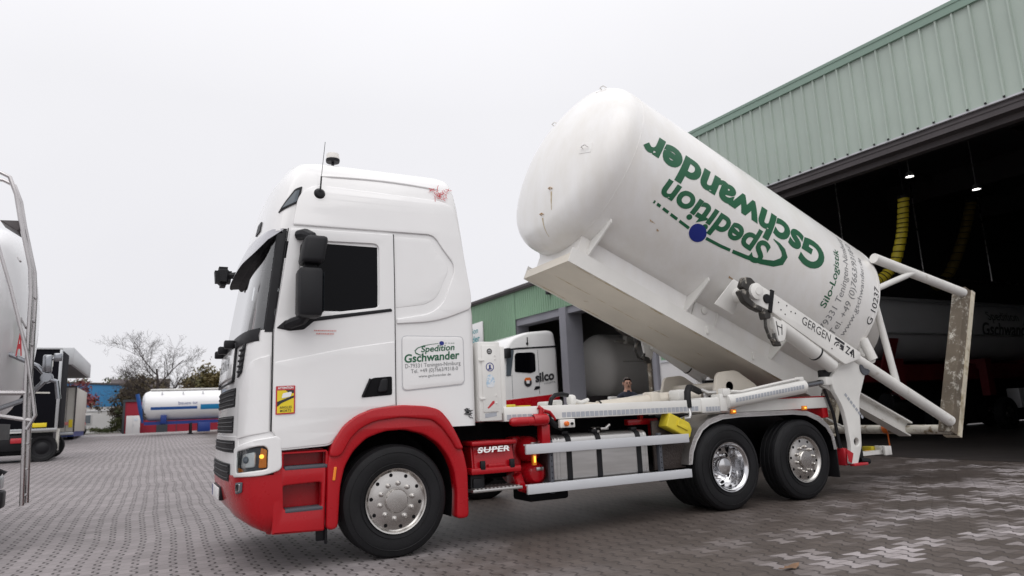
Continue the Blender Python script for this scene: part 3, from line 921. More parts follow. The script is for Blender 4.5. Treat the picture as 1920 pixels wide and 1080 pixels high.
# --- mirrors
def mirror(far):
    s = (lambda y: y) if not far else (lambda y: 2 * YC - y)
    mb = MB()
    def P(x, y, z): return Vector((x, s(y), z))
    mb.box(P(-0.99, -0.32, 2.25) if not far else (-0.99, s(-0.08), 2.25), P(-0.77, -0.08, 2.715) if not far else (-0.77, s(-0.32), 2.715), 0.045)
    mm = mb.build('mirror', M['black'], truck)
    mb = MB(); bm = bmesh.new(); bmesh.ops.create_cube(bm, size=1)
    bmesh.ops.scale(bm, vec=(0.21, 0.25, 0.27), verts=bm.verts)
    for v in bm.verts:
        if v.co.z > 0: v.co.x += 0.035; v.co.y *= 0.95
        else: v.co.x -= 0.01
    bmesh.ops.bevel(bm, geom=list(bm.edges), offset=0.045, segments=3, affect='EDGES', profile=0.5)
    mb.addbm(bm, 0, lambda c: P(-0.86 + c.x, -0.20 + c.y, 2.885 + c.z))
    mb.box(P(-0.93, -0.22, 2.69) if not far else (-0.93, s(-0.12), 2.69), P(-0.81, -0.12, 2.78) if not far else (-0.81, s(-0.22), 2.78), 0.02)
    mb.build('wide_angle_mirror', M['black'], mm)
    mb = MB()
    mb.tube([P(-1.05, 0.02, 2.19), P(-1.0, -0.06, 2.22), P(-0.93, -0.14, 2.24), P(-0.90, -0.18, 2.30)], [0.05, 0.05, 0.05, 0.06], 10)
    mb.build('mirror_bracket', M['black'], mm); mb = MB()
    mb.tube([P(-0.95, -0.02, 3.075), P(-0.90, -0.10, 3.07), P(-0.86, -0.18, 3.03), P(-0.85, -0.2, 2.96)], [0.05, 0.055, 0.05, 0.04], 10)
    mb.build('mirror_bracket', M['black'], mm)
    mb = MB(); mb.add([P(-0.765, -0.30, 2.30), P(-0.765, -0.10, 2.30), P(-0.765, -0.10, 2.67), P(-0.765, -0.30, 2.67)], [(0, 1, 2, 3)])
    mb.build('mirror_glass', M['winglass'], mm)
mirror(False)
mirror(True)
# kerb mirror hanging in front of the far corner
mb = MB(); bm = bmesh.new(); bmesh.ops.create_cube(bm, size=1); bmesh.ops.scale(bm, vec=(0.20, 0.24, 0.24), verts=bm.verts)
for v in bm.verts:
    if v.co.z < 0: v.co.x *= 0.8
bmesh.ops.bevel(bm, geom=list(bm.edges), offset=0.05, segments=3, affect='EDGES')
mb.addbm(bm, 0, lambda c: Vector((-1.44, 2.24, 3.08)) + c)
mb.tube([(-1.30, 2.16, 3.10), (-1.38, 2.19, 3.09), (-1.46, 2.22, 3.08)], 0.04, 8)
mb.build('kerb_mirror', M['black'], truck)

# --- roof beacon and aerial
mb = MB(); mb.lathe([(0.0, 0.0), (0.07, 0.0), (0.074, 0.015), (0.074, 0.035)], (-0.50, 0.55, 4.075), (0, 0, 1), 24)
mb.tube([(-0.50, 0.55, 3.93), (-0.50, 0.55, 4.08)], 0.016, 10)
bc = mb.build('beacon', M['black'], truck)
mb = MB(); mb.lathe([(0.068, 0.035), (0.070, 0.05), (0.066, 0.095), (0.045, 0.102), (0, 0.104)], (-0.50, 0.55, 4.075), (0, 0, 1), 24)
mb.build('beacon_dome', M['silo_grey'], bc)
mb = MB(); mb.lathe([(0, -0.05), (0.035, -0.045), (0.058, -0.015), (0.06, 0.03)], (-0.745, yside(3.53), 3.53), (0, 1, 0), 24)
mb.tube([(-0.745, -0.0, 3.545), (-0.735, -0.0, 3.70)], 0.008, 8); mb.tube([(-0.735, 0.0, 3.70), (-0.70, -0.0, 4.07)], 0.0028, 6)
mb.build('aerial', M['black'], truck)

# --- grille and front
YB = [(0.42, 2.08)]
mb = MB(); mb.addbm(plate_bm([rounded([(0.52, 1.76), (1.98, 1.76), (1.93, 2.05), (0.57, 2.05)], 0.05)], 0.02, 0.006, 0.08, 0.1), 0, front_fn(0.014))
bp_ = mb.build('badge_panel', M['white'], truck)
mb = MB(); mb.addbm(text_bm('SCANIA', 1.0, 0.13, 0.015, 0, 0.08, space=1.15), 0, lambda p: Vector((xfront(1.75 - p.x, 1.86 + p.y) - 0.028, 1.75 - p.x, 1.86 + p.y)))
mb.build('lettering', M['grey_ink'], bp_)
mb = MB(); lp = rounded([(0.47, 1.72), (2.03, 1.72), (1.97, 2.09), (0.53, 2.09)], 0.05)
mb.tube([Vector((xfront(y, z) - 0.012, y, z)) for y, z in lp], 0.014, 6, closed=True)
mb.build('badge_frame', M['black'], bp_)
def louvre(name, y0, y1, z0, z1, n, skew=0.0, pr=0.0):
    mb = MB()
    mb.addbm(plate_bm([rounded([(y0 + skew, z0), (y1 - skew, z0), (y1, z1), (y0, z1)], 0.025)], 0.006, 0.002, 0.08, 0.05), 0, front_fn(-0.001 + pr))
    for k in range(n):
        z = z0 + (z1 - z0) * (k + 0.5) / n
        mb.tube([Vector((xfront(y0 + 0.02 + (y1 - y0 - 0.04) * j / 10, z) - 0.004 - pr, y0 + 0.02 + (y1 - y0 - 0.04) * j / 10, z)) for j in range(11)], min(0.007, (z1 - z0) / n * 0.28), 6)
    return mb.build(name, M['black'], truck)
mb = MB(); mb.addbm(plate_bm([rounded([(0.22, 0.80), (2.28, 0.80), (2.28, 1.21), (0.22, 1.21)], 0.03)], 0.012, 0.004, 0.06, 0.1), 0, front_fn(0.0))
mb.build('front_panel', M['white'], truck)
louvre('grille', 0.38, 2.12, 1.475, 1.655, 4)
louvre('grille', 0.40, 2.10, 1.235, 1.395, 4)
louvre('grille', 0.30, 2.20, 1.06, 1.17, 2, 0, 0.008)
louvre('grille', 0.42, 2.08, 0.80, 0.96, 3, 0, 0.016)
for far in (False, True):
    mb = MB()
    mb.addbm(plate_bm([rounded([(-0.47, 1.74), (-0.36, 1.79), (-0.315, 2.05), (-0.36, 2.06), (-0.44, 1.98)], 0.015)], 0.012, 0.003, 0.05, 0.06), 0, wrap_fn(0.008, far))
    for k in range(5):
        z = 1.80 + 0.05 * k
        mb.tube([front_pt(w, z + 0.0, 0.016, far) for w in (-0.455 + k * 0.004, -0.40, -0.36 + k * 0.006)], 0.012, 6)
    mb.build('side_vent', M['black'], truck)
    # white corner horn below the badge
    mb = MB(); mb.addbm(plate_bm([rounded([(-0.40, 1.18), (-0.012, 1.235), (-0.012, 1.93), (-0.25, 1.86), (-0.31, 1.70), (-0.40, 1.62)], [.03, .01, .02, .2, .1, .05])], 0.014, 0.006, 0.05, 0.1), 0, wrap_fn(0.006, far))
    mb.build('corner_panel', M['white'], truck)

# --- bumper, headlamps, steps
bump = MB(); BZ = [0.33, 0.37, 0.43, 0.52, 0.70, 0.80, 0.86]
rows = []
for i, z in enumerate(BZ):
    tuck = [0.17, 0.09, 0.035, 0.01, 0, 0, 0][i]
    L = 1.62
    row = []
    for k in range(31):
        w = 0.10 - (k / 30) * 1.56
        p = front_pt(w, z, 0.014 - tuck)
        rise = 0.09 * min(1, max(0, -w) / 0.9)
        p.z = max(z, 0.33) + rise * (1 if i < 4 else (0.86 - z) / 0.34 * 0.9)
        row.append(p)
    row += [Vector((p.x, 2 * YC - p.y, p.z)) for p in reversed(row)]
    rows.append(row)
nb = len(rows[0])
bump.add([p for r_ in rows for p in r_], [(i * nb + k, i * nb + k + 1, (i + 1) * nb + k + 1, (i + 1) * nb + k) for i in range(len(BZ) - 1) for k in range(nb - 1)])
bumper = bump.build('bumper', M['red'], truck, sharp=50)
mb = MB(); mb.addbm(plate_bm([rounded([(-0.36, 0.70), (-0.26, 0.72), (-0.25, 0.81), (-0.36, 0.80)], 0.015)], 0.014, 0.004, 0.03, 0.05), 0, wrap_fn(0.020)); fog = mb.build('fog_lamp', M['winglass'], bumper)
mb = MB(); mb.addbm(plate_bm([rounded([(-0.345, 0.715), (-0.275, 0.73), (-0.27, 0.795), (-0.345, 0.79)], 0.012)], 0.01, 0.003, 0.03, 0.05), 0, wrap_fn(0.030)); mb.build('lens', M['chrome'], fog)
mb = MB(); mb.box((-1.522, 0.92, 0.60), (-1.507, 1.58, 0.71), 0.004); mb.box((-1.508, 0.90, 0.59), (-1.46, 1.60, 0.72), 0.01, 1)
pl = mb.build('number_plate', [M['white_ink'], M['black']], bumper)
mb = MB(); mb.box((-1.525, 1.51, 0.602), (-1.5225, 1.575, 0.708)); mb.build('plate_band', M['blue_ink'], pl)
for far in (False, True):
    sur = rounded([(-0.40, 0.845), (-0.05, 0.86), (0.10, 0.90), (0.095, 1.17), (0.06, 1.20), (-0.12, 1.175), (-0.40, 1.10)], [.02, .06, .05, .04, .03, .03, .02])
    lam = rounded([(-0.325, 0.885), (-0.025, 0.915), (-0.02, 1.085), (-0.05, 1.115), (-0.10, 1.115), (-0.325, 1.07)], [.02, .02, .02, .015, .02, .02])
    mb = MB(); mb.addbm(plate_bm([sur, lam], 0.05, 0.012, 0.04, 0.08), 0, wrap_fn(0.008, far)); hs = mb.build('headlight_surround', M['white'], truck)
    mb = MB(); mb.addbm(plate_bm([lam], 0.01, 0, 0.04, 0.08), 0, wrap_fn(-0.006, far)); hl = mb.build('headlight', M['grey'], truck)
    mb = MB(); mb.addbm(plate_bm([rounded([(-0.45, 1.04), (0.06, 1.14), (0.06, 1.25), (-0.45, 1.25)], 0.01)], 0.01, 0.003, 0.04, 0.08), 0, wrap_fn(-0.004, far)); mb.build('brow_panel', M['white'], truck)
    mb = MB(); lq = lam; mb.tube([front_pt(w_, z_, 0.012, far) for w_, z_ in lq], 0.007, 6, closed=True); mb.build('lamp_rim', M['black'], hl)
    mb = MB(); mb.addbm(plate_bm([rounded([(-0.275, 0.925), (-0.12, 0.935), (-0.115, 1.07), (-0.25, 1.045)], 0.03)], 0.03, 0.010, 0.03, 0.05), 0, wrap_fn(0.008, far)); mb.build('reflector', M['lampshell'], hl)
    mb = MB()
    for q in (-0.20,):
        c = front_pt(q, 1.0, 0.028, far); d = (front_pt(q, 1.0, 0.06, far) - c)
        mb.lathe([(0.0, 0.004), (0.020, 0.003), (0.030, 0.0), (0.034, -0.012)], c, d, 18)
    mb.build('bulb_lens', M['winglass'], hl)
    mb = MB(); mb.addbm(plate_bm([rounded([(-0.095, 0.925), (-0.032, 0.925), (-0.027, 1.08), (-0.075, 1.10)], 0.012)], 0.03, 0.008, 0.03, 0.05), 0, wrap_fn(0.010, far)); mb.addbm(plate_bm([rounded([(-0.32, 0.89), (-0.25, 0.897), (-0.27, 0.92), (-0.32, 0.93)], 0.008)], 0.02, 0.004, 0.03, 0.05), 0, wrap_fn(0.010, far)); mb.build('indicator', M['amber'], hl)
    c = front_pt(-0.068, 1.025, 0.028, far); d = front_pt(-0.068, 1.025, 0.06, far) - c
    mb = MB(); mb.lathe([(0, 0.006), (0.018, 0.0), (0.021, -0.012)], c, d, 14); mb.build('lit_bulb', M['amberlit'], hl)
    mb = MB(); mb.addbm(plate_bm([lam], 0.004, 0, 0.04, 0.08), 0, wrap_fn(0.030, far)); mb.build('headlight_glass', M['glass'], hl)

def steps(far):
    fn = (lambda y: (lambda c: Vector((c.x, y - c.z, c.y)))) if not far else (lambda y: (lambda c: Vector((c.x, 2 * YC - y + c.z, c.y))))
    Y = (lambda y: y) if not far else (lambda y: 2 * YC - y)
    outer = rounded([(-1.14, 0.345), (-0.685, 0.332), (-0.66, 1.05), (-1.07, 1.05), (-1.07, 1.19), (-1.14, 1.19)], [.01, .02, .02, .02, .02, .02])
    h1 = rounded([(-1.045, 0.545), (-0.715, 0.545), (-0.715, 0.765), (-1.06, 0.755)], 0.03)
    h2 = rounded([(-1.05, 0.905), (-0.675, 0.905), (-0.675, 1.03), (-1.05, 1.03)], 0.012)
    mb = MB(); mb.addbm(plate_bm([outer, h1, h2], 0.12, 0.016), 0, fn(0.050))
    mb.addbm(plate_bm([[(-1.10, 0.40), (-0.69, 0.40), (-0.67, 1.06), (-1.10, 1.06)]], 0.01), 0, fn(0.16))
    st = mb.build('step_panel', M['red'], truck)
    for z, x0, x1 in ((0.905, -1.045, -0.655), (0.535, -1.035, -0.70)):
        mb = MB(); lo, hi = sorted((Y(-0.015), Y(0.15))); mb.box((x0, lo, z - 0.018), (x1, hi, z + 0.018), 0.012); mb.build('step', M['grey'], st)
steps(False)
steps(True)
mb = MB(); mb.box((-0.74, 0.10, 0.23), (-0.66, 0.13, 0.36), 0.01); mb.box((-0.665, 0.08, 0.2), (-0.64, 0.11, 0.36), 0.006); mb.build('front_mudflap', M['black'], truck)

# --- front wheel arches
def arch(far):
    fn = (lambda y: (lambda c: Vector((c.x, y - c.z, c.y)))) if not far else (lambda y: (lambda c: Vector((c.x, 2 * YC - y + c.z, c.y))))
    poly = [(-0.675, 0.335), (-0.665, 0.95), (-0.64, 1.08), (-0.53, 1.25), (-0.40, 1.345), (-0.24, 1.40), (0.04, 1.425), (0.30, 1.405), (0.44, 1.365), (0.54, 1.25), (0.63, 1.09), (0.70, 0.93), (0.735, 0.75), (0.735, 0.30), (0.60, 0.30),
            (0.615, 0.55), (0.59, 0.76), (0.53, 0.91), (0.43, 1.04), (0.28, 1.14), (0.08, 1.195), (-0.12, 1.19), (-0.30, 1.135), (-0.43, 1.02), (-0.51, 0.88), (-0.55, 0.70), (-0.57, 0.335)]
    mb = MB(); mb.addbm(plate_bm([rounded(poly, 0.05, 3)], 0.16, 0.022), 0, fn(0.040))
    a = mb.build('wheel_arch', M['red'], truck)
    lip = [(-0.665, 0.98), (-0.64, 1.09), (-0.53, 1.26), (-0.40, 1.355), (-0.24, 1.41), (0.04, 1.435), (0.30, 1.415), (0.44, 1.375), (0.54, 1.26), (0.63, 1.10), (0.69, 0.97), (0.61, 0.97), (0.57, 1.05), (0.46, 1.20), (0.36, 1.28), (0.04, 1.315), (-0.22, 1.29), (-0.36, 1.23), (-0.46, 1.14), (-0.55, 0.98)]
    mb = MB(); mb.addbm(plate_bm([rounded(lip, 0.05, 3)], 0.05, 0.018), 0, fn(-0.045)); mb.build('arch_lip', M['red'], a)
    inner = [p for p in poly[14:]]
    mb = MB(); n = len(inner); y0, y1 = (0.10, 0.62) if not far else (2.40, 1.88)
    mb.add([(x, y0, z + 0.01) for x, z in inner] + [(x, y1, z + 0.01) for x, z in inner], [(i, i + 1, n + i + 1, n + i) for i in range(n - 1)]); mb.build('arch_liner', M['dark'], a)
    mb = MB(); mb.addbm(plate_bm([rounded([(-0.625, 0.77), (-0.60, 0.77), (-0.585, 0.89), (-0.61, 0.89)], 0.008)], 0.02, 0.005), 0, fn(-0.045)); mb.build('side_marker', M['amber'], a)
arch(False)
arch(True)

# --- wheels (built once each, then copied)
TR = 0.528
def tyre_mb(r, w):
    mb = MB(); h = w / 2
    prof = [(0.292, -h + 0.03), (0.315, -h + 0.012), (0.37, -h + 0.004), (0.42, -h), (r - 0.06, -h + 0.006), (r - 0.022, -h + 0.022), (r - 0.006, -h + 0.045)]
    for gq in (-0.62, -0.22, 0.22, 0.62):
        prof += [(r, gq * h - 0.012), (r - 0.012, gq * h - 0.007), (r - 0.012, gq * h + 0.007), (r, gq * h + 0.012)]
    prof += [(r - 0.006, h - 0.045), (r - 0.022, h - 0.022), (r - 0.06, h - 0.006), (0.42, h), (0.315, h - 0.012), (0.292, h - 0.03)]
    mb.lathe(prof, (0, 0, 0), (0, 1, 0), 72)
    for rr in (0.345, 0.455):
        mb.tube([(rr * math.cos(a), -h + 0.002, rr * math.sin(a)) for a in [2 * math.pi * k / 64 for k in range(64)]], 0.004, 5, closed=True)
    return mb
def plain_wheel(parent, loc, r=0.5, w=0.3):
    o = tyre_mb(r, w).build('wheel', M['rubber'], parent, Vector(loc))
    mb = MB(); mb.lathe([(0.295, -w / 2 + 0.03), (0.28, -w / 2 + 0.05), (0.2, -w / 2 + 0.06), (0.12, -w / 2 + 0.02), (0, -w / 2 + 0.01)], (0, 0, 0), (0, 1, 0), 20)
    mb.lathe([(0.295, w / 2 - 0.03), (0.2, w / 2 - 0.06), (0, w / 2 - 0.05)], (0, 0, 0), (0, 1, 0), 20)
    q = mb.build('rim', M['black'], None); q.parent = o
    return o
def wheel_steer(name, loc, w=0.34):
    h = w / 2
    mb = MB()                               # hub: bolts and cap
    mb.lathe([(0.112, -h + 0.02), (0.112, -h - 0.012), (0.104, -h - 0.022), (0.06, -h - 0.026), (0, -h - 0.026)], (0, 0, 0), (0, 1, 0), 36)
    for k in range(10):
        a = 2 * math.pi * (k + 0.3) / 10
        c = Vector((0.165 * math.cos(a), -h + 0.012, 0.165 * math.sin(a)))
        mb.lathe([(0.026, 0.0), (0.026, -0.006), (0.019, -0.008), (0.018, -0.034), (0.011, -0.042), (0, -0.044)], c, (0, 1, 0), 12)
    mb.lathe([(0.14, h - 0.1), (0.14, 0.3)], (0, 0, 0), (0, 1, 0), 16)
    wl_ = mb.build(name, M['rimalu'], truck, loc)
    t = tyre_mb(TR, w).build('tyre', M['rubber'], None); t.parent = wl_
    mb = MB()
    mb.lathe([(0.286, -h + 0.055), (0.300, -h + 0.02), (0.306, -h + 0.006), (0.304, -h - 0.002), (0.292, -h + 0.002), (0.283, -h + 0.016), (0.270, -h + 0.026), (0.225, -h + 0.022), (0.200, -h + 0.012), (0.110, -h + 0.012), (0, -h + 0.012)], (0, 0, 0), (0, 1, 0), 64)
    rim = mb.build('rim', M['rimalu'], None, sharp=25); rim.parent = wl_
    mb = MB()
    for k in range(10):
        a = 2 * math.pi * (k + 0.8) / 10
        c = Vector((0.243 * math.cos(a), -h + 0.021, 0.243 * math.sin(a)))
        mb.lathe([(0, 0), (0.017, 0.0), (0.019, 0.004)], c, (0, 1, 0), 14)
    hh = mb.build('hand_holes', M['dark'], None); hh.parent = wl_
    return wl_
def wheel_drive(name, loc, w=0.34):
    h = w / 2
    mb = MB()
    mb.lathe([(0.115, 0.055), (0.115, -0.05), (0.10, -0.075), (0.05, -0.085), (0, -0.085)], (0, 0, 0), (0, 1, 0), 32)
    for k in range(10):
        a = 2 * math.pi * (k + 0.5) / 10
        mb.lathe([(0.020, 0.06), (0.018, 0.02), (0.010, 0.014), (0, 0.012)], (0.168 * math.cos(a), 0, 0.168 * math.sin(a)), (0, 1, 0), 10)
    mb.lathe([(0.14, 0.1), (0.14, 0.5)], (0, 0, 0), (0, 1, 0), 16)
    wl_ = mb.build(name, M['chrome'], truck, loc)
    t = tyre_mb(TR, w).build('tyre', M['rubber'], None); t.parent = wl_
    t2 = tyre_mb(TR, w).build('tyre', M['rubber'], None); t2.parent = wl_; t2.location = (0, w + 0.03, 0)
    mb = MB()
    mb.lathe([(0.288, -h + 0.03), (0.306, -h + 0.004), (0.304, -h - 0.004), (0.290, -h), (0.278, -h + 0.022), (0.268, -h + 0.03), (0.256, -0.05), (0.252, 0.02), (0.240, 0.055), (0.215, 0.070), (0.19, 0.060), (0.11, 0.055)], (0, 0, 0), (0, 1, 0), 64)
    rim = mb.build('rim', M['chrome'], None, sharp=30); rim.parent = wl_
    mb = MB()
    for k in range(10):
        a = 2 * math.pi * k / 10
        mb.lathe([(0, 0), (0.027, 0.0), (0.029, 0.006)], (0.218 * math.cos(a), 0.060, 0.218 * math.sin(a)), (0, 1, 0), 14)
    hh = mb.build('hand_holes', M['dark'], None); hh.parent = wl_
    return wl_
w1 = wheel_steer('front_wheel', (0, 0.19, TR), 0.36)
w2 = wheel_drive('drive_wheel', (4.335, 0.19, TR))
w3 = wheel_steer('trailing_wheel', (5.70, 0.20, TR), 0.34)
for w_ in (w1, w2, w3):
    l = w_.location
    dup(w_, Vector((l.x, 2 * YC - l.y, l.z)), truck, math.pi)

# --- chassis
mb = MB()
for y in (0.80, 1.58): mb.box((-1.2, y, 0.70), (3.7, y + 0.12, 1.10), 0.01)
for x in (0.9, 2.2, 3.4): mb.box((x, 0.9, 0.82), (x + 0.14, 1.6, 1.02))
mb.box((1.2, 0.76, 0.9), (3.7, 0.80, 1.22))
mb.build('chassis_frame', M['darkred'], truck)
mb = MB()
for x in (0, 4.335, 5.70): mb.tube([(x, 0.3, TR), (x, 2.2, TR)], 0.10, 12)
mb.box((-0.9, 0.75, 0.55), (0.9, 1.75, 1.15), 0.05); mb.tube([(0.5, 1.25, 0.75), (4.3, 1.25, 0.6)], 0.07, 10)
mb.lathe([(0, -0.25), (0.18, -0.22), (0.25, 0), (0.18, 0.22), (0, 0.25)], (4.335, 1.25, TR), (0, 1, 0), 18)
for y in (0.78, 1.58): mb.box((3.7, y, 0.60), (6.5, y + 0.14, 1.17), 0.01)
mb.box((3.7, 0.9, 0.85), (6.4, 1.6, 1.18)); mb.box((0.76, 0.62, 0.60), (3.7, 0.78, 1.20)); mb.box((-1.3, 0.4, 0.5), (-0.7, 2.1, 1.1), 0.05)
mb.box((-0.7, 0.66, 0.5), (0.76, 0.74, 1.2)); mb.box((0.72, 0.55, 0.62), (1.45, 0.95, 1.22), 0.03); mb.box((0.85, 0.12, 0.52), (1.0, 0.30, 0.72), 0.02)
for x in (4.0, 4.66, 5.4, 6.0): mb.lathe([(0.10, 0.55), (0.13, 0.65), (0.10, 0.75), (0.13, 0.85), (0.10, 0.95)], (x, 0.85, 0), (0, 0, 1), 14)
mb.build('running_gear', M['dark'], truck)
# battery box with white wordmark
mb = MB()
bmx = bmesh.new(); bmesh.ops.create_cube(bmx, size=1); bmesh.ops.scale(bmx, vec=(0.50, 0.55, 0.30), verts=bmx.verts)
for v in bmx.verts:
    if v.co.z > 0 and v.co.y < 0: v.co.y += 0.06
    if v.co.z > 0: v.co.x *= 0.96
bmesh.ops.bevel(bmx, geom=list(bmx.edges), offset=0.02, segments=3, affect='EDGES')
mb.addbm(bmx, 0, lambda c: c + Vector((1.085, 0.33, 0.86)))
mb.box((0.80, 0.02, 0.70), (1.38, 0.58, 0.765), 0.015)
mb.box((0.82, 0.04, 0.985), (1.35, 0.55, 1.035), 0.02)
mb.box((1.0, 0.035, 0.76), (1.20, 0.06, 0.80), 0.01)
bb = mb.build('battery_box', M['red'], truck)
def sup(p): return Vector((0.885 + p.x, 0.062 + (p.y - 0.03) * 0.2, 0.917 + p.y + 0.01 * p.x))
mb = MB(); mb.addbm(text_bm('SUPER', 0.37, 0.055, 0.03, 0.18, space=1.12), 0, lambda p: sup(p) + Vector((0, -0.018, 0)))
mb.addbm(plate_bm([stroke([(0.0, 0.027), (0.37, 0.027)], 0.009)], 0), 0, lambda p: sup(p) + Vector((0, -0.0165, 0)))
mb.build('lettering', M['white_ink'], bb)
for x in (0.905, 1.245):
    mb = MB(); mb.box((x, 0.015, 0.745), (x + 0.055, 0.05, 0.835), 0.008); mb.build('latch', M['black'], bb)
mb = MB(); mb.box((0.82, 0.10, 0.50), (0.98, 0.35, 0.70), 0.015); mb.box((0.84, 0.075, 0.54), (0.95, 0.11, 0.66), 0.01); mb.build('bracket', M['black'], bb)
mb = MB(); mb.box((0.80, -0.005, 0.525), (1.37, 0.30, 0.555), 0.006)
for k in range(12): mb.box((0.82 + k * 0.045, 0.0, 0.555), (0.845 + k * 0.045, 0.29, 0.565), 0.003)
mb.build('foot_plate', M['alu'], truck)
# red air tanks, filter and posts
for z in (0.91, 0.64):
    mb = MB(); mb.lathe([(0, -0.02), (0.08, -0.012), (0.125, 0.03), (0.14, 0.08), (0.14, 0.60), (0.08, 0.68), (0, 0.69)], (1.60 if z > 0.8 else 1.64, 0.16, z), (0, 1, 0), 28)
    at = mb.build('air_tank', M['red'], truck)
    mb = MB(); mb.box((1.57 if z > 0.8 else 1.62, 0.128, z + 0.04), (1.66 if z > 0.8 else 1.71, 0.155, z + 0.075), 0.004); mb.build('plate', M['alu'], at)
mb = MB(); mb.box((1.43, 0.30, 0.50), (1.53, 0.5, 1.05), 0.02); mb.tube([(1.36, 0.10, 0.66), (1.42, 0.12, 0.52), (1.50, 0.15, 0.50)], 0.05, 10); mb.build('tank_bracket', M['red'], truck)
mb = MB(); mb.lathe([(0, 0), (0.03, 0.005), (0.045, 0.03), (0.048, 0.08), (0.048, 0.33)], (1.24, -0.02, 1.215), (1, 0, 0), 20)
mb.lathe([(0.055, 0.28), (0.065, 0.30), (0.065, 0.44), (0.05, 0.46), (0, 0.46)], (1.24, -0.02, 1.225), (1, 0, 0), 20)
mb.tube([(1.60, -0.02, 1.26), (1.66, -0.02, 1.32), (1.74, 0.0, 1.30), (1.82, 0.02, 1.22)], 0.022, 8); mb.tube([(1.61, -0.02, 1.22), (1.63, -0.02, 1.34), (1.60, 0.0, 1.36)], 0.028, 10)
mb.box((1.63, -0.01, 0.95), (1.735, 0.10, 1.17), 0.01)
mb.tube([(1.68, 0.0, 1.16), (1.66, 0, 1.24)], 0.035, 10)
mb.build('filter_unit', M['red'], truck)
mb = MB(); mb.tube([(1.72, 0.02, 1.26), (1.80, 0.03, 1.17), (1.92, 0.06, 1.13), (1.98, 0.2, 1.12)], 0.036, 10); mb.build('hose', M['black'], truck)
mb = MB(); mb.box((1.855, -0.035, 1.125), (2.045, 0.02, 1.215), 0.008); pod = mb.build('control_box', M['white2'], truck)
mb = MB(); mb.lathe([(0.026, 0.0), (0.028, -0.03), (0.018, -0.045), (0, -0.046)], (1.925, -0.035, 1.168), (0, 1, 0), 16); mb.build('stop_button', M['orange'], pod)
mb = MB(); mb.lathe([(0.015, 0.0), (0.015, -0.02), (0, -0.022)], (2.0, -0.035, 1.166), (0, 1, 0), 12); mb.build('switch', M['black'], pod)
mb = MB(); mb.box((3.0, 0.28, 1.10), (3.46, 0.36, 1.17), 0.008); mb.box((3.36, 0.27, 0.95), (3.46, 0.37, 1.12), 0.008); mb.box((3.2, 0.3, 1.16), (3.25, 0.35, 1.25)); mb.build('red_bracket', M['red'], truck)
mb = MB(); mb.box((1.50, -0.02, 0.75), (1.545, 0.02, 0.875), 0.008); sm = mb.build('side_marker', M['amber'], truck)
mb = MB(); mb.box((1.512, -0.026, 0.78), (1.532, -0.018, 0.845), 0.003); mb.build('lit_bulb', M['amberlit'], sm)

# fuel tank
mb = MB()
prof = rounded([(0.06, 0.50), (0.66, 0.50), (0.66, 1.045), (0.06, 1.045)], 0.10, 8)
mb.prism(prof, lambda y, z: (1.80, y, z), lambda y, z: (3.09, y, z))
ft = mb.build('fuel_tank', M['alu'], truck, sharp=25)
mb = MB()
for x in (1.84, 1.885, 3.06): mb.tube([(x, y, z) for y, z in prof], 0.006, 6, closed=True)
mb.build('weld_bead', M['alu'], ft)
for x in (1.97, 2.37, 2.93):
    mb = MB(); pr2 = [(0.36 + (y - 0.36) * 1.025, 0.772 + (z - 0.772) * 1.025) for y, z in prof]
    mb.prism(pr2, lambda y, z: (x, y, z), lambda y, z: (x + 0.065, y, z))
    mb.box((x - 0.01, 0.12, 1.045), (x + 0.075, 0.20, 1.085), 0.01)
    mb.build('strap', M['black'], ft)
mb = MB(); mb.lathe([(0.06, 0.0), (0.06, 0.05), (0.05, 0.06), (0, 0.06)], (2.52, 0.28, 1.045), (0, 0, 1), 20); mb.box((2.49, 0.12, 1.07), (2.60, 0.30, 1.10), 0.008); mb.tube([(2.55, 0.14, 1.08), (2.62, 0.13, 1.13)], 0.018, 8)
mb.build('fuel_cap', M['rimalu'], ft)
mb = MB(); mb.box((1.7, 0.9, 0.5), (3.2, 1.5, 0.95), 0.03); mb.box((1.5, 0.1, 0.36), (2.0, 0.5, 0.5), 0.03); mb.build('spare_reservoir', M['dark'], truck)

# side guard: two grey rails on posts
for z0, z1 in ((0.868, 0.972), (0.458, 0.556)):
    mb = MB(); mb.box((1.415, -0.035, z0), (3.66, 0.0, z1), 0.006); mb.box((1.415, 0.001, z1 - 0.012), (3.66, 0.03, z1), 0.003); mb.build('side_rail', M['guard'], truck)
for x in (1.72, 3.22):
    mb = MB(); mb.box((x, 0.004, 0.44), (x + 0.045, 0.06, 1.0), 0.004)
    for k in range(5): mb.lathe([(0, 0), (0.008, 0)], (x + 0.022, 0.0025, 0.60 + 0.06 * k), (0, 1, 0), 8, 1)
    mb.build('guard_post', [M['grey'], M['dark']], truck)
mb = MB(); mb.box((3.26, 0.16, 0.56), (3.74, 0.19, 1.14), 0.005); mb.build('checker_panel', M['checker_dirty'], truck)

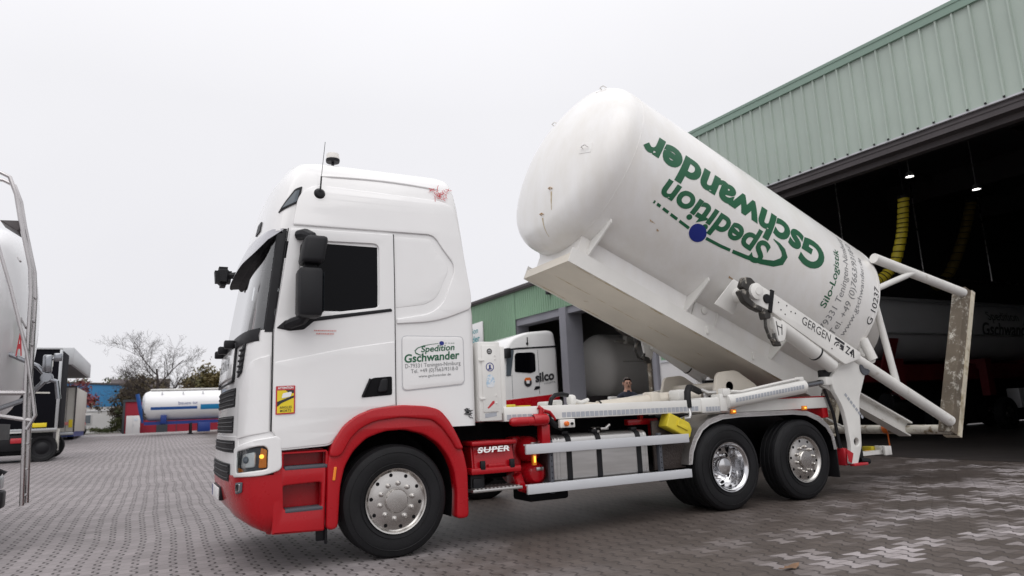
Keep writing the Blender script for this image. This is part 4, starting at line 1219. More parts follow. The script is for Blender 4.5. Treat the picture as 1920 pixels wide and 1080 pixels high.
# rear mudguards
def mudguard(far):
    path = [(3.665, 0.60), (3.70, 0.76), (3.77, 0.90), (3.88, 1.03), (4.03, 1.12), (4.25, 1.175), (4.6, 1.19), (5.55, 1.185), (5.85, 1.16), (6.08, 1.08), (6.23, 0.96), (6.32, 0.82), (6.35, 0.62)]
    y0, y1 = (0.03, 0.66) if not far else (2.47, 1.84)
    mb = MB(); n = len(path)
    mb.add([(x, y, z) for y in (y0, y1) for x, z in path], [(i, i + 1, n + i + 1, n + i) for i in range(n - 1)])
    inn = [(x + (4.9 - x) * 0.02 * (1 if z < 1.1 else 0.4), z - 0.055 * min(1, max(0, (z - 0.6) / 0.45))) for x, z in path]
    inn = [(path[i][0] + 0.055 * (1 if i < 4 else (0.6 if i < 6 else (0 if i < 8 else -0.6 if i < 9 else -1))), path[i][1] - 0.055 * (0 if i in (0, 12) else 0.35 if i in (1, 11) else 0.6 if i in (2, 3, 10) else 1)) for i in range(n)]
    fy = y0 - 0.004 if not far else y0 + 0.004
    mb.add([(x, fy, z) for x, z in path] + [(x, fy, z) for x, z in inn], [(i, i + 1, n + i + 1, n + i) for i in range(n - 1)])
    mg = mb.build('mudguard', M['checker'], truck)
    mb = MB(); yy0, yy1 = (y0 + 0.004, y1) if not far else (y0 - 0.004, y1)
    lin = [(x + (5.05 - x) * 0.012, z - 0.016) for x, z in path]
    mb.add([(x, y, z) for y in (yy0, yy1) for x, z in lin], [(i, i + 1, n + i + 1, n + i) for i in range(n - 1)])
    mb.build('guard_liner', M['dark'], mg)
    mb = MB(); mb.tube([(x, fy, z) for x, z in inn], 0.007, 6); mb.build('edge_bead', M['alu'], mg)
    for x in (4.46, 5.77):
        mb = MB(); a, b = sorted((fy, fy + (-0.035 if not far else 0.035))); mb.box((x - 0.045, a, 1.175), (x + 0.045, b, 1.235), 0.01); lm = mb.build('marker_lamp', M['amber'], mg)
        mb = MB(); q = fy + (-0.037 if not far else 0.037); mb.box((x - 0.015, min(q, fy), 1.198), (x + 0.022, max(q, fy), 1.216), 0.002); mb.build('lit_bulb', M['amberlit'], lm)
    mb = MB(); a, b = (0.05, 0.60) if not far else (1.90, 2.45); mb.box((6.36, a, 0.24), (6.38, b, 0.72), 0.004); mb.build('mudflap', M['rubber'], mg)
mudguard(False)
mudguard(True)

# --- headboard locker behind the cab
mb = MB(); mb.box((0.905, 0.0, 1.235), (1.165, 2.5, 2.07), 0.012); mb.box((1.15, 0.02, 1.3), (1.24, 0.10, 2.03), 0.03); mb.box((1.15, 2.4, 1.3), (1.24, 2.48, 2.03), 0.03)
hb = mb.build('headboard_locker', M['white2'], truck)
mb = MB(); mb.box((0.945, -0.010, 1.33), (1.12, 0.0, 2.03), 0.004)
for z in (1.42, 1.50, 1.88, 1.92): mb.lathe([(0.007, 0), (0.007, -0.018), (0, -0.02)], (1.10, 0, z), (0, 1, 0), 8)
for z in (1.46, 1.86): mb.box((0.91, -0.018, z), (0.97, -0.006, z + 0.02), 0.003)
mb.build('locker_door', M['white2'], hb)
mb = MB(); mb.addbm(plate_bm([circle2(1.035, 1.965, 0.031, 24), circle2(1.035, 1.965, 0.021, 24)], 0), 0, side_fn(0, -0.0125)); mb.addbm(plate_bm([circle2(1.035, 1.965, 0.018, 24)], 0), 0, side_fn(0, -0.0125))
mb.build('round_sticker', M['black_ink'], hb)
mb = MB(); mb.addbm(plate_bm([stroke([(1.022, 1.972), (1.048, 1.975)], 0.005)], 0), 0, side_fn(0, -0.014)); mb.addbm(plate_bm([stroke([(1.022, 1.956), (1.048, 1.959)], 0.005)], 0), 0, side_fn(0, -0.014)); mb.build('sticker_mark', M['white_ink'], hb)
mb = MB(); mb.addbm(plate_bm([circle2(1.035, 1.80, 0.047, 28), circle2(1.035, 1.80, 0.039, 28)], 0), 0, side_fn(0, -0.0125)); mb.addbm(text_bm('1', 0.020, 0.045, 0.02), 0, lambda p: Vector((1.025 + p.x, -0.0125, 1.778 + p.y))); mb.addbm(plate_bm([stroke([(1.012, 1.776), (1.058, 1.780)], 0.010)], 0), 0, side_fn(0, -0.0125))
mb.build('round_sticker', M['blue_ink'], hb)
mb = MB(); mb.addbm(plate_bm([rounded([(0.99, 1.585), (1.08, 1.585), (1.09, 1.66), (1.06, 1.72), (1.01, 1.72), (0.985, 1.66)], 0.03)], 0), 0, side_fn(0, -0.0125)); mb.build('pale_sticker', M['pale_ink'], hb)
mb = MB(); mb.addbm(plate_bm([[(0.99, 1.372), (1.005, 1.365), (1.075, 1.42), (1.075, 1.445), (1.05, 1.44)]], 0), 0, side_fn(0, -0.0125)); mb.build('red_sticker', M['red_ink'], hb)
mb = MB(); mb.addbm(plate_bm([[(0.965, 1.27), (1.10, 1.285), (1.10, 1.325), (0.965, 1.315)]], 0), 0, side_fn(0, -0.003)); mb.build('worn_sticker', M['tape'], hb)

# --- subframe rail with reflective tape
mb = MB(); mb.box((1.19, 0.0, 1.222), (3.93, 0.12, 1.372), 0.006); mb.box((1.19, 2.38, 1.222), (3.93, 2.5, 1.372), 0.006)
mb.box((1.19, 0.12, 1.225), (3.93, 2.38, 1.26))
rail = mb.build('subframe', M['white2'], truck)
mb = MB(); x = 1.22
while x < 3.88:
    if not (1.60 < x < 1.85):
        mb.addbm(plate_bm([[(x, 1.237), (x + 0.052, 1.237), (x + 0.052, 1.292), (x, 1.292)]], 0), 0, side_fn(0, -0.0025))
    x += 0.062
mb.build('reflective_tape', M['tape'], rail)
# rear continuation of the frame
mb = MB(); mb.box((3.95, 0.02, 1.20), (4.30, 0.26, 1.395), 0.03); mb.box((4.27, 0.14, 1.19), (6.45, 0.30, 1.34), 0.01)
mb.box((4.25, 0.0, 1.215), (4.37, 0.16, 1.43), 0.012)
mb.build('rear_subframe', M['white2'], truck)
mb = MB(); mb.box((3.95, 2.24, 1.20), (6.45, 2.48, 1.36), 0.01); mb.build('rear_subframe', M['white2'], truck)
mb = MB()
for k in range(5): mb.addbm(plate_bm([[(4.02 + k * 0.05, 1.225), (4.06 + k * 0.05, 1.225), (4.06 + k * 0.05, 1.28), (4.02 + k * 0.05, 1.28)]], 0), 0, side_fn(0, 0.0175))
mb.build('reflective_tape', M['tape'], rail)
# long tilt cylinder and fittings lying on the deck
mb = MB(); mb.tube([(2.70, 0.80, 1.355), (2.92, 0.80, 1.335), (2.93, 0.80, 1.336), (4.60, 0.80, 1.455)], [0.055, 0.06, 0.078, 0.085], 20)
mb.lathe([(0, -0.06), (0.075, -0.06), (0.075, 0.06), (0, 0.06)], (2.62, 0.80, 1.36), (0, 1, 0), 20)
tc_ = mb.build('tilt_cylinder', M['cream'], truck)
mb = MB(); mb.box((3.72, 0.70, 1.30), (3.88, 0.9, 1.505), 0.03); mb.build('cylinder_clamp', M['cream'], tc_)
mb = MB(); mb.lathe([(0.06, 0.0), (0.083, 0.0), (0.083, 0.025), (0.06, 0.025)], (2.93, 0.80, 1.336), (1, 0, 0.07), 20); mb.build('gland_ring', M['black'], tc_)
for lo, hi, bv in (((1.98, 0.5, 1.37), (2.10, 0.7, 1.425), 0.02), ((2.16, 0.55, 1.37), (2.26, 0.7, 1.44), 0.02), ((2.40, 0.6, 1.37), (2.50, 0.72, 1.50), 0.04), ((4.02, 0.5, 1.37), (4.20, 0.72, 1.52), 0.03)):
    mb = MB(); mb.box(lo, hi, bv); mb.build('valve_block', M['white2'], truck)
mb = MB(); mb.tube([(2.48, 0.66, 1.43), (2.60, 0.68, 1.40), (2.72, 0.7, 1.43)], 0.025, 8); mb.build('pipe', M['white2'], truck)
mb = MB(); mb.tube([(2.02, 0.45, 1.38), (2.04, 0.45, 1.45), (2.10, 0.46, 1.495), (2.20, 0.48, 1.505), (2.30, 0.5, 1.49)], 0.026, 10); mb.build('hose', M['black'], truck)
mb = MB(); mb.tube([(3.74, 0.02, 1.28), (3.735, 0.02, 1.38), (3.76, 0.04, 1.47), (3.84, 0.1, 1.525), (3.97, 0.2, 1.53), (4.16, 0.3, 1.49), (4.22, 0.34, 1.48)], 0.042, 12)
hz = mb.build('hose', M['rubber'], truck)
mb = MB(); mb.tube([(3.74, 0.02, 1.29), (3.74, 0.0, 1.20), (3.71, -0.01, 1.155), (3.62, -0.01, 1.15)], 0.022, 10); mb.tube([(4.20, 0.33, 1.482), (4.26, 0.33, 1.50), (4.33, 0.28, 1.46), (4.42, 0.24, 1.46)], 0.026, 10); mb.build('fitting', M['alu'], hz)
mb = MB(); mb.box((1.22, 0.05, 1.37), (1.36, 0.2, 1.40), 0.012); mb.box((1.40, 0.06, 1.37), (1.55, 0.16, 1.385), 0.006); mb.build('strap_buckle', M['yellow'], truck)

# --- lift gear, both sides
def lift(far):
    Y = (lambda y: y) if not far else (lambda y: 2 * YC - y)
    fn = (lambda y: (lambda c: Vector((c.x, y - c.z, c.y)))) if not far else (lambda y: (lambda c: Vector((c.x, 2 * YC - y + c.z, c.y))))
    P = lambda x, y, z: Vector((x, Y(y), z))
    ax = (0, 1, 0) if not far else (0, -1, 0)
    # upright mast with an eye at its foot
    mast = rounded([(6.58, 1.80), (6.93, 1.90), (7.14, 1.75), (7.00, 1.50), (6.87, 1.28), (6.84, 1.0), (6.80, 0.64), (6.67, 0.40), (6.53, 0.41), (6.575, 0.66), (6.55, 1.0), (6.50, 1.21), (6.36, 1.42), (6.33, 1.60)], [.05, .05, .06, .12, .15, .1, .06, .02, .02, .06, .1, .15, .06, .08])
    mb = MB(); mb.addbm(plate_bm([mast, circle2(6.70, 0.70, 0.055, 20)], 0.07, 0.010), 0, fn(0.0))
    ms = mb.build('lift_mast', M['white2'], truck)
    mb = MB(); mb.lathe([(0.105, -0.055), (0.105, 0.05)], P(7.07, 0.0, 1.735), (0, 1, 0), 24); mb.lathe([(0.055, -0.056), (0.105, -0.055)], P(7.07, 0.0, 1.735), (0, 1, 0), 24); mb.lathe([(0.0, -0.04), (0.055, -0.056)], P(7.07, 0.0, 1.735), (0, 1, 0), 24)
    mb.build('pivot_eye', M['grey'], ms)
    mb = MB()
    for k in range(7):
        x = 6.56 + k * 0.048; z = 1.36 - k * 0.052
        mb.addbm(plate_bm([[(x, z), (x + 0.036, z - 0.039), (x + 0.066, z - 0.012), (x + 0.030, z + 0.027)]], 0), 0, fn(-0.038))
    mb.build('reflective_tape', M['tape'], ms)
    mb = MB(); mb.tube([P(6.55, 0.12, 0.6), P(6.5, 0.13, 1.1), P(6.38, 0.14, 1.45)], 0.02, 8); mb.tube([P(6.50, 0.10, 0.62), P(6.45, 0.1, 1.1), P(6.33, 0.1, 1.45)], 0.016, 8); mb.build('hose', M['black'], ms)
    # side arm
    arm = rounded([(4.80, 2.86), (4.95, 2.865), (5.22, 2.745), (6.86, 1.945), (6.84, 1.86), (6.50, 1.775), (5.13, 2.50), (4.80, 2.60)], [.06, .05, .03, .03, .03, .04, .03, .05])
    mb = MB(); mb.addbm(plate_bm([arm], 0.06, 0.008), 0, fn(-0.14))
    am = mb.build('lift_arm', M['white2'], truck)
    mb = MB()
    for x, z in ((5.30, 2.62), (5.45, 2.58), (5.33, 2.52), (5.52, 2.50), (5.40, 2.46), (5.60, 2.48), (6.25, 2.0)): mb.lathe([(0.010, 0), (0.010, -0.004), (0, -0.004)], P(x, -0.171, z), ax, 8)
    mb.lathe([(0.0, -0.03), (0.06, -0.025), (0.065, 0)], P(5.08, -0.17, 2.66), ax, 16)
    b0 = Vector((5.20, 2.78)); b1 = Vector((5.11, 2.48))
    mb.addbm(plate_bm([stroke([tuple(b0), tuple(b1)], 0.06)], 0.03, 0.004), 0, fn(-0.175))
    mb.addbm(plate_bm([stroke([(6.70, 1.99), (6.685, 1.87)], 0.022)], 0.004), 0, fn(-0.172))
    mb.build('arm_fitting', M['black'], am)
    if not far:
        an = math.atan2(1.945 - 2.745, 6.86 - 5.22)
        side_text('lettering', 'GERGEN', 5.70, 2.345, 0.58, 0.115, an, M['black_ink'], am, -0.004, 0, -0.173)
        side_text('lettering', 'Z4', 6.515, 1.945, 0.15, 0.115, an, M['black_ink'], am, 0.012, 0, -0.173)
        c_, s__ = math.cos(an), math.sin(an)
        tf = lambda p: Vector((6.30 + p.x * c_ - p.y * s__, -0.173, 2.055 + p.x * s__ + p.y * c_))
        mb = MB(); mb.addbm(plate_bm([[(0, 0.09), (0.20, 0.09), (0.20, 0.125), (0, 0.125)]], 0), 0, tf); mb.addbm(plate_bm([[(0.12, 0.0), (0.20, 0.0), (0.20, 0.075), (0.12, 0.075)], circle2(0.135, 0.02, 0.012, 10)], 0), 0, tf)
        mb.addbm(plate_bm([stroke([(0.01, 0.0), (0.02, 0.04), (0.06, 0.07), (0.10, 0.072)], 0.018)], 0), 0, tf); mb.addbm(plate_bm([stroke([(0.05, 0.0), (0.06, 0.03), (0.10, 0.042)], 0.014)], 0), 0, tf)
        mb.build('logo', M['black_ink'], am)
    # jaw gripping the silo trunnion
    mb = MB()
    jaw = rounded([(4.62, 2.80), (4.70, 2.94), (4.82, 2.93), (4.90, 2.86), (4.80, 2.84), (4.76, 2.78), (4.72, 2.75)], 0.03)
    jaw2 = rounded([(4.58, 2.74), (4.66, 2.78), (4.76, 2.74), (4.74, 2.66), (4.86, 2.58), (4.98, 2.54), (4.95, 2.47), (4.80, 2.52), (4.66, 2.60)], 0.03)
    mb.addbm(plate_bm([jaw], 0.09, 0.012), 0, fn(-0.15)); mb.addbm(plate_bm([jaw2], 0.09, 0.012), 0, fn(-0.15))
    mb.addbm(plate_bm([rounded([(5.0, 2.50), (5.14, 2.53), (5.13, 2.40), (5.02, 2.38)], 0.03)], 0.10, 0.01), 0, fn(-0.12))
    mb.tube([P(5.06, -0.13, 2.42), P(5.02, -0.16, 2.28), P(5.07, -0.16, 2.14), P(5.16, -0.15, 2.10), P(5.19, -0.13, 2.2)], 0.022, 8)
    mb.addbm(plate_bm([rounded([(5.12, 2.16), (5.26, 2.13), (5.30, 2.03), (5.18, 2.03)], 0.03)], 0.06, 0.01), 0, fn(-0.12))
    mb.build('jaw', M['grease'], am)
    mb = MB(); mb.addbm(plate_bm([rounded([(5.16, 2.43), (5.42, 2.32), (5.34, 2.10), (5.22, 2.08)], 0.04)], 0.05, 0.008), 0, fn(-0.15))
    mb.build('jaw_bracket', M['white2'], am)
    mb = MB()
    for pts in ([(5.21, 2.36), (5.23, 2.17)], [(5.31, 2.32), (5.29, 2.18)], [(5.22, 2.30), (5.31, 2.27)]): mb.addbm(plate_bm([stroke(pts, 0.014)], 0.002), 0, fn(-0.177))
    mb.build('scuff', M['black_ink'], am)
    # ram under the arm
    mb = MB(); mb.tube([P(5.33, -0.06, 2.36), P(5.335, -0.06, 2.358), P(6.05, -0.06, 1.945)], 0.104, 22); mb.tube([P(6.05, -0.06, 1.945), P(6.36, -0.05, 1.765)], 0.098, 22)
    rm = mb.build('arm_ram', M['white2'], truck)
    mb = MB(); d = Vector((0.72, 0, -0.413)).normalized(); mb.lathe([(0.098, -0.012), (0.109, -0.012), (0.109, 0.012), (0.098, 0.012)], P(6.05, -0.06, 1.945), d, 22); mb.box(P(6.25, 0.02, 1.55) if not far else (6.25, Y(0.12), 1.55), P(6.52, 0.12, 1.72) if not far else (6.52, Y(0.02), 1.72), 0.02)
    mb.build('seal_ring', M['black'], rm)
    mb = MB(); mb.tube([P(5.45, -0.09, 2.50), P(5.9, -0.1, 2.22), P(6.2, -0.09, 2.03)], 0.016, 8); mb.tube([P(5.5, -0.13, 2.43), P(5.85, -0.13, 2.21)], 0.012, 8); mb.build('ram_pipe', M['steel'], rm)
    # erecting ram from the frame to the mast
    mb = MB(); mb.tube([P(4.36, 0.04, 1.335), P(4.37, 0.04, 1.336), P(5.82, 0.04, 1.50), P(5.83, 0.04, 1.50)], [0.08, 0.10, 0.10, 0.085], 22)
    er = mb.build('erecting_ram', M['white2'], truck)
    mb = MB(); mb.tube([P(5.80, 0.04, 1.50), P(6.26, 0.04, 1.552)], 0.038, 14); mb.build('piston_rod', M['rod'], er)
    mb = MB(); mb.box(P(6.22, -0.03, 1.50) if not far else (6.22, Y(0.11), 1.50), P(6.40, 0.11, 1.62) if not far else (6.40, Y(-0.03), 1.62), 0.02); mb.tube([P(4.42, -0.02, 1.46), P(4.6, -0.02, 1.45), P(5.3, -0.02, 1.55), P(5.68, -0.02, 1.60), P(5.76, 0.0, 1.60)], 0.02, 8); mb.box(P(5.70, -0.03, 1.565) if not far else (5.70, Y(0.05), 1.565), P(5.79, 0.05, 1.625) if not far else (5.79, Y(-0.03), 1.625), 0.01)
    mb.box(P(4.30, -0.02, 1.40) if not far else (4.30, Y(0.08), 1.40), P(4.42, 0.08, 1.50) if not far else (4.42, Y(-0.02), 1.50), 0.01)
    mb.build('ram_fitting', M['white2'], er)
    mb = MB()
    for k in range(23):
        q = 4.46 + k * 0.056; zz = 1.335 + (q - 4.36) * 0.1130
        vs = [P(q, 0.04 - 0.1025 * math.cos(a), zz + 0.1025 * math.sin(a) + dx * 0.113) for dx in (0,) for a in (-0.25, 0.0, 0.25)] + [P(q + 0.044, 0.04 - 0.1025 * math.cos(a), zz + 0.044 * 0.113 + 0.1025 * math.sin(a)) for a in (-0.25, 0.0, 0.25)]
        mb.add(vs, [(0, 1, 4, 3), (1, 2, 5, 4)])
    mb.build('reflective_tape', M['tape'], er)
lift(False)
lift(True)
mb = MB(); mb.addbm(plate_bm([rounded([(5.05, 1.28), (6.0, 1.28), (5.95, 1.55), (5.55, 1.78), (5.2, 1.75)], 0.08)], 0.06, 0.01), 0, lambda c: Vector((c.x - 0.25, 1.9 - c.z, c.y)))
mb.addbm(plate_bm([rounded([(5.05, 1.28), (6.0, 1.28), (5.95, 1.55), (5.55, 1.78), (5.2, 1.75)], 0.08)], 0.06, 0.01), 0, lambda c: Vector((c.x - 0.25, 0.75 - c.z, c.y)))
mb.tube([(5.15, 0.72, 1.55), (5.15, 1.95, 1.55)], 0.07, 14)
mb.build('tilt_cradle', M['cream'], truck)
mb = MB(); mb.box((6.3, 0.15, 1.05), (6.42, 2.35, 1.36), 0.01); mb.build('rear_crossmember', M['red'], truck)
mb = MB(); mb.box((6.52, 0.05, 0.38), (6.66, 0.30, 0.62), 0.02); mb.add([(6.45, -0.05, 0.62), (6.58, -0.05, 0.55), (6.52, -0.05, 0.42), (6.48, -0.03, 0.45)], [(0, 1, 2, 3)])
mb.box((6.56, -0.06, 0.375), (6.86, 0.02, 0.415), 0.01); mb.build('tail_lamp', M['redlens'], truck)
mb = MB(); mb.box((6.7, 0.3, 0.42), (6.86, 2.2, 0.56), 0.02); mb.box((6.72, 0.06, 0.40), (6.95, 0.32, 0.60), 0.03); mb.tube([(6.8, 0.02, 0.44), (6.93, -0.02, 0.42)], 0.04, 10); mb.build('underrun_bar', M['black'], truck)
mb = MB(); mb.box((7.98, 0.36, 0.425), (8.02, 0.62, 0.56), 0.01); mb.box((7.86, 0.36, 0.425), (7.98, 0.40, 0.56), 0.01); mb.box((6.86, 0.45, 0.44), (7.98, 0.53, 0.50))
tb = mb.build('tail_bracket', M['white2'], truck)
mb = MB(); mb.box((7.90, 0.62, 0.45), (7.99, 0.78, 0.55), 0.01); mb.build('lamp_housing', M['yellow'], tb)
mb = MB(); mb.box((7.885, 0.64, 0.455), (7.90, 0.67, 0.475)); mb.box((7.885, 0.69, 0.455), (7.90, 0.72, 0.475)); mb.build('lit_bulb', M['amberlit'], tb)
# wheel chock in its holder (can be lifted out)
mb = MB(); an = -0.42
rt = Matrix.Rotation(0.42, 3, 'Y')
ck = [(-0.19, -0.09), (0.19, -0.09), (0.19, 0.02), (0.13, 0.085), (-0.19, 0.085)]
cth, sth = math.cos(an), math.sin(an)
mb.addbm(plate_bm([rounded(ck, 0.02)], 0.16, 0.012), 0, lambda c: Vector((3.54 + c.x * cth - c.y * sth, 0.05 - c.z, 1.075 + c.x * sth + c.y * cth)))
mb.addbm(plate_bm([rounded([(-0.05, -0.02), (0.12, -0.02), (0.12, 0.015), (-0.01, 0.015), (-0.01, 0.05), (-0.05, 0.05)], 0.006)], 0.02, 0.004), 0, lambda c: Vector((3.54 + c.x * cth - c.y * sth, -0.038 - c.z, 1.075 + c.x * sth + c.y * cth)))
tag(mb.build('wheel_chock', M['yellow']), 'yellow plastic wheel chock hung above the side rail before the drive wheel', 'wheel chock')

# ------------------------------------------------------------------ the raised silo
TT = 0.4115
AX = Vector((math.cos(TT), 0, -math.sin(TT)))
NX = Vector((math.sin(TT), 0, math.cos(TT)))
A0 = Vector((5.0, 1.17, 3.82))
RAD = 1.28
SA, SB = -2.06, 2.76
silo = thing('silo_container', 'white tilted silo container with green lettering raised on the lorry', 'silo', (A0.x, A0.y, A0.z - 2))
def cyl(s, th, r=RAD):
    th = R(th)
    return A0 + AX * s + (Vector((0, -math.cos(th), 0)) + NX * math.sin(th)) * r
def bp(s, y, n): return Vector((A0.x, y, A0.z)) + AX * s + NX * n
mb = MB()
prof = []
RK, RC = 0.38, 2.45                 # torispherical head: crown and knuckle radii
HC = RC - math.sqrt((RC - RK) ** 2 - (RAD - RK) ** 2)
def head_h(r):
    rt = (RAD - RK) * RC / (RC - RK)
    if r <= rt: return HC - RC + math.sqrt(RC * RC - r * r)
    return math.sqrt(max(0.0, RK * RK - (r - RAD + RK) ** 2))
RT = (RAD - RK) * RC / (RC - RK)
for k in range(11): prof.append((RT * k / 10, SA - head_h(RT * k / 10)))
for k in range(1, 15):
    a = math.acos((RT - RAD + RK) / RK) * (1 - k / 14)
    prof.append((RAD - RK + RK * math.cos(a), SA - RK * math.sin(a)))
prof = prof[:-1] + [(RAD, SA)]
for k in range(1, 13): prof.append((RAD, SA + (SB - SA) * k / 12))
prof += [(RAD - 0.02, SB + 0.01), (RAD - 0.05, SB - 0.03)]
mb.lathe(prof, A0, AX, 96)
tank_o = mb.build('tank', M['tank'], silo, sharp=50)
mb = MB()
for s in (-1.97, 2.70): mb.tube([A0 + AX * s + (Vector((0, -math.cos(a), 0)) + NX * math.sin(a)) * (RAD - 0.003) for a in [2 * math.pi * k / 80 for k in range(80)]], 0.006, 6, closed=True)
mb.build('weld_seam', M['tank'], tank_o)
mb = MB(); mb.lathe([(RAD - 0.06, SB - 0.05), (RAD - 0.16, SB + 0.10), (0.62, SB + 0.95), (0.36, SB + 1.12), (0.24, SB + 1.18), (0.24, SB + 1.32), (0, SB + 1.32)], A0, AX, 64)
mb.build('outlet_cone', M['silo_grey'], tank_o)
# lettering on the shell
def up_text(name, body, s0, th0, w, h, material, bold, shear=0.0, space=1.0, tilt=0.0):
    mb = MB(); mb.addbm(text_bm(body, w, h, bold, shear, 0.2, 0.05, space), 0, lambda p: cyl(s0 - p.x, th0 - math.degrees(p.y / RAD) + tilt * p.x, RAD + 0.003))
    return mb.build(name, material, tank_o)
def round_text(name, body, s0, th0, w, h, material, bold=0.0, slope=0.0):
    mb = MB(); mb.addbm(text_bm(body, w, h, bold, 0.0, 0.05, 0.2), 0, lambda p: cyl(s0 - p.y, th0 + math.degrees(p.x / RAD), RAD + 0.003))
    return mb.build(name, material, tank_o)
up_text('lettering', 'Gschwander', 1.50, 11.2, 3.40, 0.43, M['green_ink'], 0.040, 0.16)
up_text('lettering', 'Spedition', 0.50, -9.6, 1.92, 0.34, M['green_ink'], 0.030, 0.22)
round_text('lettering', 'Silo-Logistik', 1.81, -25.0, 0.98, 0.115, M['green_ink'], 0.012)
round_text('lettering', '79331 Teningen-Nimburg', 2.02, -37.0, 1.66, 0.115, M['grey_ink'], -0.004)
round_text('lettering', 'Tel. +49 (0)7663/9318-0', 2.22, -37.0, 1.62, 0.115, M['grey_ink'], -0.004)
round_text('lettering', 'www.gschwander.de', 2.38, -34.0, 1.36, 0.085, M['grey_ink'], -0.004)
round_text('lettering', 'G 10237', 2.72, -18.5, 0.62, 0.105, M['black_ink'], 0.004)
mb = MB()
def shell_plate(poly): mb.addbm(plate_bm([poly], 0, 0, 0.1, 2.5), 0, lambda c: cyl(c.x, c.y, RAD + 0.003))
def shell_stroke(pts, w):
    """pts (s, theta); widths in metres"""
    n = len(pts); deg = math.degrees(1 / RAD)
    P2 = [(s, t / deg) for s, t in pts]
    q = stroke(P2, w)
    mb.addbm(plate_bm([q], 0, 0, 0.08, 0.05), 0, lambda c: cyl(c.x, c.y * deg, RAD + 0.003))
shell_stroke([(0.50, -4.6), (0.62, -5.6), (0.72, -7.6), (0.78, -10.5), (0.76, -14.5), (0.65, -18.4), (0.45, -21.5), (0.20, -24.0), (-0.04, -25.5)], [0.012, 0.05, 0.085, 0.105, 0.105, 0.085, 0.07, 0.055, 0.05])
shell_stroke([(-0.08, -25.7), (-0.25, -26.6), (-0.5, -27.3)], 0.042)
for a, b in ((-0.80, -0.98), (-1.02, -1.14), (-1.18, -1.28), (-1.325, -1.385), (-1.42, -1.445)):
    shell_stroke([(a, -27.6 + (-0.8 - a) * 3.6), (b, -27.6 + (-0.8 - b) * 3.6)], 0.040)
mb.build('emblem_sweep', M['green_ink'], tank_o)
mb = MB(); deg = math.degrees(1 / RAD)
mb.addbm(plate_bm([circle2(-0.65, -27.2 / deg, 0.135, 32, 0.12)], 0, 0, 0.06, 0.05), 0, lambda c: cyl(c.x, c.y * deg, RAD + 0.005))
mb.build('emblem_dot', M['blue_ink'], tank_o)
mb = MB()
for s, t, w, h in ((0.13, -39, 0.10, 0.02), (0.24, -41, 0.05, 0.015), (-1.36, -35.0, 0.10, 0.014), (-1.20, -37.5, 0.05, 0.02)):
    mb.addbm(plate_bm([rounded([(s, t / deg), (s + w, t / deg - 0.01), (s + w, t / deg - h), (s + 0.02, t / deg - h - 0.01)], 0.006)], 0, 0, 0.08, 0.05), 0, lambda c: cyl(c.x, c.y * deg, RAD + 0.003))
mb.build('rust_marks', M['rust'], tank_o)
# small lugs on the head
def head_pt(r, phi, out=0.0):
    return A0 + AX * (SA - head_h(r) - out) + (Vector((0, -math.cos(phi), 0)) + NX * math.sin(phi)) * r
for r_, ph in ((0.92, R(-14)), (1.16, R(62)), (1.02, R(122)), (0.78, R(-62)), (1.0, R(-80))):
    mb = MB(); p = head_pt(r_, ph)
    u = Vector((0, 1, 0))
    big = ph > R(-40)
    if big: mb.tube([p + u * -0.045, p + u * -0.04 - AX * 0.055, p + u * 0.04 - AX * 0.055, p + u * 0.045], 0.009, 8)
    else:
        mb.tube([p + u * -0.022, p + u * -0.022 - AX * 0.03, p + u * 0.022 - AX * 0.03, p + u * 0.022], 0.010, 8)
    mb.build('lifting_eye', M['tank'] if big else M['rust'], tank_o)
    if big:
        mb = MB(); q_ = rounded([(-0.085, -0.075), (0.085, -0.075), (0.085, 0.075), (-0.085, 0.075)], 0.015)
        mb.addbm(plate_bm([q_], 0.006, 0.002), 0, lambda c: p + u * c.x + NX * c.y + AX * (c.z - 0.002 - (0.0)) + AX * (head_h(r_) - head_h(min(1.27, math.hypot(p.y + c.x - A0.y, (p - A0).dot(NX) + c.y)))))
        mb.build('eye_pad', M['tank'], tank_o)
# skid beam under the tank
mb = MB()
y0, y1 = 0.58, 1.76
for mi_, (n0, n1, ya, yb, sa_) in enumerate(((-1.60, -1.475, y0, y1, SA), (-1.48, -0.95, y0 + 0.05, y1 - 0.05, SA + 0.10))):
    for_s = [sa_, 2.66]
    vs = [bp(s, y, n) for s in for_s for y, n in ((ya, n0), (yb, n0), (yb, n1), (ya, n1))]
    mb.add(vs, [(0, 1, 2, 3), (7, 6, 5, 4), (0, 4, 5, 1), (1, 5, 6, 2), (2, 6, 7, 3), (3, 7, 4, 0)], mi_)
beam = mb.build('skid_beam', [M['cream'], M['tank']], silo)
mb = MB()
for ysgn in (-1, 1):
    e0 = y0 - 0.002 if ysgn < 0 else y1 + 0.002
    th = 0.012 * ysgn
    vs = [bp(s, y, n) for s in (SA - 0.004, 2.66) for y, n in ((e0, -1.605), (e0 + th, -1.605), (e0 + th, -1.40), (e0, -1.40))]
    mb.add(vs, [(0, 1, 2, 3), (7, 6, 5, 4), (0, 4, 5, 1), (1, 5, 6, 2), (2, 6, 7, 3), (3, 7, 4, 0)])
mb.build('edge_flange', M['white2'], beam)
for s in (-1.82, -0.12, 1.55):
    for sg in (-1, 1):
        mb = MB(); f = (lambda d: y0 + d) if sg < 0 else (lambda d: y1 - d)
        pr = [(0.0, -1.475), (0.0, -1.42), (-0.33, -0.99), (-0.30, -0.93), (0.10, -1.14), (0.14, -1.475)]
        mb.prism(pr, lambda d, n: bp(s, f(d), n), lambda d, n: bp(s + 0.022, f(d), n)); mb.build('gusset', M['white2'], beam)
mb = MB()
for s in (0.3, 1.2, 2.1):
    c = bp(s, y0 - 0.01, -1.50); mb.box(c - Vector((0.02, 0.03, 0.05)), c + Vector((0.02, 0.0, 0.05)), 0.005)
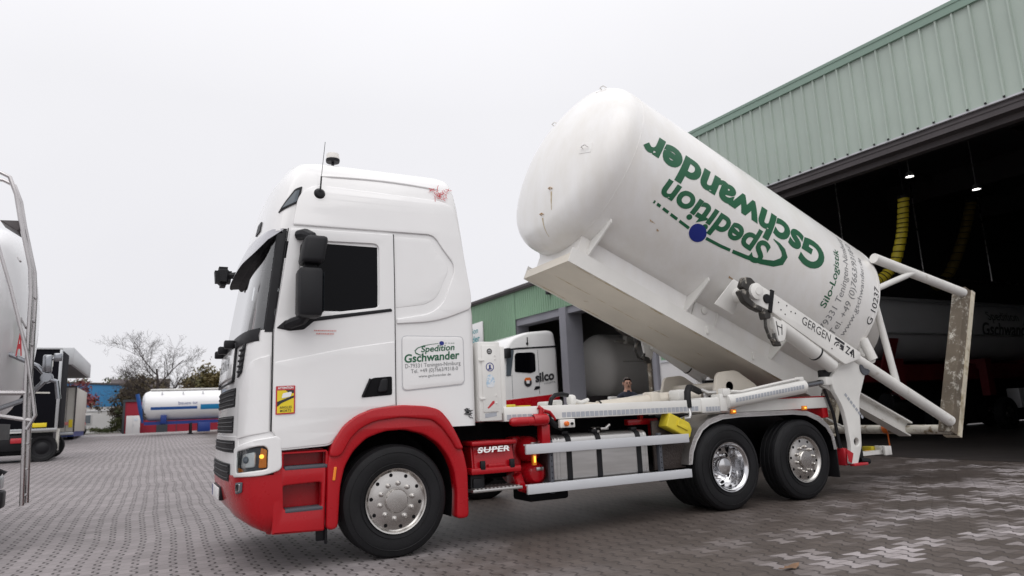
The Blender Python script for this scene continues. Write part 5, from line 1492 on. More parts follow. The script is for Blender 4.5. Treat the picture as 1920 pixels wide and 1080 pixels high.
c = bp(0.22, 0.66, -1.22); mb.lathe([(0.055, 0.12), (0.055, -0.05), (0.03, -0.06), (0, -0.06)], c, (0, 1, 0), 18)
for s in (0.02, 0.45):
    pr = [(s, -1.42), (s + 0.02, -1.42), (s + 0.02, -1.18), (s, -1.16)]
    mb.prism(pr, lambda a, n: bp(a, 0.60, n), lambda a, n: bp(a, 0.70, n))
mb.build('lug', M['white2'], beam)
# old yellow rust creeping along the beam's lower edges and a run below the head's lower lugs
M['oldrust'] = mat('yellow_brown_rust_bloom', (0.42, 0.31, 0.15), 0.8, col2=(0.60, 0.53, 0.42), thr=(0.40, 0.62), scale=14)
rr_ = random.Random(21)
for yy, wd in ((0.615, 0.022), (1.17, 0.016), (1.70, 0.02)):
    mb = MB(); s_ = -1.9
    while s_ < 2.5:
        L_ = rr_.uniform(0.15, 0.7); n_ = 7
        up_ = [(s_ + L_ * k / n_, yy + rr_.uniform(0.3, 1.0) * wd * math.sin(math.pi * (k + 0.5) / (n_ + 1))) for k in range(n_ + 1)]
        lo_ = [(a, yy - rr_.uniform(0.2, 0.8) * wd * math.sin(math.pi * (k + 0.5) / (n_ + 1))) for k, (a, b) in enumerate(up_)]
        mb.add([bp(a, b, -1.6022) for a, b in up_] + [bp(a, b, -1.6022) for a, b in lo_], [(k, k + 1, n_ + 2 + k, n_ + 1 + k) for k in range(n_)])
        s_ += L_ + rr_.uniform(0.02, 0.5)
    o_ = mb.build('rust_bloom', M['oldrust'], beam); o_['kind'] = 'stuff'
for r0, ph0, L_ in ((0.80, -62, 0.24), (1.02, -80, 0.20)):
    mb = MB(); n_ = 8; va, vb = [], []
    px_, py_ = r0 * math.cos(R(ph0)), r0 * math.sin(R(ph0))
    for k in range(n_ + 1):
        yy = py_ - 0.02 - L_ * k / n_; w_ = 0.014 * (1 - 0.75 * k / n_)
        for q_, lst in ((-w_, va), (w_, vb)):
            rq = min(1.279, math.hypot(px_ + q_, yy)); lst.append(head_pt(rq, math.atan2(yy, px_ + q_), 0.002))
    mb.add(va + vb, [(k, k + 1, n_ + 2 + k, n_ + 1 + k) for k in range(n_)]); mb.build('rust_run', M['oldrust'], tank_o)
# trunnion on the flank
for sg in (-1, 1):
    mb = MB(); c = Vector((4.86, 1.17 + sg * 1.30, 2.745))
    mb.lathe([(0.10, -0.42), (0.095, 0.06), (0.11, 0.06), (0.11, 0.10), (0.07, 0.115), (0, 0.115)], c, (0, sg, 0), 24)
    mb.lathe([(0.05, 0.115), (0.052, 0.125), (0, 0.128)], c, (0, sg, 0), 18)
    mb.addbm(plate_bm([rounded([(-0.30, -0.26), (0.05, -0.26), (0.05, 0.17), (-0.16, 0.17)], 0.02)], 0.015, 0.003), 0, lambda q: c + AX * q.x + NX * q.y + Vector((0, -sg * 0.22 + q.z - sg * 0.26 * 0 - sg * max(0, -q.y) * 0.35, 0)))
    mb.build('trunnion', M['white2'], silo)
# foot frame: four tube legs, braces, square dirty ring
sF = 4.86
def fr(s, y, n): return bp(s, y, n)
hw = 1.22
YL, YH = A0.y - hw, A0.y + hw
for y in (YL + 0.02, YH - 0.02):
    mb = MB(); mb.tube([fr(2.66, y + (0.05 if y < 1 else -0.05), 0.74), fr(sF - 0.05, y, 1.17)], 0.078, 18)
    mb.tube([fr(2.35, y + (0.04 if y < 1 else -0.04), -1.0), fr(sF - 0.05, y, -1.10)], 0.085, 18)
    mb.build('frame_leg', M['tube'], silo)
    mb = MB(); mb.tube([fr(2.70, y + (0.03 if y < 1 else -0.03), 0.18), fr(3.55, y, 0.93)], 0.047, 14); mb.tube([fr(2.78, y + (0.05 if y < 1 else -0.05), 0.10), fr(3.50, y, -1.05)], 0.05, 14)
    mb.build('frame_brace', M['tube'], silo)
mb = MB(); mb.tube([fr(2.95, YL + 0.06, -0.85), fr(2.75, YL + 0.12, -0.60)], 0.07, 14); mb.tube([fr(2.95, YL + 0.08, -0.85), fr(3.05, YL + 0.30, -0.78), fr(3.05, YL + 0.5, -0.5)], 0.06, 12); mb.build('vent_stub', M['tube'], silo)
ring = MB()
def fbox(s0, s1, ya, yb, n0, n1):
    vs = [bp(s, y, n) for s in (s0, s1) for y, n in ((ya, n0), (yb, n0), (yb, n1), (ya, n1))]
    ring.add(vs, [(0, 1, 2, 3), (7, 6, 5, 4), (0, 4, 5, 1), (1, 5, 6, 2), (2, 6, 7, 3), (3, 7, 4, 0)])
for ya, yb in ((YL - 0.02, YL + 0.19), (YH - 0.19, YH + 0.02)):
    ring = MB(); fbox(sF - 0.06, sF + 0.10, ya, yb, -1.27, 1.27); ro = ring.build('foot_post', M['weathered'], silo, sharp=20)
    ring = MB(); fbox(sF + 0.10, sF + 0.19, ya - 0.015, yb + 0.015, -1.28, 1.28); ring.build('post_edge', M['edge_cream'], ro, sharp=20)
mb = MB(); mb.tube([fr(sF + 0.02, YL + 0.05, -1.21), fr(sF + 0.02, YH - 0.05, -1.21)], 0.075, 16); mb.build('foot_tube', M['tubedirt'], silo)
mb = MB(); mb.tube([fr(2.5, YH - 0.1, -1.05), fr(sF - 0.02, YH - 0.55, -1.20)], 0.02, 8)
fb0, fb1 = fr(2.6, 0.72, -1.22), fr(sF - 0.02, 0.70, -1.22)
d = (fb1 - fb0).normalized(); up = Vector((0, 0, 1)); sd = d.cross(up).normalized(); up = sd.cross(d)
for o, hwid, hh in ((up * 0.11, 0.10, 0.012), (up * -0.11, 0.10, 0.012), (Vector((0, 0, 0)), 0.012, 0.11)):
    vs = [p + o + sd * a + up * b for p in (fb0, fb1) for a, b in ((-hwid, -hh), (hwid, -hh), (hwid, hh), (-hwid, hh))]
    mb.add(vs, [(0, 1, 2, 3), (7, 6, 5, 4), (0, 4, 5, 1), (1, 5, 6, 2), (2, 6, 7, 3), (3, 7, 4, 0)])
mb.build('frame_beam', M['tube'], silo)
mb = MB(); c = fr(sF, 1.05, -1.20); mb.lathe([(0.085, -0.05), (0.09, 0), (0.085, 0.05)], c, (0, 1, 0), 14); mb.tube([c + Vector((0, 0, -0.08)), c + Vector((0.01, 0, -0.3))], 0.012, 6); mb.build('strap', M['orange'], silo)
mb = MB(); c = fr(3.35, 0.75, 0.55); mb.tube([c + Vector((-0.5, 0, 0.2)), c], 0.07, 12); mb.lathe([(0.0, -0.02), (0.09, -0.02), (0.09, 0.06), (0, 0.06)], c, AX, 14); mb.tube([c, c + Vector((0.0, 0, -0.14)), c + Vector((-0.08, 0, -0.2)), c + Vector((-0.05, 0, -0.38))], 0.035, 8); mb.tube([c + Vector((-0.05, 0, -0.3)), c + Vector((-0.12, -0.05, -0.42))], 0.02, 6)
mb.build('outlet_valve', M['rimalu'], silo)

# ------------------------------------------------------------------ near hall (pale green, wide open door)
def quadbox(mb, x0, x1, y0, y1, z0, z1, s0=0.0, s1=None, mi=0):
    """box whose bottom / top follow z + slope*y"""
    if s1 is None: s1 = s0
    vs = [(x, y, z + (s1 if k else s0) * y) for k, z in ((0, z0), (1, z1)) for x, y in ((x0, y0), (x1, y0), (x1, y1), (x0, y1))]
    mb.add(vs, [(3, 2, 1, 0), (4, 5, 6, 7), (0, 1, 5, 4), (1, 2, 6, 5), (2, 3, 7, 6), (3, 0, 4, 7)], mi)
    return mb
def ribbed(mb, x, y0, y1, z0, z1, s0, s1, pitch, first, rw, rd, flank):
    """trapezoidal sheet facing -x"""
    k = math.ceil((y0 - first) / pitch) - 1
    prof = [(y0, 0.0)]
    while first + k * pitch < y1:
        c = first + k * pitch
        for dy, dx in ((-rw / 2 - flank, 0), (-rw / 2, -rd), (rw / 2, -rd), (rw / 2 + flank, 0)):
            if y0 < c + dy < y1: prof.append((c + dy, dx))
        k += 1
    prof.append((y1, 0.0))
    n = len(prof)
    mb.add([(x + d, y, z0 + s0 * y) for y, d in prof] + [(x + d, y, z1 + s1 * y) for y, d in prof], [(i, i + 1, n + i + 1, n + i) for i in range(n - 1)])
    return mb
hall = thing('workshop_hall', 'tall pale green sheet clad workshop hall with wide dark open doorway', 'hall', (12, 0, 0))
mb = MB(); ribbed(mb, 12.0, -9.0, 8.75, 6.80, 8.97, 0.022, 0.036, 0.3345, 0.79, 0.032, 0.050, 0.012); mb.build('cladding', M['clad_near'], hall, sharp=15)
mb = MB(); quadbox(mb, 11.93, 12.4, -9.05, 8.80, 8.92, 9.15, 0.036); quadbox(mb, 11.915, 11.93, -9.05, 8.80, 9.09, 9.165, 0.036); mb.build('roof_flashing', M['clad_trim'], hall)
mb = MB(); quadbox(mb, 11.97, 12.03, -9.0, 8.75, 6.765, 6.80, 0.022); mb.build('drip_edge', M['guard'], hall)
mb = MB(); k = -29
while 0.79 + 0.3345 * k < 8.6:
    yy = 0.79 + 0.3345 * k; zz = 6.80 + 0.022 * yy
    mb.box((11.945, yy - 0.022, zz - 0.001), (11.955, yy + 0.022, zz + 0.035)); k += 1
o_ = mb.build('rib_end', M['black'], hall); o_['kind'] = 'stuff'
mb = MB(); quadbox(mb, 12.04, 12.30, -9.0, 8.75, 6.54, 6.80, 0.022); quadbox(mb, 12.02, 12.10, -9.0, 8.75, 6.66, 6.71, 0.022); quadbox(mb, 12.301, 12.5, -9.0, 8.75, 6.42, 6.55, 0.022); mb.build('door_lintel', M['lintel'], hall)
mb = MB(); quadbox(mb, 12.04, 12.4, 7.2, 8.75, 0.0, 6.9, 0.02); mb.build('door_pier', M['render'], hall)
mb = MB(); quadbox(mb, 12.04, 12.4, -9.0, -8.2, -0.1, 6.9, 0.0); mb.build('door_pier', M['render'], hall)
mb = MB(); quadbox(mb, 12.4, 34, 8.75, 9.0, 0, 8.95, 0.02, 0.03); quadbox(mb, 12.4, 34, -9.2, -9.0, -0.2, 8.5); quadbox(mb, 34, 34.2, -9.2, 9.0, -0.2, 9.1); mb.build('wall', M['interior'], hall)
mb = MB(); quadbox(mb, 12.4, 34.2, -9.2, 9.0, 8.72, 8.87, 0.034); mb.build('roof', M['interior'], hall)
mb = MB(); ribbed(mb, 12.14, -8.2, -0.75, 0.0, 6.5, 0.0, 0.022, 0.25, 0, 0.06, 0.02, 0.03); quadbox(mb, 12.15, 12.2, -8.2, -0.75, 0.0, 6.5, 0.0, 0.022); mb.build('unseen_light_blocker', M['guard'], hall)  # added out-of-view panel closing part of the doorway to cut daylight inside
for x in (17, 22, 27):
    mb = MB(); quadbox(mb, x, x + 0.2, -9, 8.74, 7.92, 8.70, 0.034); mb.build('roof_girder', M['interior'], hall)
for y in (-5, -1, 3, 7):
    mb = MB(); quadbox(mb, 12.5, 33.9, y, y + 0.1, 8.52, 8.68, 0.034); mb.build('purlin', M['interior'], hall)
mb = MB(); mb.tube([(16.3, 6.9, 5.2), (27, 6.9, 5.2)], 0.03, 8)
for x in (16.6, 20.5, 24.5): mb.tube([(x, 6.9, 5.2), (x, 6.9, 8.5)], 0.02, 6)
mb.build('pipe_run', M['steel'], hall)
def hall_lamp(label, x, y, z):
    t = thing('hall_lamp', label, 'lamp', (x, y, z), 'lit lamps under the hall roof')
    mb = MB(); mb.lathe([(0.05, 0.16), (0.08, 0.14), (0.125, 0.02), (0.13, 0.0), (0.12, 0.0), (0.07, 0.12), (0, 0.12)], (x, y, z), (0, 0, 1), 20); mb.tube([(x, y, z + 0.15), (x, y, 8.72 + 0.034 * y)], 0.012, 6); mb.build('lamp_shade', M['silver'], t)
    mb = MB(); mb.lathe([(0.0, 0.015), (0.095, 0.015), (0.095, 0.04), (0, 0.04)], (x, y, z), (0, 0, 1), 18); mb.build('bulb', M['lampwhite'], t)
hall_lamp('lit round lamp directly above the bright yellow hose in the hall', 17.23, 4.93, 7.60)
hall_lamp('lit round lamp above the shaded hose deeper in the hall', 18.98, 4.10, 7.15)
def yellow_hose(label, pts, r, up, skin='yellow'):
    t = thing('exhaust_hose', label, 'hose', pts[0], 'yellow spiral hoses hanging in the hall')
    P = [Vector(p) for p in pts]; fine = []
    for i in range(len(P) - 1):
        p0, p1, p2, p3 = P[max(i - 1, 0)], P[i], P[i + 1], P[min(i + 2, len(P) - 1)]
        for k in range(24):
            q = k / 24
            fine.append(0.5 * ((2 * p1) + (p2 - p0) * q + (2 * p0 - 5 * p1 + 4 * p2 - p3) * q * q + (3 * p1 - p0 - 3 * p2 + p3) * q ** 3))
    fine.append(P[-1])
    mb = MB(); mb.tube(fine, [r * (1.0 + 0.045 * math.cos(2 * math.pi * i / 6)) for i in range(len(fine))], 18); mb.build('hose_skin', M[skin], t)
    mb = MB()
    prev = None; run = []
    for i, p in enumerate(fine):
        tg = (fine[min(i + 1, len(fine) - 1)] - fine[max(i - 1, 0)]).normalized()
        a = tg.cross(Vector((0, 1, 0.2))).normalized(); b = tg.cross(a)
        w = 2 * math.pi * i / 6
        for s in range(3):
            ww = w + 2 * math.pi * s / 18
            pp = p + (fine[min(i + 1, len(fine) - 1)] - p) * s / 3
            run.append(pp + (a * math.cos(ww) + b * math.sin(ww)) * r * 1.035)
    mb.tube(run, 0.014, 5); mb.build('wire_spiral', M['black'], t)
    mb = MB(); mb.tube([fine[0] + Vector((0, 0, -0.02)), (fine[0].x, fine[0].y, up)], 0.02, 8); mb.lathe([(r * 0.6, 0.05), (r * 1.08, 0.0), (r * 1.08, -0.08)], fine[0], (0, 0, 1), 18); mb.build('hanger', M['black'], t)
yellow_hose('bright yellow spiral hose hanging just inside the hall doorway', [(15.16, 3.93, 6.48), (15.19, 4.05, 5.95), (15.18, 4.16, 5.45), (15.08, 4.37, 4.80), (14.80, 4.55, 4.42), (14.40, 4.75, 4.25)], 0.135, 8.8)
yellow_hose('shaded yellow spiral hose hanging farther back, right of the bright one', [(22.9, 6.3, 7.9), (22.86, 6.5, 7.3), (22.80, 6.8, 6.5), (22.5, 7.2, 5.5), (22.0, 7.5, 5.0)], 0.17, 8.85, 'shadedyellow')

# silo trailer standing inside the hall
ht = thing('silo_trailer', 'white silo trailer on red chassis parked inside the dark hall', 'trailer', (20, 7.2, 0.09))
mb = MB(); prof = [(0, -0.4)] + [(1.03 * math.sin(k / 8 * math.pi / 2), -0.4 * math.cos(k / 8 * math.pi / 2)) for k in range(1, 9)] + [(1.03, 12.0), (0.7, 12.35), (0, 12.4)]
mb.lathe(prof, (14.9, 7.15, 3.42), (1, 0, 0), 64); tk = mb.build('tank', M['shaded_tank'], ht)
mb = MB(); mb.addbm(text_bm('Gschwander', 3.2, 0.42, 0.02, 0.12, 0.4, 0.1), 0, lambda p: Vector((21.9 + p.x, 7.15 - 1.034 * math.cos(-0.25 + (p.y) / 1.03), 3.42 + 1.034 * math.sin(-0.25 + p.y / 1.03)))); mb.build('lettering', M['black_ink'], tk)
mb = MB(); mb.addbm(text_bm('Spedition', 1.9, 0.33, 0.01, 0.2, 0.4, 0.1), 0, lambda p: Vector((22.4 + p.x, 7.15 - 1.034 * math.cos(0.24 + (p.y) / 1.03), 3.42 + 1.034 * math.sin(0.24 + p.y / 1.03)))); mb.build('lettering', M['black_ink'], tk)
mb = MB(); mb.tube([(15, 6.12, 3.15), (27, 6.12, 3.15)], 0.03, 6); mb.tube([(15, 6.35, 4.2), (27, 6.35, 4.2)], 0.03, 6); mb.build('side_rail', M['silver'], ht)
mb = MB(); quadbox(mb, 15.5, 28, 6.5, 6.7, 1.75, 2.25); quadbox(mb, 15.5, 28, 7.6, 7.8, 1.75, 2.25)
for x in (17.3, 21.9, 25.5): mb.box((x, 6.2, 1.2), (x + 0.35, 6.45, 2.4)); mb.box((x, 6.45, 2.1), (x + 0.35, 7.9, 2.4))
mb.add([(16.4, 6.15, 1.9), (16.9, 6.15, 1.9), (17.5, 6.15, 3.0), (17.0, 6.15, 3.0), (16.4, 6.2, 1.9), (16.9, 6.2, 1.9), (17.5, 6.2, 3.0), (17.0, 6.2, 3.0)], [(0, 1, 2, 3), (7, 6, 5, 4), (0, 4, 5, 1), (1, 5, 6, 2), (2, 6, 7, 3), (3, 7, 4, 0)])
mb.build('chassis', M['darkred'], ht)  # red chassis in a darker red that imitates the hall's shade
mb = MB(); mb.box((23.6, 6.2, 0.75), (24.3, 6.6, 1.4), 0.03); mb.build('toolbox', M['shaded_tank'], ht)
mb = MB(); mb.lathe([(0, 0), (0.25, 0.02), (0.3, 0.1), (0.3, 1.3), (0.25, 1.38), (0, 1.4)], (17.0, 6.5, 1.15), (1, 0, 0), 24); mb.build('air_tank', M['rod'], ht)
for i, x in enumerate((19.2, 22.9, 24.9, 26.2)):
    for y in (6.35, 7.95):
        t_ = tyre_mb(0.52, 0.32); o = t_.build('wheel', M['rubber'], ht, Vector((x, y, 0.52 + g(y))))
        mb = MB(); mb.lathe([(0.29, -0.10), (0.2, -0.04), (0.12, -0.12), (0, -0.13)], (0, 0, 0), (0, 1, 0), 24); r_ = mb.build('rim', M['rimalu'], None); r_.parent = o

# ------------------------------------------------------------------ far hall (lower, green ribbed)
fh = thing('low_hall', 'low hall with green ribbed cladding and two open bays beyond the lorry', 'hall', (9, 12, g(12)))
S1, S2 = 0.0165, 0.02
mb = MB(); ribbed(mb, 9.0, 5.6, 14.42, 4.235, 5.28, S2, S1, 0.15, 0, 0.05, 0.028, 0.018); ribbed(mb, 8.99, 14.43, 24.0, 0.25, 5.28, S2, S1, 0.15, 0, 0.05, 0.028, 0.018)
ribbed(mb, 9.0, 5.6, 6.78, 2.25, 4.235, S2, S2, 0.15, 0, 0.05, 0.028, 0.018); mb.build('cladding', M['clad_far'], fh, sharp=15)
mb = MB(); quadbox(mb, 8.88, 9.3, 5.5, 24.1, 5.25, 5.36, S1); quadbox(mb, 8.84, 8.88, 5.5, 24.1, 5.30, 5.39, S1); mb.build('roof_edge', M['lintel'], fh)
mb = MB(); quadbox(mb, 9.04, 9.4, 5.6, 24, 4.16, 5.25, S2, S1); quadbox(mb, 9.03, 9.5, 7.2, 11.05, 4.02, 4.155, S2); quadbox(mb, 9.03, 9.5, 11.46, 14.4, 4.0, 4.155, S2); mb.build('door_lintel', M['concrete'], fh)
mb = MB(); quadbox(mb, 8.96, 9.55, 11.07, 11.45, 0, 4.23, 0.02); mb.build('door_pier', M['concrete'], fh)
for q in ((9.03, 9.5, 14.42, 14.9, 0, 4.2), (8.97, 9.5, 6.95, 7.12, 0, 4.1)):
    mb = MB(); quadbox(mb, *q, 0.02); mb.build('door_pier', M['concrete'], fh)
mb = MB(); quadbox(mb, 8.98, 9.05, 5.6, 6.80, 0, 2.25, 0.02); quadbox(mb, 9.055, 9.4, 5.6, 6.94, 0, 4.1, 0.02); mb.build('front_wall', M['render'], fh)
mb = MB(); quadbox(mb, 8.955, 9.0, 5.55, 6.82, 2.23, 2.29, 0.02); mb.build('drip_edge', M['guard'], fh)
mb = MB(); mb.tube([(8.93, 7.19, g(7)), (8.93, 7.19, 4.3)], 0.05, 10)
for z in (1.6, 2.2, 2.8): mb.box((8.9, 7.12, z), (8.97, 7.26, z + 0.04))
mb.build('downpipe', M['weathered'], fh)
mb = MB(); quadbox(mb, 11.85, 22, 9.15, 9.3, 0, 5.2, 0.02); quadbox(mb, 22, 22.2, 9.15, 24, 0, 5.2, 0.02); quadbox(mb, 9.4, 22, 23.9, 24.1, 0, 5.2, 0.02); quadbox(mb, 9.4, 11.85, 5.5, 5.6, 0, 5.2, 0.02); quadbox(mb, 11.75, 11.84, 5.6, 9.15, 0, 5.2, 0.02); quadbox(mb, 14, 14.1, 14.8, 23.8, 0, 5, 0.02); mb.build('wall', M['interior2'], fh)
mb = MB(); quadbox(mb, 9.3, 11.84, 5.5, 24, 5.18, 5.24, S1); quadbox(mb, 11.85, 22.2, 9.15, 24, 5.18, 5.24, S1); mb.build('roof', M['interior'], fh)
mb = MB(); mb.box((8.82, 11.8, 4.98), (8.98, 11.98, 5.16), 0.02); mb.build('floodlight', M['black'], fh)
mb = MB(); mb.box((20.0, 10.0, 0.2), (21.5, 16.0, 3.2)); mb.build('back_partition', M['boxwhite'], fh)
sg = thing('haulier_sign', 'white company sign board with teal lettering on the green ribbed wall', 'sign', (8.93, 19, 4.0))
mb = MB(); mb.box((8.90, 17.0, 3.95), (8.95, 20.6, 4.82), 0.005); mb.build('board', M['white_ink'], sg)
M['teal_ink'] = mat('teal_lettering', (0.03, 0.30, 0.33), 0.5)
mb = MB(); mb.addbm(text_bm('Spedition', 1.6, 0.22, 0.01), 0, lambda p: Vector((8.895, 19.0 - p.x, 4.42 + p.y))); mb.addbm(text_bm('Gschwander', 2.7, 0.26, 0.02), 0, lambda p: Vector((8.895, 19.95 - p.x, 4.08 + p.y))); mb.build('lettering', M['teal_ink'], sg)
fl2 = MB(); fl2.add([(x, y, g(y) + 0.006) for y in (7.1, 24) for x in (9.4, 22)], [(0, 1, 3, 2)]); tag(fl2.build('hall_floor', M['hallfloor']), kind='structure')

# white and red lorry standing in the far hall door
sl = thing('tank_lorry', 'white cab lorry with red skirt and beige tank leaving the green hall', 'truck', (10, 13.3, g(13)))
gy = g(13)
mb = MB()
side = rounded([(6.95, 1.72 - 0.25), (6.95, 2.2), (7.10, 2.62), (7.38, 3.30), (7.62, 3.62), (8.1, 3.78), (8.95, 3.86), (9.14, 3.80), (9.22, 3.30), (9.24, 1.70)], [.02, .1, .2, .15, .2, .2, .12, .15, .2, .02])
bmx = plate_bm([side], 2.45, 0.10)
mb.addbm(bmx, 0, lambda c: Vector((c.x, 13.33 - c.z, c.y)))
cb = mb.build('cab', M['white'], sl, sharp=40)
mb = MB(); mb.addbm(plate_bm([rounded([(6.93, 0.55 + gy), (9.2, 0.55 + gy), (9.245, 1.86), (7.29, 1.70), (6.93, 1.66)], 0.03)], 2.47, 0.03), 0, lambda c: Vector((c.x, 13.33 - c.z, c.y))); mb.build('skirt', M['red'], cb)
mb = MB(); mb.addbm(plate_bm([rounded([(7.66, 2.54), (8.22, 2.50), (8.40, 2.56), (8.40, 3.10), (8.30, 3.15), (7.74, 3.13), (7.68, 3.05)], 0.05)], 0.012, 0.003), 0, lambda c: Vector((c.x, 12.095 - c.z, c.y))); mb.build('side_window', M['glassdark'], cb)
mb = MB(); mb.addbm(plate_bm([[(7.36, 2.42), (7.52, 2.42), (7.66, 3.20), (7.56, 3.24), (7.40, 3.18)]], 0.012, 0.003), 0, lambda c: Vector((c.x, 12.096 - c.z, c.y))); mb.build('windscreen_edge', M['winglass'], cb)
mb = MB(); mb.addbm(plate_bm([stroke([(7.45, 3.22), (7.75, 3.26), (9.21, 3.34)], 0.05)], 0.012, 0.003), 0, lambda c: Vector((c.x, 12.095 - c.z, c.y))); mb.build('roof_seam', M['black'], cb)
mb = MB(); mb.addbm(plate_bm([stroke([(8.50, 3.22), (8.52, 2.3), (8.50, 1.85)], 0.010), ], 0.006), 0, lambda c: Vector((c.x, 12.102 - c.z, c.y))); mb.addbm(plate_bm([stroke([(7.56, 1.75), (7.56, 2.45)], 0.010)], 0.006), 0, lambda c: Vector((c.x, 12.102 - c.z, c.y))); mb.build('door_seam', M['grey'], cb)
mb = MB(); mb.addbm(plate_bm([rounded([(8.30, 1.97), (8.52, 2.02), (8.52, 2.10), (8.36, 2.09)], 0.03)], 0.01, 0.003), 0, lambda c: Vector((c.x, 12.095 - c.z, c.y))); mb.build('door_handle', M['black'], cb)
mb = MB(); mb.tube([(8.14, 12.08, 3.36), (8.14, 12.07, 3.62)], 0.015, 6); mb.lathe([(0.04, 0), (0.04, -0.03), (0, -0.04)], (8.14, 12.12, 3.42), (0, 1, 0), 12); mb.box((7.26, 11.80, 2.95), (7.42, 12.06, 3.25), 0.03); mb.build('aerial', M['black'], cb)
mb = MB(); mb.addbm(text_bm('silco', 0.68, 0.28, 0.035), 0, lambda p: Vector((8.37 + p.x, 12.088, 2.22 + p.y + p.x * 0.12))); mb.build('lettering', M['black_ink'], cb)
mb = MB(); mb.addbm(text_bm('LOGISTIK', 0.42, 0.055, 0.0), 0, lambda p: Vector((8.68 + p.x, 12.088, 2.15 + p.y + p.x * 0.10))); mb.build('lettering', M['grey_ink'], cb)
mb = MB(); c0 = (8.10, 2.22)
ringp = [circle2(c0[0], c0[1], 0.135, 28), circle2(c0[0], c0[1] + 0.02, 0.062, 20)]
mb.addbm(plate_bm(ringp, 0), 0, lambda c: Vector((c.x, 12.088, c.y))); mb.build('logo', M['black_ink'], cb)
mb = MB(); mb.addbm(plate_bm([rounded([(7.97, 2.29), (8.05, 2.25), (8.15, 2.25), (8.23, 2.30), (8.18, 2.365), (8.02, 2.36)], 0.02)], 0), 0, lambda c: Vector((c.x, 12.086, c.y))); mb.build('logo_cap', M['orange'], cb)
mb = MB(); mb.addbm(plate_bm([rounded([(8.05, 2.18), (8.15, 2.18), (8.16, 2.28), (8.04, 2.28)], 0.01)], 0), 0, lambda c: Vector((c.x, 12.084, c.y))); mb.build('logo_heart', M['white_ink'], cb)
mb = MB(); prof = [(0, -0.62)] + [(1.17 * math.sin(k / 10 * math.pi / 2) ** 0.85, -0.62 * math.cos(k / 10 * math.pi / 2) ** 1.1) for k in range(1, 11)] + [(1.17, 6.5), (0.9, 6.8), (0, 6.85)]
mb.lathe(prof, (11.62, 13.3, 2.72), (1, 0, 0), 64); tk2 = mb.build('tank', M['silo_grey'], sl)
mb = MB(); mb.tube([(11.6, 12.25, 3.55), (18, 12.25, 3.55)], 0.04, 8); mb.box((12.0, 12.1, 3.45), (12.5, 12.35, 3.75), 0.02); mb.box((13.6, 12.1, 3.4), (14.0, 12.3, 3.7), 0.02); mb.tube([(11.8, 12.13, 2.85), (18, 12.13, 2.85)], 0.02, 6); mb.build('walkway', M['boxwhite'], tk2)
mb = MB(); mb.box((10.2, 12.4, 1.2), (11.4, 13.2, 1.75), 0.05); mb.build('pipework', M['lintel'], tk2)
mb = MB(); mb.box((7.5, 12.9, 0.9), (18.5, 13.7, 1.2)); mb.build('chassis', M['dark'], sl)
for x in (7.9, 13.0, 16.0, 17.3):
    for y in (12.3, 14.3):
        o = tyre_mb(0.52, 0.32).build('wheel', M['rubber'], sl, Vector((x, y, 0.52 + g(y))))
        mb = MB(); mb.lathe([(0.29, -0.12), (0.2, -0.06), (0.12, -0.16), (0, -0.17)], (0, 0, 0), (0, 1, 0), 24); r_ = mb.build('rim', M['rimalu'], None); r_.parent = o

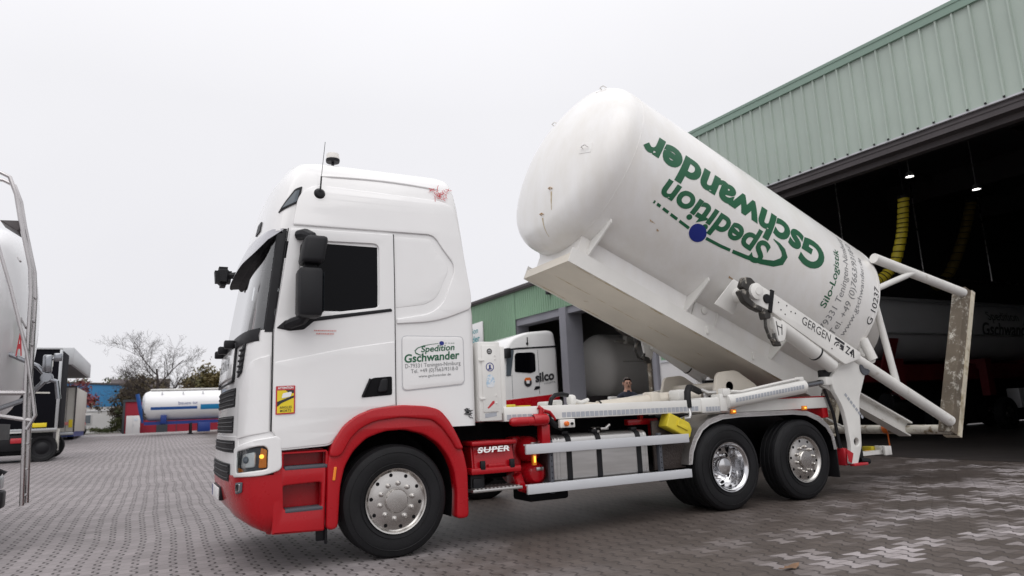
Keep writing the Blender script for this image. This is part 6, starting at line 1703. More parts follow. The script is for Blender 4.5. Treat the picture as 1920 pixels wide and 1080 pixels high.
# ------------------------------------------------------------------ person beyond the lorry
def person(x, y, z0, H):
    bm = bmesh.new(); k = H / 1.80
    V = {}; rad = {}
    def j(n, px, py, pz, r): V[n] = bm.verts.new((px * k, py * k, pz * k)); rad[n] = r * k
    j('pel', 0, 0, 0.98, 0.145); j('wai', 0, 0, 1.13, 0.135); j('che', 0, 0.005, 1.33, 0.165); j('nb', 0, 0.01, 1.47, 0.085); j('nk', 0, 0, 1.55, 0.056); j('jaw', 0, -0.015, 1.62, 0.066); j('hd', 0, -0.005, 1.70, 0.088); j('top', 0, 0.0, 1.755, 0.062)
    for s, sx_ in (('l', 1), ('r', -1)):
        j('sh' + s, 0.17 * sx_, 0.01, 1.44, 0.066); j('el' + s, 0.245 * sx_, 0.03, 1.16, 0.046); j('wr' + s, 0.25 * sx_, -0.06, 0.92, 0.031); j('pa' + s, 0.25 * sx_, -0.08, 0.845, 0.033)
        j('hi' + s, 0.10 * sx_, 0, 0.92, 0.105); j('kn' + s, 0.115 * sx_, -0.01, 0.52, 0.066); j('an' + s, 0.12 * sx_, 0.02, 0.09, 0.045); j('to' + s, 0.14 * sx_, -0.15, 0.04, 0.040)
        for f, (dx, dl, r) in enumerate(((-0.026, 0.075, 0.009), (-0.009, 0.088, 0.0095), (0.009, 0.082, 0.009), (0.025, 0.062, 0.008))):
            j('f%s%d' % (s, f), 0.25 * sx_ + 0.008 * sx_, -0.085 + dx, 0.80, r); j('g%s%d' % (s, f), 0.25 * sx_, -0.09 + dx, 0.80 - dl, r * 0.85)
        j('th' + s, 0.235 * sx_, -0.125, 0.83, 0.011); j('ti' + s, 0.23 * sx_, -0.14, 0.775, 0.009)
    E = [('pel', 'wai'), ('wai', 'che'), ('che', 'nb'), ('nb', 'nk'), ('nk', 'jaw'), ('jaw', 'hd'), ('hd', 'top')]
    for s in 'lr':
        E += [('nb', 'sh' + s), ('sh' + s, 'el' + s), ('el' + s, 'wr' + s), ('wr' + s, 'pa' + s), ('pel', 'hi' + s), ('hi' + s, 'kn' + s), ('kn' + s, 'an' + s), ('an' + s, 'to' + s), ('pa' + s, 'th' + s), ('th' + s, 'ti' + s)]
        for f in range(4): E += [('pa' + s, 'f%s%d' % (s, f)), ('f%s%d' % (s, f), 'g%s%d' % (s, f))]
    for a, b in E: bm.edges.new((V[a], V[b]))
    names = list(V); bm.verts.index_update()
    me = bpy.data.meshes.new('person'); bm.to_mesh(me); bm.free()
    o = bpy.data.objects.new('person', me); COL.objects.link(o)
    sk = o.modifiers.new('skin', 'SKIN'); ss = o.modifiers.new('sub', 'SUBSURF'); ss.levels = 2; ss.render_levels = 2
    for i, n in enumerate(names):
        sv = me.skin_vertices[0].data[i]; r = rad[n]
        sv.radius = (r * (1.25 if n in ('che', 'wai', 'pel') else 1.0), r * (0.85 if n in ('che', 'wai', 'pel') else 1.0)); sv.use_root = (n == 'pel')
    bpy.context.view_layer.update()
    dg = bpy.context.evaluated_depsgraph_get()
    me2 = bpy.data.meshes.new_from_object(o.evaluated_get(dg))
    o.modifiers.clear(); o.data = me2
    for mm in (M['person_skin'], M['navy'], M['black']): me2.materials.append(mm)
    for p in me2.polygons:
        c = p.center / k
        skin = c.z > 1.535 or (abs(c.x) > 0.2 and c.z < 1.22 and c.z > 0.6)
        p.material_index = 0 if skin else (1 if c.z > 0.12 else 2)
        p.use_smooth = True
    o.location = (x, y, z0); o.rotation_euler = (0, 0, R(-18)); W[o.name] = Vector((x, y, z0))
    tag(o, 'short haired man in dark navy polo shirt standing beyond the lorry deck', 'person')
    def kid(name, mb, mt):
        q = mb.build(name, mt, None); q.parent = o
    mb = MB(); bmh = bmesh.new(); bmesh.ops.create_uvsphere(bmh, u_segments=20, v_segments=14, radius=1)
    dele = [v for v in bmh.verts if v.co.z < -0.15 and v.co.y < 0.25 or v.co.z < -0.55 or (v.co.y < -0.62 and v.co.z < 0.45)]
    bmesh.ops.delete(bmh, geom=dele, context='VERTS')
    mb.addbm(bmh, 0, lambda c: Vector((c.x * 0.086, 0.004 + c.y * 0.098, 1.715 + c.z * 0.098)) * k); kid('hair', mb, M['hair'])
    mb = MB()
    for sx_ in (-1, 1):
        mb.lathe([(0, -0.006), (0.011, 0), (0.011, 0.01)], Vector((0.031 * sx_, -0.085, 1.69)) * k, (0, 1, 0), 10)
        mb.box(Vector((0.031 * sx_ - 0.018, -0.094, 1.708)) * k, Vector((0.031 * sx_ + 0.018, -0.082, 1.716)) * k, 0.002)
    mb.box(Vector((-0.024, -0.086, 1.622)) * k, Vector((0.024, -0.076, 1.630)) * k, 0.002); kid('eyes_and_mouth', mb, M['hair'])
    mb = MB(); mb.add([Vector(p) * k for p in ((-0.014, -0.083, 1.66), (0.014, -0.083, 1.66), (0, -0.112, 1.662), (0, -0.086, 1.70))], [(0, 2, 3), (1, 3, 2), (0, 1, 2), (0, 3, 1)])
    for sx_ in (-1, 1): mb.box(Vector((0.083 * sx_ - 0.008, -0.01, 1.655)) * k, Vector((0.083 * sx_ + 0.008, 0.025, 1.71)) * k, 0.006)
    kid('nose_and_ears', mb, M['person_skin'])
    mb = MB(); mb.box(Vector((0.06, -0.158, 1.36)) * k, Vector((0.10, -0.15, 1.375)) * k); kid('shirt_badge', mb, M['white_ink'])
person(6.59, 5.04, g(5.04), 1.88)

# ------------------------------------------------------------------ tanker at the left edge
tl = thing('tanker_trailer', 'glossy white silo tanker seen from behind with tall steel ladder', 'trailer', (-6, 4.2, g(4)))
mb = MB(); prof = [(0, -0.42)] + [(1.25 * math.sin(k / 12 * math.pi / 2) ** 0.8, -0.42 * math.cos(k / 12 * math.pi / 2) ** 1.1) for k in range(1, 13)] + [(1.25, 7.0), (1.0, 7.3), (0, 7.35)]
mb.lathe(prof, (-3.98, 4.3, 2.72), (-1, 0, 0), 80); tkl = mb.build('tank', M['tanker_white'], tl)
mb = MB(); mb.lathe([(1.0, 1.6), (0.35, 0.9), (0.22, 0.75), (0.22, 0.6)], (-5.5, 4.3, 0.7), (0, 0, 1), 32); mb.build('outlet_cone', M['lintel'], tkl)
def tl_pt(a, h, r=1.253): return Vector((-3.98 - h, 4.3 - r * math.cos(a), 2.72 + r * math.sin(a)))
mb = MB(); mb.addbm(text_bm('A', 0.22, 0.30, 0.03), 0, lambda p: Vector((-3.62 + p.x * 0.3, 3.42, 2.25 + p.y))); mb.build('lettering', M['red_ink'], tkl)
mb = MB()
for a0, a1, h0 in ((0.10, 0.75, 0.28), (0.10, 0.72, 0.05)):
    n = 14
    L = [tl_pt(a0 + (a1 - a0) * k / n, h0) for k in range(n + 1)]; Rr = [tl_pt(a0 + (a1 - a0) * k / n, h0 + 0.10) for k in range(n + 1)]
    if h0 > 0.1: mb.add(L + Rr, [(k, k + 1, n + 2 + k, n + 1 + k) for k in range(n)])
mb.build('red_stripe', M['red_ink'], tkl)
LY = 3.1
def ladder(o, dy):
    mb = MB()
    mb.tube([(-4.3, LY + dy, 4.44), (-3.90, LY + dy, 4.42), (-3.78, LY + dy, 4.36), (-3.70, LY + dy, 4.15), (-3.64, LY + dy, 3.85), (-3.50, LY + dy, 3.27), (-3.47, LY + dy, 2.95), (-3.45, LY + dy, 2.0), (-3.39, LY + dy, 0.52)], 0.024, 12)
    return mb.build('ladder_stile', M['steel'], o)
lad = thing('unused', 'x', 'x', (0, 0, 0)); bpy.data.objects.remove(lad)
ladder(tl, 0.0); ladder(tl, 0.34)
for k in range(12):
    z = 0.62 + k * 0.29; x = -3.395 - 0.045 * (z - 0.6) if z < 2.1 else -3.455 - 0.015 * (z - 2.0)
    if z < 3.0:
        mb = MB(); mb.tube([(x, LY, z), (x, LY + 0.34, z)], 0.014, 8); mb.build('rung', M['steel'], tl)
mb = MB(); mb.tube([(-3.86, LY - 0.02, 3.62), (-3.81, LY - 0.02, 3.45), (-3.67, LY - 0.02, 3.01), (-3.46, LY - 0.02, 2.25), (-3.37, LY - 0.02, 1.76), (-3.33, LY - 0.02, 1.52), (-3.40, LY - 0.02, 1.36)], 0.02, 10); mb.build('ladder_stay', M['steel'], tl)
mb = MB(); mb.tube([(-5.2, LY, 1.83), (-3.44, LY, 1.78)], 0.028, 10); mb.tube([(-5.2, LY, 1.86), (-3.36, LY, 1.46)], 0.024, 10); mb.tube([(-3.60, LY, 3.33), (-3.66, LY + 0.2, 3.42)], 0.012, 8); mb.tube([(-3.5, LY + 0.1, 2.55), (-3.62, LY + 0.5, 2.72)], 0.016, 8); mb.build('ladder_brace', M['steel'], tl)
mb = MB(); mb.addbm(plate_bm([rounded([(-3.84, 3.82), (-3.66, 3.83), (-3.62, 3.74), (-3.66, 3.70)], 0.01)], 0.34, 0.006), 0, lambda c: Vector((c.x, LY + 0.17 - c.z, c.y))); mb.build('top_step', M['lintel'], tl)
mb = MB(); mb.box((-8.5, 3.9, 1.25), (-3.8, 4.7, 1.45)); mb.build('chassis', M['black'], tl)
mb = MB(); mb.box((-4.6, 3.05, 0.50), (-3.57, 3.3, 0.70), 0.03); mb.tube([(-3.75, 3.2, 0.7), (-3.62, 3.2, 0.92), (-3.58, 3.2, 0.88)], 0.03, 8); mb.build('bumper', M['black'], tl)
mb = MB(); mb.box((-4.6, 3.06, 0.71), (-3.60, 3.3, 0.86), 0.02); mb.build('lamp_bar', M['silver'], tl)
mb = MB(); mb.lathe([(0, -0.06), (0.055, -0.06), (0.055, 0.03), (0.07, 0.03), (0.07, 0.06), (0, 0.06)], (-3.30, 3.5, 1.98), (0, 1, 0), 14); mb.tube([(-3.75, 3.5, 2.30), (-3.40, 3.5, 2.12), (-3.30, 3.5, 2.0)], 0.03, 10); mb.tube([(-3.32, 3.5, 1.98), (-3.19, 3.5, 1.93), (-3.16, 3.5, 1.72)], 0.03, 10); mb.box((-3.35, 3.46, 2.04), (-3.25, 3.56, 2.26), 0.02); mb.tube([(-3.3, 3.5, 1.96), (-3.5, 3.5, 1.72), (-3.8, 3.5, 1.6)], 0.03, 10); mb.box((-3.24, 3.47, 2.18), (-3.15, 3.53, 2.28), 0.015); mb.tube([(-3.3, 3.5, 2.2), (-3.2, 3.5, 2.22)], 0.02, 8)
mb.build('valve_cluster', M['rod'], tl)
for x in (-5.4, -6.7, -8.0):
    for y in (3.25, 5.3): plain_wheel(tl, (x, y, 0.5 + g(y)))

# ------------------------------------------------------------------ lorries and canopy behind it
gl = g(22)
bl = thing('curtain_lorry', 'black curtain sided lorry parked behind the white tanker', 'lorry', (-9, 22.7, gl))
mb = MB(); mb.box((-14, 21.5, 1.48), (-5.06, 23.95, 4.16), 0.02); bx = mb.build('box_body', M['curtain'], bl)
mb = MB(); mb.box((-5.10, 21.47, 1.44), (-5.02, 21.60, 4.17), 0.01); mb.box((-14, 21.46, 1.40), (-5.02, 21.50, 1.48), 0.005); mb.box((-14, 21.46, 4.14), (-5.02, 21.50, 4.2), 0.005); mb.build('body_trim', M['silver'], bx)
mb = MB()
for pts in ([(-5.42, 3.88), (-5.20, 3.90)], [(-5.30, 3.9), (-5.29, 3.55)], [(-5.8, 2.68), (-5.30, 2.66)]): mb.addbm(plate_bm([stroke(pts, 0.05)], 0.005), 0, lambda c: Vector((c.x, 21.465, c.y)))
mb.build('buckle_marks', M['boxwhite'], bx)
mb = MB(); mb.box((-5.72, 21.44, 1.52), (-5.32, 21.465, 1.66), 0.004); mb.build('yellow_plate', M['yellow_ink'], bx)
mb = MB(); mb.box((-13, 21.8, 1.0), (-5.15, 23.7, 1.35)); mb.box((-6.75, 21.55, 0.75), (-5.95, 22.0, 1.30), 0.06); mb.build('chassis', M['black'], bl)
mb = MB(); mb.box((-6.30, 21.50, 1.02), (-5.92, 21.56, 1.19), 0.02); mb.build('tail_lamp', M['redlens'], bl)
mb = MB(); mb.lathe([(0, 0), (0.18, 0.0), (0.2, 0.04), (0.2, 0.36), (0.18, 0.4), (0, 0.4)], (-6.0, 21.8, 0.98), (1, 0, 0), 20); mb.build('steel_tank', M['silver'], bl)
for x in (-5.42, -9.5, -10.8):
    for y in (21.68, 23.7): plain_wheel(bl, (x, y, 0.44 + g(y)), 0.44, 0.28)
mb = MB(); mb.box((-13, 21.9, 0.62), (-5.1, 23.5, 1.05)); mb.box((-7.5, 21.6, 0.65), (-6.0, 21.9, 1.35), 0.04); mb.build('underbody', M['dark'], bl)
mb = MB(); mb.box((-5.05, 21.6, 0.72), (-4.98, 21.9, 1.45), 0.01); mb.build('mudguard', M['boxwhite'], bl)
gw = g(44)
wl2 = thing('box_lorry', 'off white box lorry with yellow plate seen past the black lorry', 'lorry', (-7.6, 46, gw))
mb = MB(); mb.box((-8.9, 44, 1.35), (-6.52, 52, 4.10), 0.03); bx = mb.build('box_body', M['boxwhite'], wl2)
mb = MB(); mb.box((-8.95, 43.96, 4.04), (-6.47, 44.1, 4.14), 0.01); mb.box((-6.54, 43.96, 1.3), (-6.46, 44.05, 4.1), 0.01); mb.box((-6.95, 43.97, 1.4), (-6.93, 43.995, 4.0)); mb.build('door_frame', M['lintel'], bx)
mb = MB(); mb.box((-6.78, 43.96, 1.60), (-6.58, 43.99, 2.08), 0.005); mb.build('yellow_plate', M['yellow_ink'], bx)
mb = MB(); mb.box((-6.98, 43.95, 1.75), (-6.80, 43.98, 1.95), 0.005); mb.build('red_plate', M['pink_ink'], bx)
mb = MB(); mb.box((-8.8, 44.1, 1.05), (-6.5, 51, 1.35)); mb.build('chassis', M['bluepaint'], wl2)
mb = MB(); mb.box((-8.9, 43.95, 1.15), (-6.5, 44.15, 1.33), 0.02); mb.build('bumper', M['silver'], wl2)
for y in (45.5, 50):
    for x in (-8.6, -6.75): o = tyre_mb(0.45, 0.3).build('wheel', M['rubber'], wl2, Vector((x, y, 0.45 + g(y)))); o.rotation_euler = (0, 0, R(90))
mb = MB(); mb.box((-7.55, 43.2, 2.3), (-7.40, 43.4, 3.1), 0.03); mb.tube([(-7.5, 43.3, 2.5), (-7.5, 44.0, 2.5)], 0.03, 6); mb.build('mirror_arm', M['black'], wl2)
cn = thing('fuel_canopy', 'flat silver forecourt canopy above the parked lorries', 'canopy', (-9, 40, g(40)))
mb = MB(); mb.box((-13.5, 34.8, 4.72), (-5.92, 45.5, 5.58), 0.02); mb.build('canopy_fascia', M['silver'], cn)
mb = MB(); mb.box((-13.4, 34.95, 4.695), (-6.05, 45.4, 4.72)); mb.build('canopy_soffit', M['canopy_under'], cn)
for y in (37, 43):
    mb = MB(); mb.box((-10.2, y, g(y)), (-9.9, y + 0.3, 4.69)); mb.build('canopy_post', M['silver'], cn)

# ------------------------------------------------------------------ far side of the yard
gb = g(57.5)
bb_ = thing('blue_building', 'long low building, blue upper cladding over white ground floor', 'building', (-16, 66, gb))
mb = MB(); vs = []
def yb(x): return 64 + (x + 4.8) * -0.12
def slope_box(mb, x0, x1, z0a, z0b, z1a, z1b, d, out=0.0):
    vs = [(x0, yb(x0) - out, z0a), (x1, yb(x1) - out, z0b), (x1, yb(x1) + d, z0b), (x0, yb(x0) + d, z0a), (x0, yb(x0) - out, z1a), (x1, yb(x1) - out, z1b), (x1, yb(x1) + d, z1b), (x0, yb(x0) + d, z1a)]
    mb.add(vs, [(3, 2, 1, 0), (4, 5, 6, 7), (0, 1, 5, 4), (1, 2, 6, 5), (2, 3, 7, 6), (3, 0, 4, 7)])
slope_box(mb, -28, -3.2, 3.45, 3.40, 6.6, 5.15, 8); mb.build('upper_cladding', M['bluewall'], bb_)
mb = MB(); slope_box(mb, -28, -3.2, gb - 0.2, gb - 0.2, 3.46, 3.41, 7.9, -0.04); mb.build('ground_floor', M['render'], bb_)
mb = MB(); slope_box(mb, -28, -3.1, 6.6, 5.15, 6.75, 5.30, 8.1, 0.1); mb.build('roof_edge', M['lintel'], bb_)
for x in (-8.6, -7.75, -12.5):
    mb = MB(); slope_box(mb, x, x + 0.75, 1.95, 1.95, 2.75, 2.75, 0.1, 0.03); wf = mb.build('window', M['render'], bb_)
    mb = MB(); slope_box(mb, x + 0.05, x + 0.70, 2.0, 2.0, 2.70, 2.70, 0.08, 0.045); mb.build('pane', M['winglass'], wf)
mb = MB(); slope_box(mb, -28, -3.2, 3.05, 3.0, 3.09, 3.04, 0.1, 0.02); mb.build('gutter', M['guard'], bb_)
car = thing('parked_car', 'dark estate car parked by the white ground floor windows', 'car', (-6.9, 57, g(57)))
mb = MB(); cy0 = g(57)
body = rounded([(-8.9, cy0 + 0.3), (-6.85, cy0 + 0.3), (-6.82, cy0 + 0.75), (-6.95, cy0 + 0.90), (-7.25, cy0 + 1.45), (-8.5, cy0 + 1.50), (-9.1, cy0 + 0.95)], [.08, .08, .1, .1, .15, .15, .1])
mb.addbm(plate_bm([body], 1.7, 0.08), 0, lambda c: Vector((c.x, 56.9 - c.z, c.y))); cbd = mb.build('body', M['carpaint'], car)
mb = MB(); mb.addbm(plate_bm([rounded([(-8.4, cy0 + 0.95), (-7.1, cy0 + 0.93), (-7.3, cy0 + 1.38), (-8.3, cy0 + 1.40)], 0.06)], 0.01), 0, lambda c: Vector((c.x, 56.04 - c.z, c.y))); mb.build('side_window', M['winglass'], cbd)
mb = MB(); mb.box((-6.86, 56.1, cy0 + 0.72), (-6.80, 56.35, cy0 + 0.92), 0.01); mb.build('tail_lamp', M['redlens'], cbd)
for x in (-8.6, -7.25):
    for y in (56.2, 57.6): tyre_mb(0.31, 0.2).build('wheel', M['rubber'], car, Vector((x, y, 0.31 + cy0)))
g5 = g(52)
rw = thing('red_kiosk', 'low crimson flat roofed building with dark door behind silo trailer', 'building', (2, 53, g5))
mb = MB(); quadbox(mb, -4.12, 9.0, 52.0, 55.0, g5 - 0.1, 3.33); mb.build('wall', M['redwall'], rw)
mb = MB(); quadbox(mb, -4.22, 9.1, 51.9, 55.1, 3.33, 3.50); quadbox(mb, -4.2, -4.05, 51.93, 51.99, g5, 3.33); mb.build('roof_edge', M['anthracite'], rw)
for x in (-1.95, 2.6):
    mb = MB(); quadbox(mb, x, x + 0.75, 51.96, 51.995, g5, 1.85); mb.build('door', M['anthracite'], rw)
mb = MB(); quadbox(mb, -0.62, -0.58, 51.97, 51.995, g5, 1.9); mb.build('joint', M['anthracite'], rw)
cbn = thing('meter_cabinet', 'white steel cabinet standing in front of the crimson wall', 'cabinet', (-3.5, 51.3, g5))
mb = MB(); mb.box((-3.92, 51.1, g5 + 0.03), (-3.02, 51.6, 2.30), 0.02); mb.build('body', M['render'], cbn)
mb = MB(); mb.box((-3.50, 51.085, g5 + 0.10), (-3.48, 51.1, 2.25)); mb.box((-3.44, 51.06, 1.55), (-3.40, 51.1, 1.75), 0.01); mb.build('door_seam', M['guard'], cbn)
mb = MB(); mb.box((-3.40, 51.08, 1.95), (-3.20, 51.1, 2.10)); mb.build('sticker', M['pale_ink'], cbn)
# blue and white silo trailer
gs = g(45)
bs = thing('tank_trailer', 'white tank trailer with blue stripe on blue chassis by the crimson wall', 'trailer', (2, 45, gs))
mb = MB(); prof = [(0, -0.25), (0.6, -0.22), (0.85, -0.08), (1.0, 0.25), (1.0, 11.0), (0.8, 11.4), (0, 11.5)]
mb.lathe(prof, (-2.62, 45.1, 2.80), (1, 0, 0.0), 48); bt = mb.build('tank', M['tanker_white'], bs)
for q in (0,):
    mb = MB(); mb.box((-2.4, 44.7, 3.78), (8.2, 45.5, 3.88), 0.02); mb.build('walkway', M['white2'], bt)
def bs_patch(name, x0, x1, z0, z1, mt):
    mb = MB(); n = 6; a0, a1 = math.asin((z0 - 2.8) / 1.0), math.asin((z1 - 2.8) / 1.0)
    mb.add([(x, 45.1 - 1.004 * math.cos(a0 + (a1 - a0) * k / n), 2.8 + 1.004 * math.sin(a0 + (a1 - a0) * k / n)) for x in (x0, x1) for k in range(n + 1)], [(k, k + 1, n + 2 + k, n + 1 + k) for k in range(n)])
    return mb.build(name, mt, bt)
bs_patch('stripe', -2.35, 0.40, 2.50, 2.68, M['bluestripe']); bs_patch('blue_panel', 0.60, 2.6, 2.45, 2.78, M['tealblue']); bs_patch('stripe', 2.8, 6.5, 2.50, 2.68, M['bluestripe'])
mb = MB(); mb.addbm(text_bm('bauen ist', 1.15, 0.20, 0.0), 0, lambda p: Vector((-0.73 + p.x, 45.1 - 1.006, 2.80 + p.y))); mb.build('lettering', M['blue_ink'], bt)
for x in (-1.75, -0.5, 0.7):
    mb = MB(); mb.box((x, 44.3, 3.48), (x + 0.06, 44.42, 3.66), 0.01); mb.build('lug', M['guard'], bt)
mb = MB(); mb.box((-2.7, 44.5, 1.55), (8.5, 45.7, 1.75)); mb.box((-1.75, 44.2, 1.6), (-1.4, 44.6, 2.15), 0.01); mb.box((0.5, 44.25, 0.98), (1.25, 45.5, 1.6), 0.03); mb.build('chassis', M['bluepaint'], bs)
mb = MB(); mb.tube([(-2.78, 44.6, 1.7), (-2.95, 44.4, 2.6), (-3.15, 44.4, 3.55)], [0.07, 0.13, 0.12], 12); mb.build('blue_hose_tube', M['bluestripe'], bs)
mb = MB(); mb.tube([(-2.6, 44.6, 1.9), (-2.85, 44.5, 2.2), (-2.8, 44.5, 2.6)], 0.09, 10); mb.box((-2.8, 44.4, 2.2), (-2.6, 44.7, 2.5), 0.03); mb.build('valve', M['lintel'], bs)
for y in (44.3, 45.8):
    mb = MB(); mb.box((0.02, y, gs + 0.02), (0.15, y + 0.12, 1.6), 0.01); mb.box((-0.06, y - 0.06, gs), (0.23, y + 0.18, gs + 0.06), 0.01); mb.build('landing_leg', M['black'], bs)
for x in (5.0, 6.3, 7.6):
    for y in (44.2, 46.0): plain_wheel(bs, (x, y, 0.45 + g(y)), 0.45)
# pale kerb line along the far edge
mb = MB(); quadbox(mb, -60, 40, 49.2, 49.5, g(49.3) - 0.1, g(49.3) + 0.10); tag(mb.build('kerb', M['render']), kind='structure')

# ------------------------------------------------------------------ trees and shrubs
def bare_tree(x, y, z, H, label):
    t = thing('bare_tree', label, 'tree', (x, y, z)); rnd = random.Random(11)
    tr = MB(); br = MB()
    def grow(p, d, L, r, lvl, out):
        pts = [p]; rr = [r]; q = p.copy(); dd = d.copy(); n = 5
        for k in range(n):
            dd = (dd + Vector((rnd.uniform(-1, 1), rnd.uniform(-1, 1), rnd.uniform(-0.6, 1))) * 0.13).normalized()
            q = q + dd * L / n; pts.append(q.copy()); rr.append(max(0.0045, r * (1 - 0.62 * (k + 1) / n)))
        out.tube(pts, rr, 7 if lvl < 2 else (5 if lvl < 3 else 3), cap=lvl < 2)
        if lvl >= 5: return
        kids = [8, 6, 5, 4, 3][lvl]
        for k in range(kids):
            f = 0.25 + 0.72 * (k + rnd.random() * 0.6) / kids if lvl else 0.18 + 0.80 * (k + 0.5 * rnd.random()) / kids
            f = min(f, 0.99); i = int(f * n); fr_ = f * n - i
            bpnt = pts[i].lerp(pts[min(i + 1, n)], fr_)
            a = dd.orthogonal().normalized(); a.rotate(Matrix.Rotation(rnd.uniform(0, 6.28), 3, dd))
            spread = rnd.uniform(0.55, 1.0) if lvl else rnd.uniform(0.8, 1.15)
            nd = (dd * (1 - spread * 0.45) + a * spread * 0.8 + Vector((0, 0, 0.12))).normalized()
            grow(bpnt, nd, L * rnd.uniform(0.48, 0.66), max(0.008, rr[i] * 0.55), lvl + 1, br)
    tr_top = Vector((x, y, z))
    grow(Vector((x, y, z)), Vector((-0.02, 0, 1)), H * 0.78, 0.19, 0, tr)
    tr.build('trunk', M['bark'], t); br.build('crown', M['bark'], t)
bare_tree(-1.78, 55.5, g(55), 6.4, 'bare grey tree with wide twiggy crown behind the tank trailer')
LEAF = 0
def leafy(name, label, cat, x, y, z, blobs, n, size, mt, seed, group=None, stem=True, sparse=0.0):
    """blobs: (dx, dy, z, rx, ry, rz) clumps of small leaves"""
    t = thing(name, label, cat, (x, y, z), group); rnd = random.Random(seed); mb = MB()
    tot = sum(b[3] * b[5] for b in blobs)
    for b in blobs:
        sub = [Vector((rnd.gauss(0, 0.45), rnd.gauss(0, 0.45), rnd.gauss(0, 0.42))) for _ in range(9)]
        for k in range(int(n * b[3] * b[5] / tot)):
            c = rnd.choice(sub) + Vector((rnd.gauss(0, 0.24), rnd.gauss(0, 0.24), rnd.gauss(0, 0.22)))
            p = Vector((x + b[0] + c.x * b[3], y + b[1] + c.y * b[4], b[2] + c.z * b[5]))
            if p.z < z + 0.1: continue
            a = Vector((rnd.gauss(0, 1), rnd.gauss(0, 1), rnd.gauss(0, 1))).normalized(); bb = a.orthogonal().normalized(); s = size * rnd.uniform(0.6, 1.3)
            mb.add([p + a * s, p + bb * s * 0.55, p - a * s, p - bb * s * 0.55], [(0, 1, 2, 3)])
    mb.build('crown', mt, t)
    if stem:
        mb = MB(); top = max(b[2] for b in blobs)
        mb.tube([(x, y, z - 0.1), (x + 0.05, y, (z + top) / 2), (x + 0.1, y, top)], [0.12, 0.09, 0.03], 8)
        for b in blobs:
            mb.tube([(x, y, z + 0.35 * (b[2] - z)), (x + b[0] * 0.6, y + b[1] * 0.6, z + 0.75 * (b[2] - z)), (x + b[0], y + b[1], b[2] + b[5] * 0.4)], [0.06, 0.04, 0.012], 6)
        mb.build('trunk', M['bark'], t)
gt = g(57.5)
leafy('olive_tree', 'olive yellow autumn tree right of the bare tree', 'tree', 1.4, 60, gt, [(0, 0, 5.0, 1.5, 1.4, 1.3), (-1.4, 0.3, 4.3, 1.2, 1.2, 1.1), (1.3, 0, 5.2, 1.4, 1.2, 1.2), (0.3, 0.2, 3.4, 1.8, 1.2, 1.2)], 5200, 0.15, M['leaf_olive'], 1)
leafy('olive_tree', 'olive tree mostly hidden behind the lorry cab', 'tree', 4.9, 61, gt, [(0, 0, 5.0, 1.6, 1.4, 1.3), (1.4, 0, 4.2, 1.2, 1.2, 1.2)], 2600, 0.15, M['leaf_olive'], 2)
leafy('rusty_shrub', 'low rusty orange shrub between the bare tree and olive tree', 'shrub', -0.6, 58.6, gt, [(0, 0, 3.9, 1.1, 0.8, 0.7), (1.6, 0, 3.7, 1.0, 0.8, 0.6)], 1500, 0.11, M['leaf_rust'], 3)
leafy('brown_shrub', 'brown half bare shrub leaning over the blue building front', 'shrub', -4.4, 58.5, gt, [(0, 0, 3.9, 1.0, 0.9, 0.9), (-0.9, 0, 3.1, 0.8, 0.7, 0.7), (0.7, 0, 4.4, 0.9, 0.8, 0.8), (0.2, 0, 2.7, 0.8, 0.7, 0.6)], 2400, 0.10, M['leaf_brown'], 4)
leafy('dark_tree', 'dark brown green tree left of the bare tree trunk', 'tree', -3.1, 62, gt, [(0, 0, 4.9, 1.2, 1.0, 0.9), (-1.2, 0, 4.5, 1.0, 1.0, 0.8), (1.1, 0, 4.6, 1.0, 0.9, 0.8)], 2600, 0.13, M['leaf_brown'], 5)
leafy('red_shrub', 'red leaved shrub behind the off white box lorry', 'shrub', -8.0, 60, gt, [(0, 0, 4.4, 1.1, 0.8, 1.0), (0.9, 0, 3.6, 0.9, 0.8, 0.9)], 1500, 0.11, M['leaf_red'], 6)
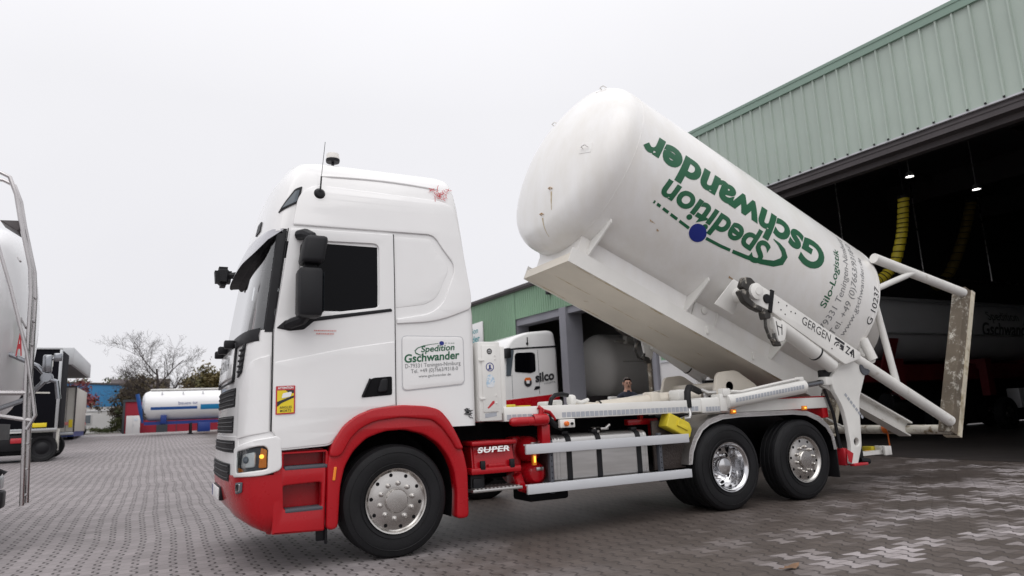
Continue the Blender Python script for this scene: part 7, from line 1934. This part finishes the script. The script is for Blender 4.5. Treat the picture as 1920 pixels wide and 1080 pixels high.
leafy('low_hedge', 'low clipped hedge in front of the white ground floor', 'hedge', -5.6, 58.2, gt, [(0, 0, 1.35, 1.1, 0.5, 0.35), (1.0, 0, 1.5, 0.5, 0.5, 0.5)], 1500, 0.08, M['leaf_green'], 7, stem=False)
leafy('evergreen_bush', 'dark evergreen bush beside the crimson building corner', 'bush', -4.75, 57.9, gt, [(0, 0, 2.0, 0.45, 0.4, 0.6)], 900, 0.08, M['leaf_green'], 8, stem=False)
leafy('distant_tree', 'distant grey green trees above the blue building roof', 'tree', -9.5, 95, gt, [(0, 0, 6.2, 2.6, 2, 1.6), (4.2, 0, 6.5, 2.2, 2, 1.7), (-3.5, 0, 6.2, 2.0, 2, 1.3)], 2600, 0.22, M['leaf_green'], 9)
hs2 = thing('distant_house', 'grey roofed house half hidden behind the bare tree', 'house', (-4.2, 84, gt))
mb = MB(); quadbox(mb, -6.6, -0.9, 84, 92, gt - 0.2, 4.6); mb.build('wall', M['render'], hs2)
mb = MB(); mb.prism([(84 - 0.4, 4.5), (88, 7.3), (92.4, 4.5)], lambda a, b: (-6.9, a, b), lambda a, b: (-0.6, a, b)); mb.build('roof', M['roof_tiles'], hs2)

# a dead leaf on the paving in front
lf = MB(); c_ = Vector((2.43, -2.49, 0.012))
pts_ = [(-0.085, 0.0, 0.004), (-0.05, 0.028, 0.016), (0.0, 0.04, 0.006), (0.05, 0.03, 0.02), (0.09, 0.0, 0.03), (0.05, -0.026, 0.012), (0.0, -0.036, 0.0), (-0.05, -0.024, 0.01)]
vs_ = [c_ + Vector((0, 0, 0.006))] + [c_ + Vector(q) for q in pts_]
lf.add(vs_, [(0, k, k % 8 + 1) for k in range(1, 9)]); lf.tube([c_ + Vector((-0.085, 0, 0.004)), c_ + Vector((-0.13, 0.01, 0.012))], 0.003, 5)
M['deadleaf'] = mat('dead_brown_leaf', (0.20, 0.115, 0.065), 0.85, var=0.3, scale=30)
tag(lf.build('fallen_leaf', M['deadleaf']), 'small dead brown leaf lying on the paving in front', 'leaf')
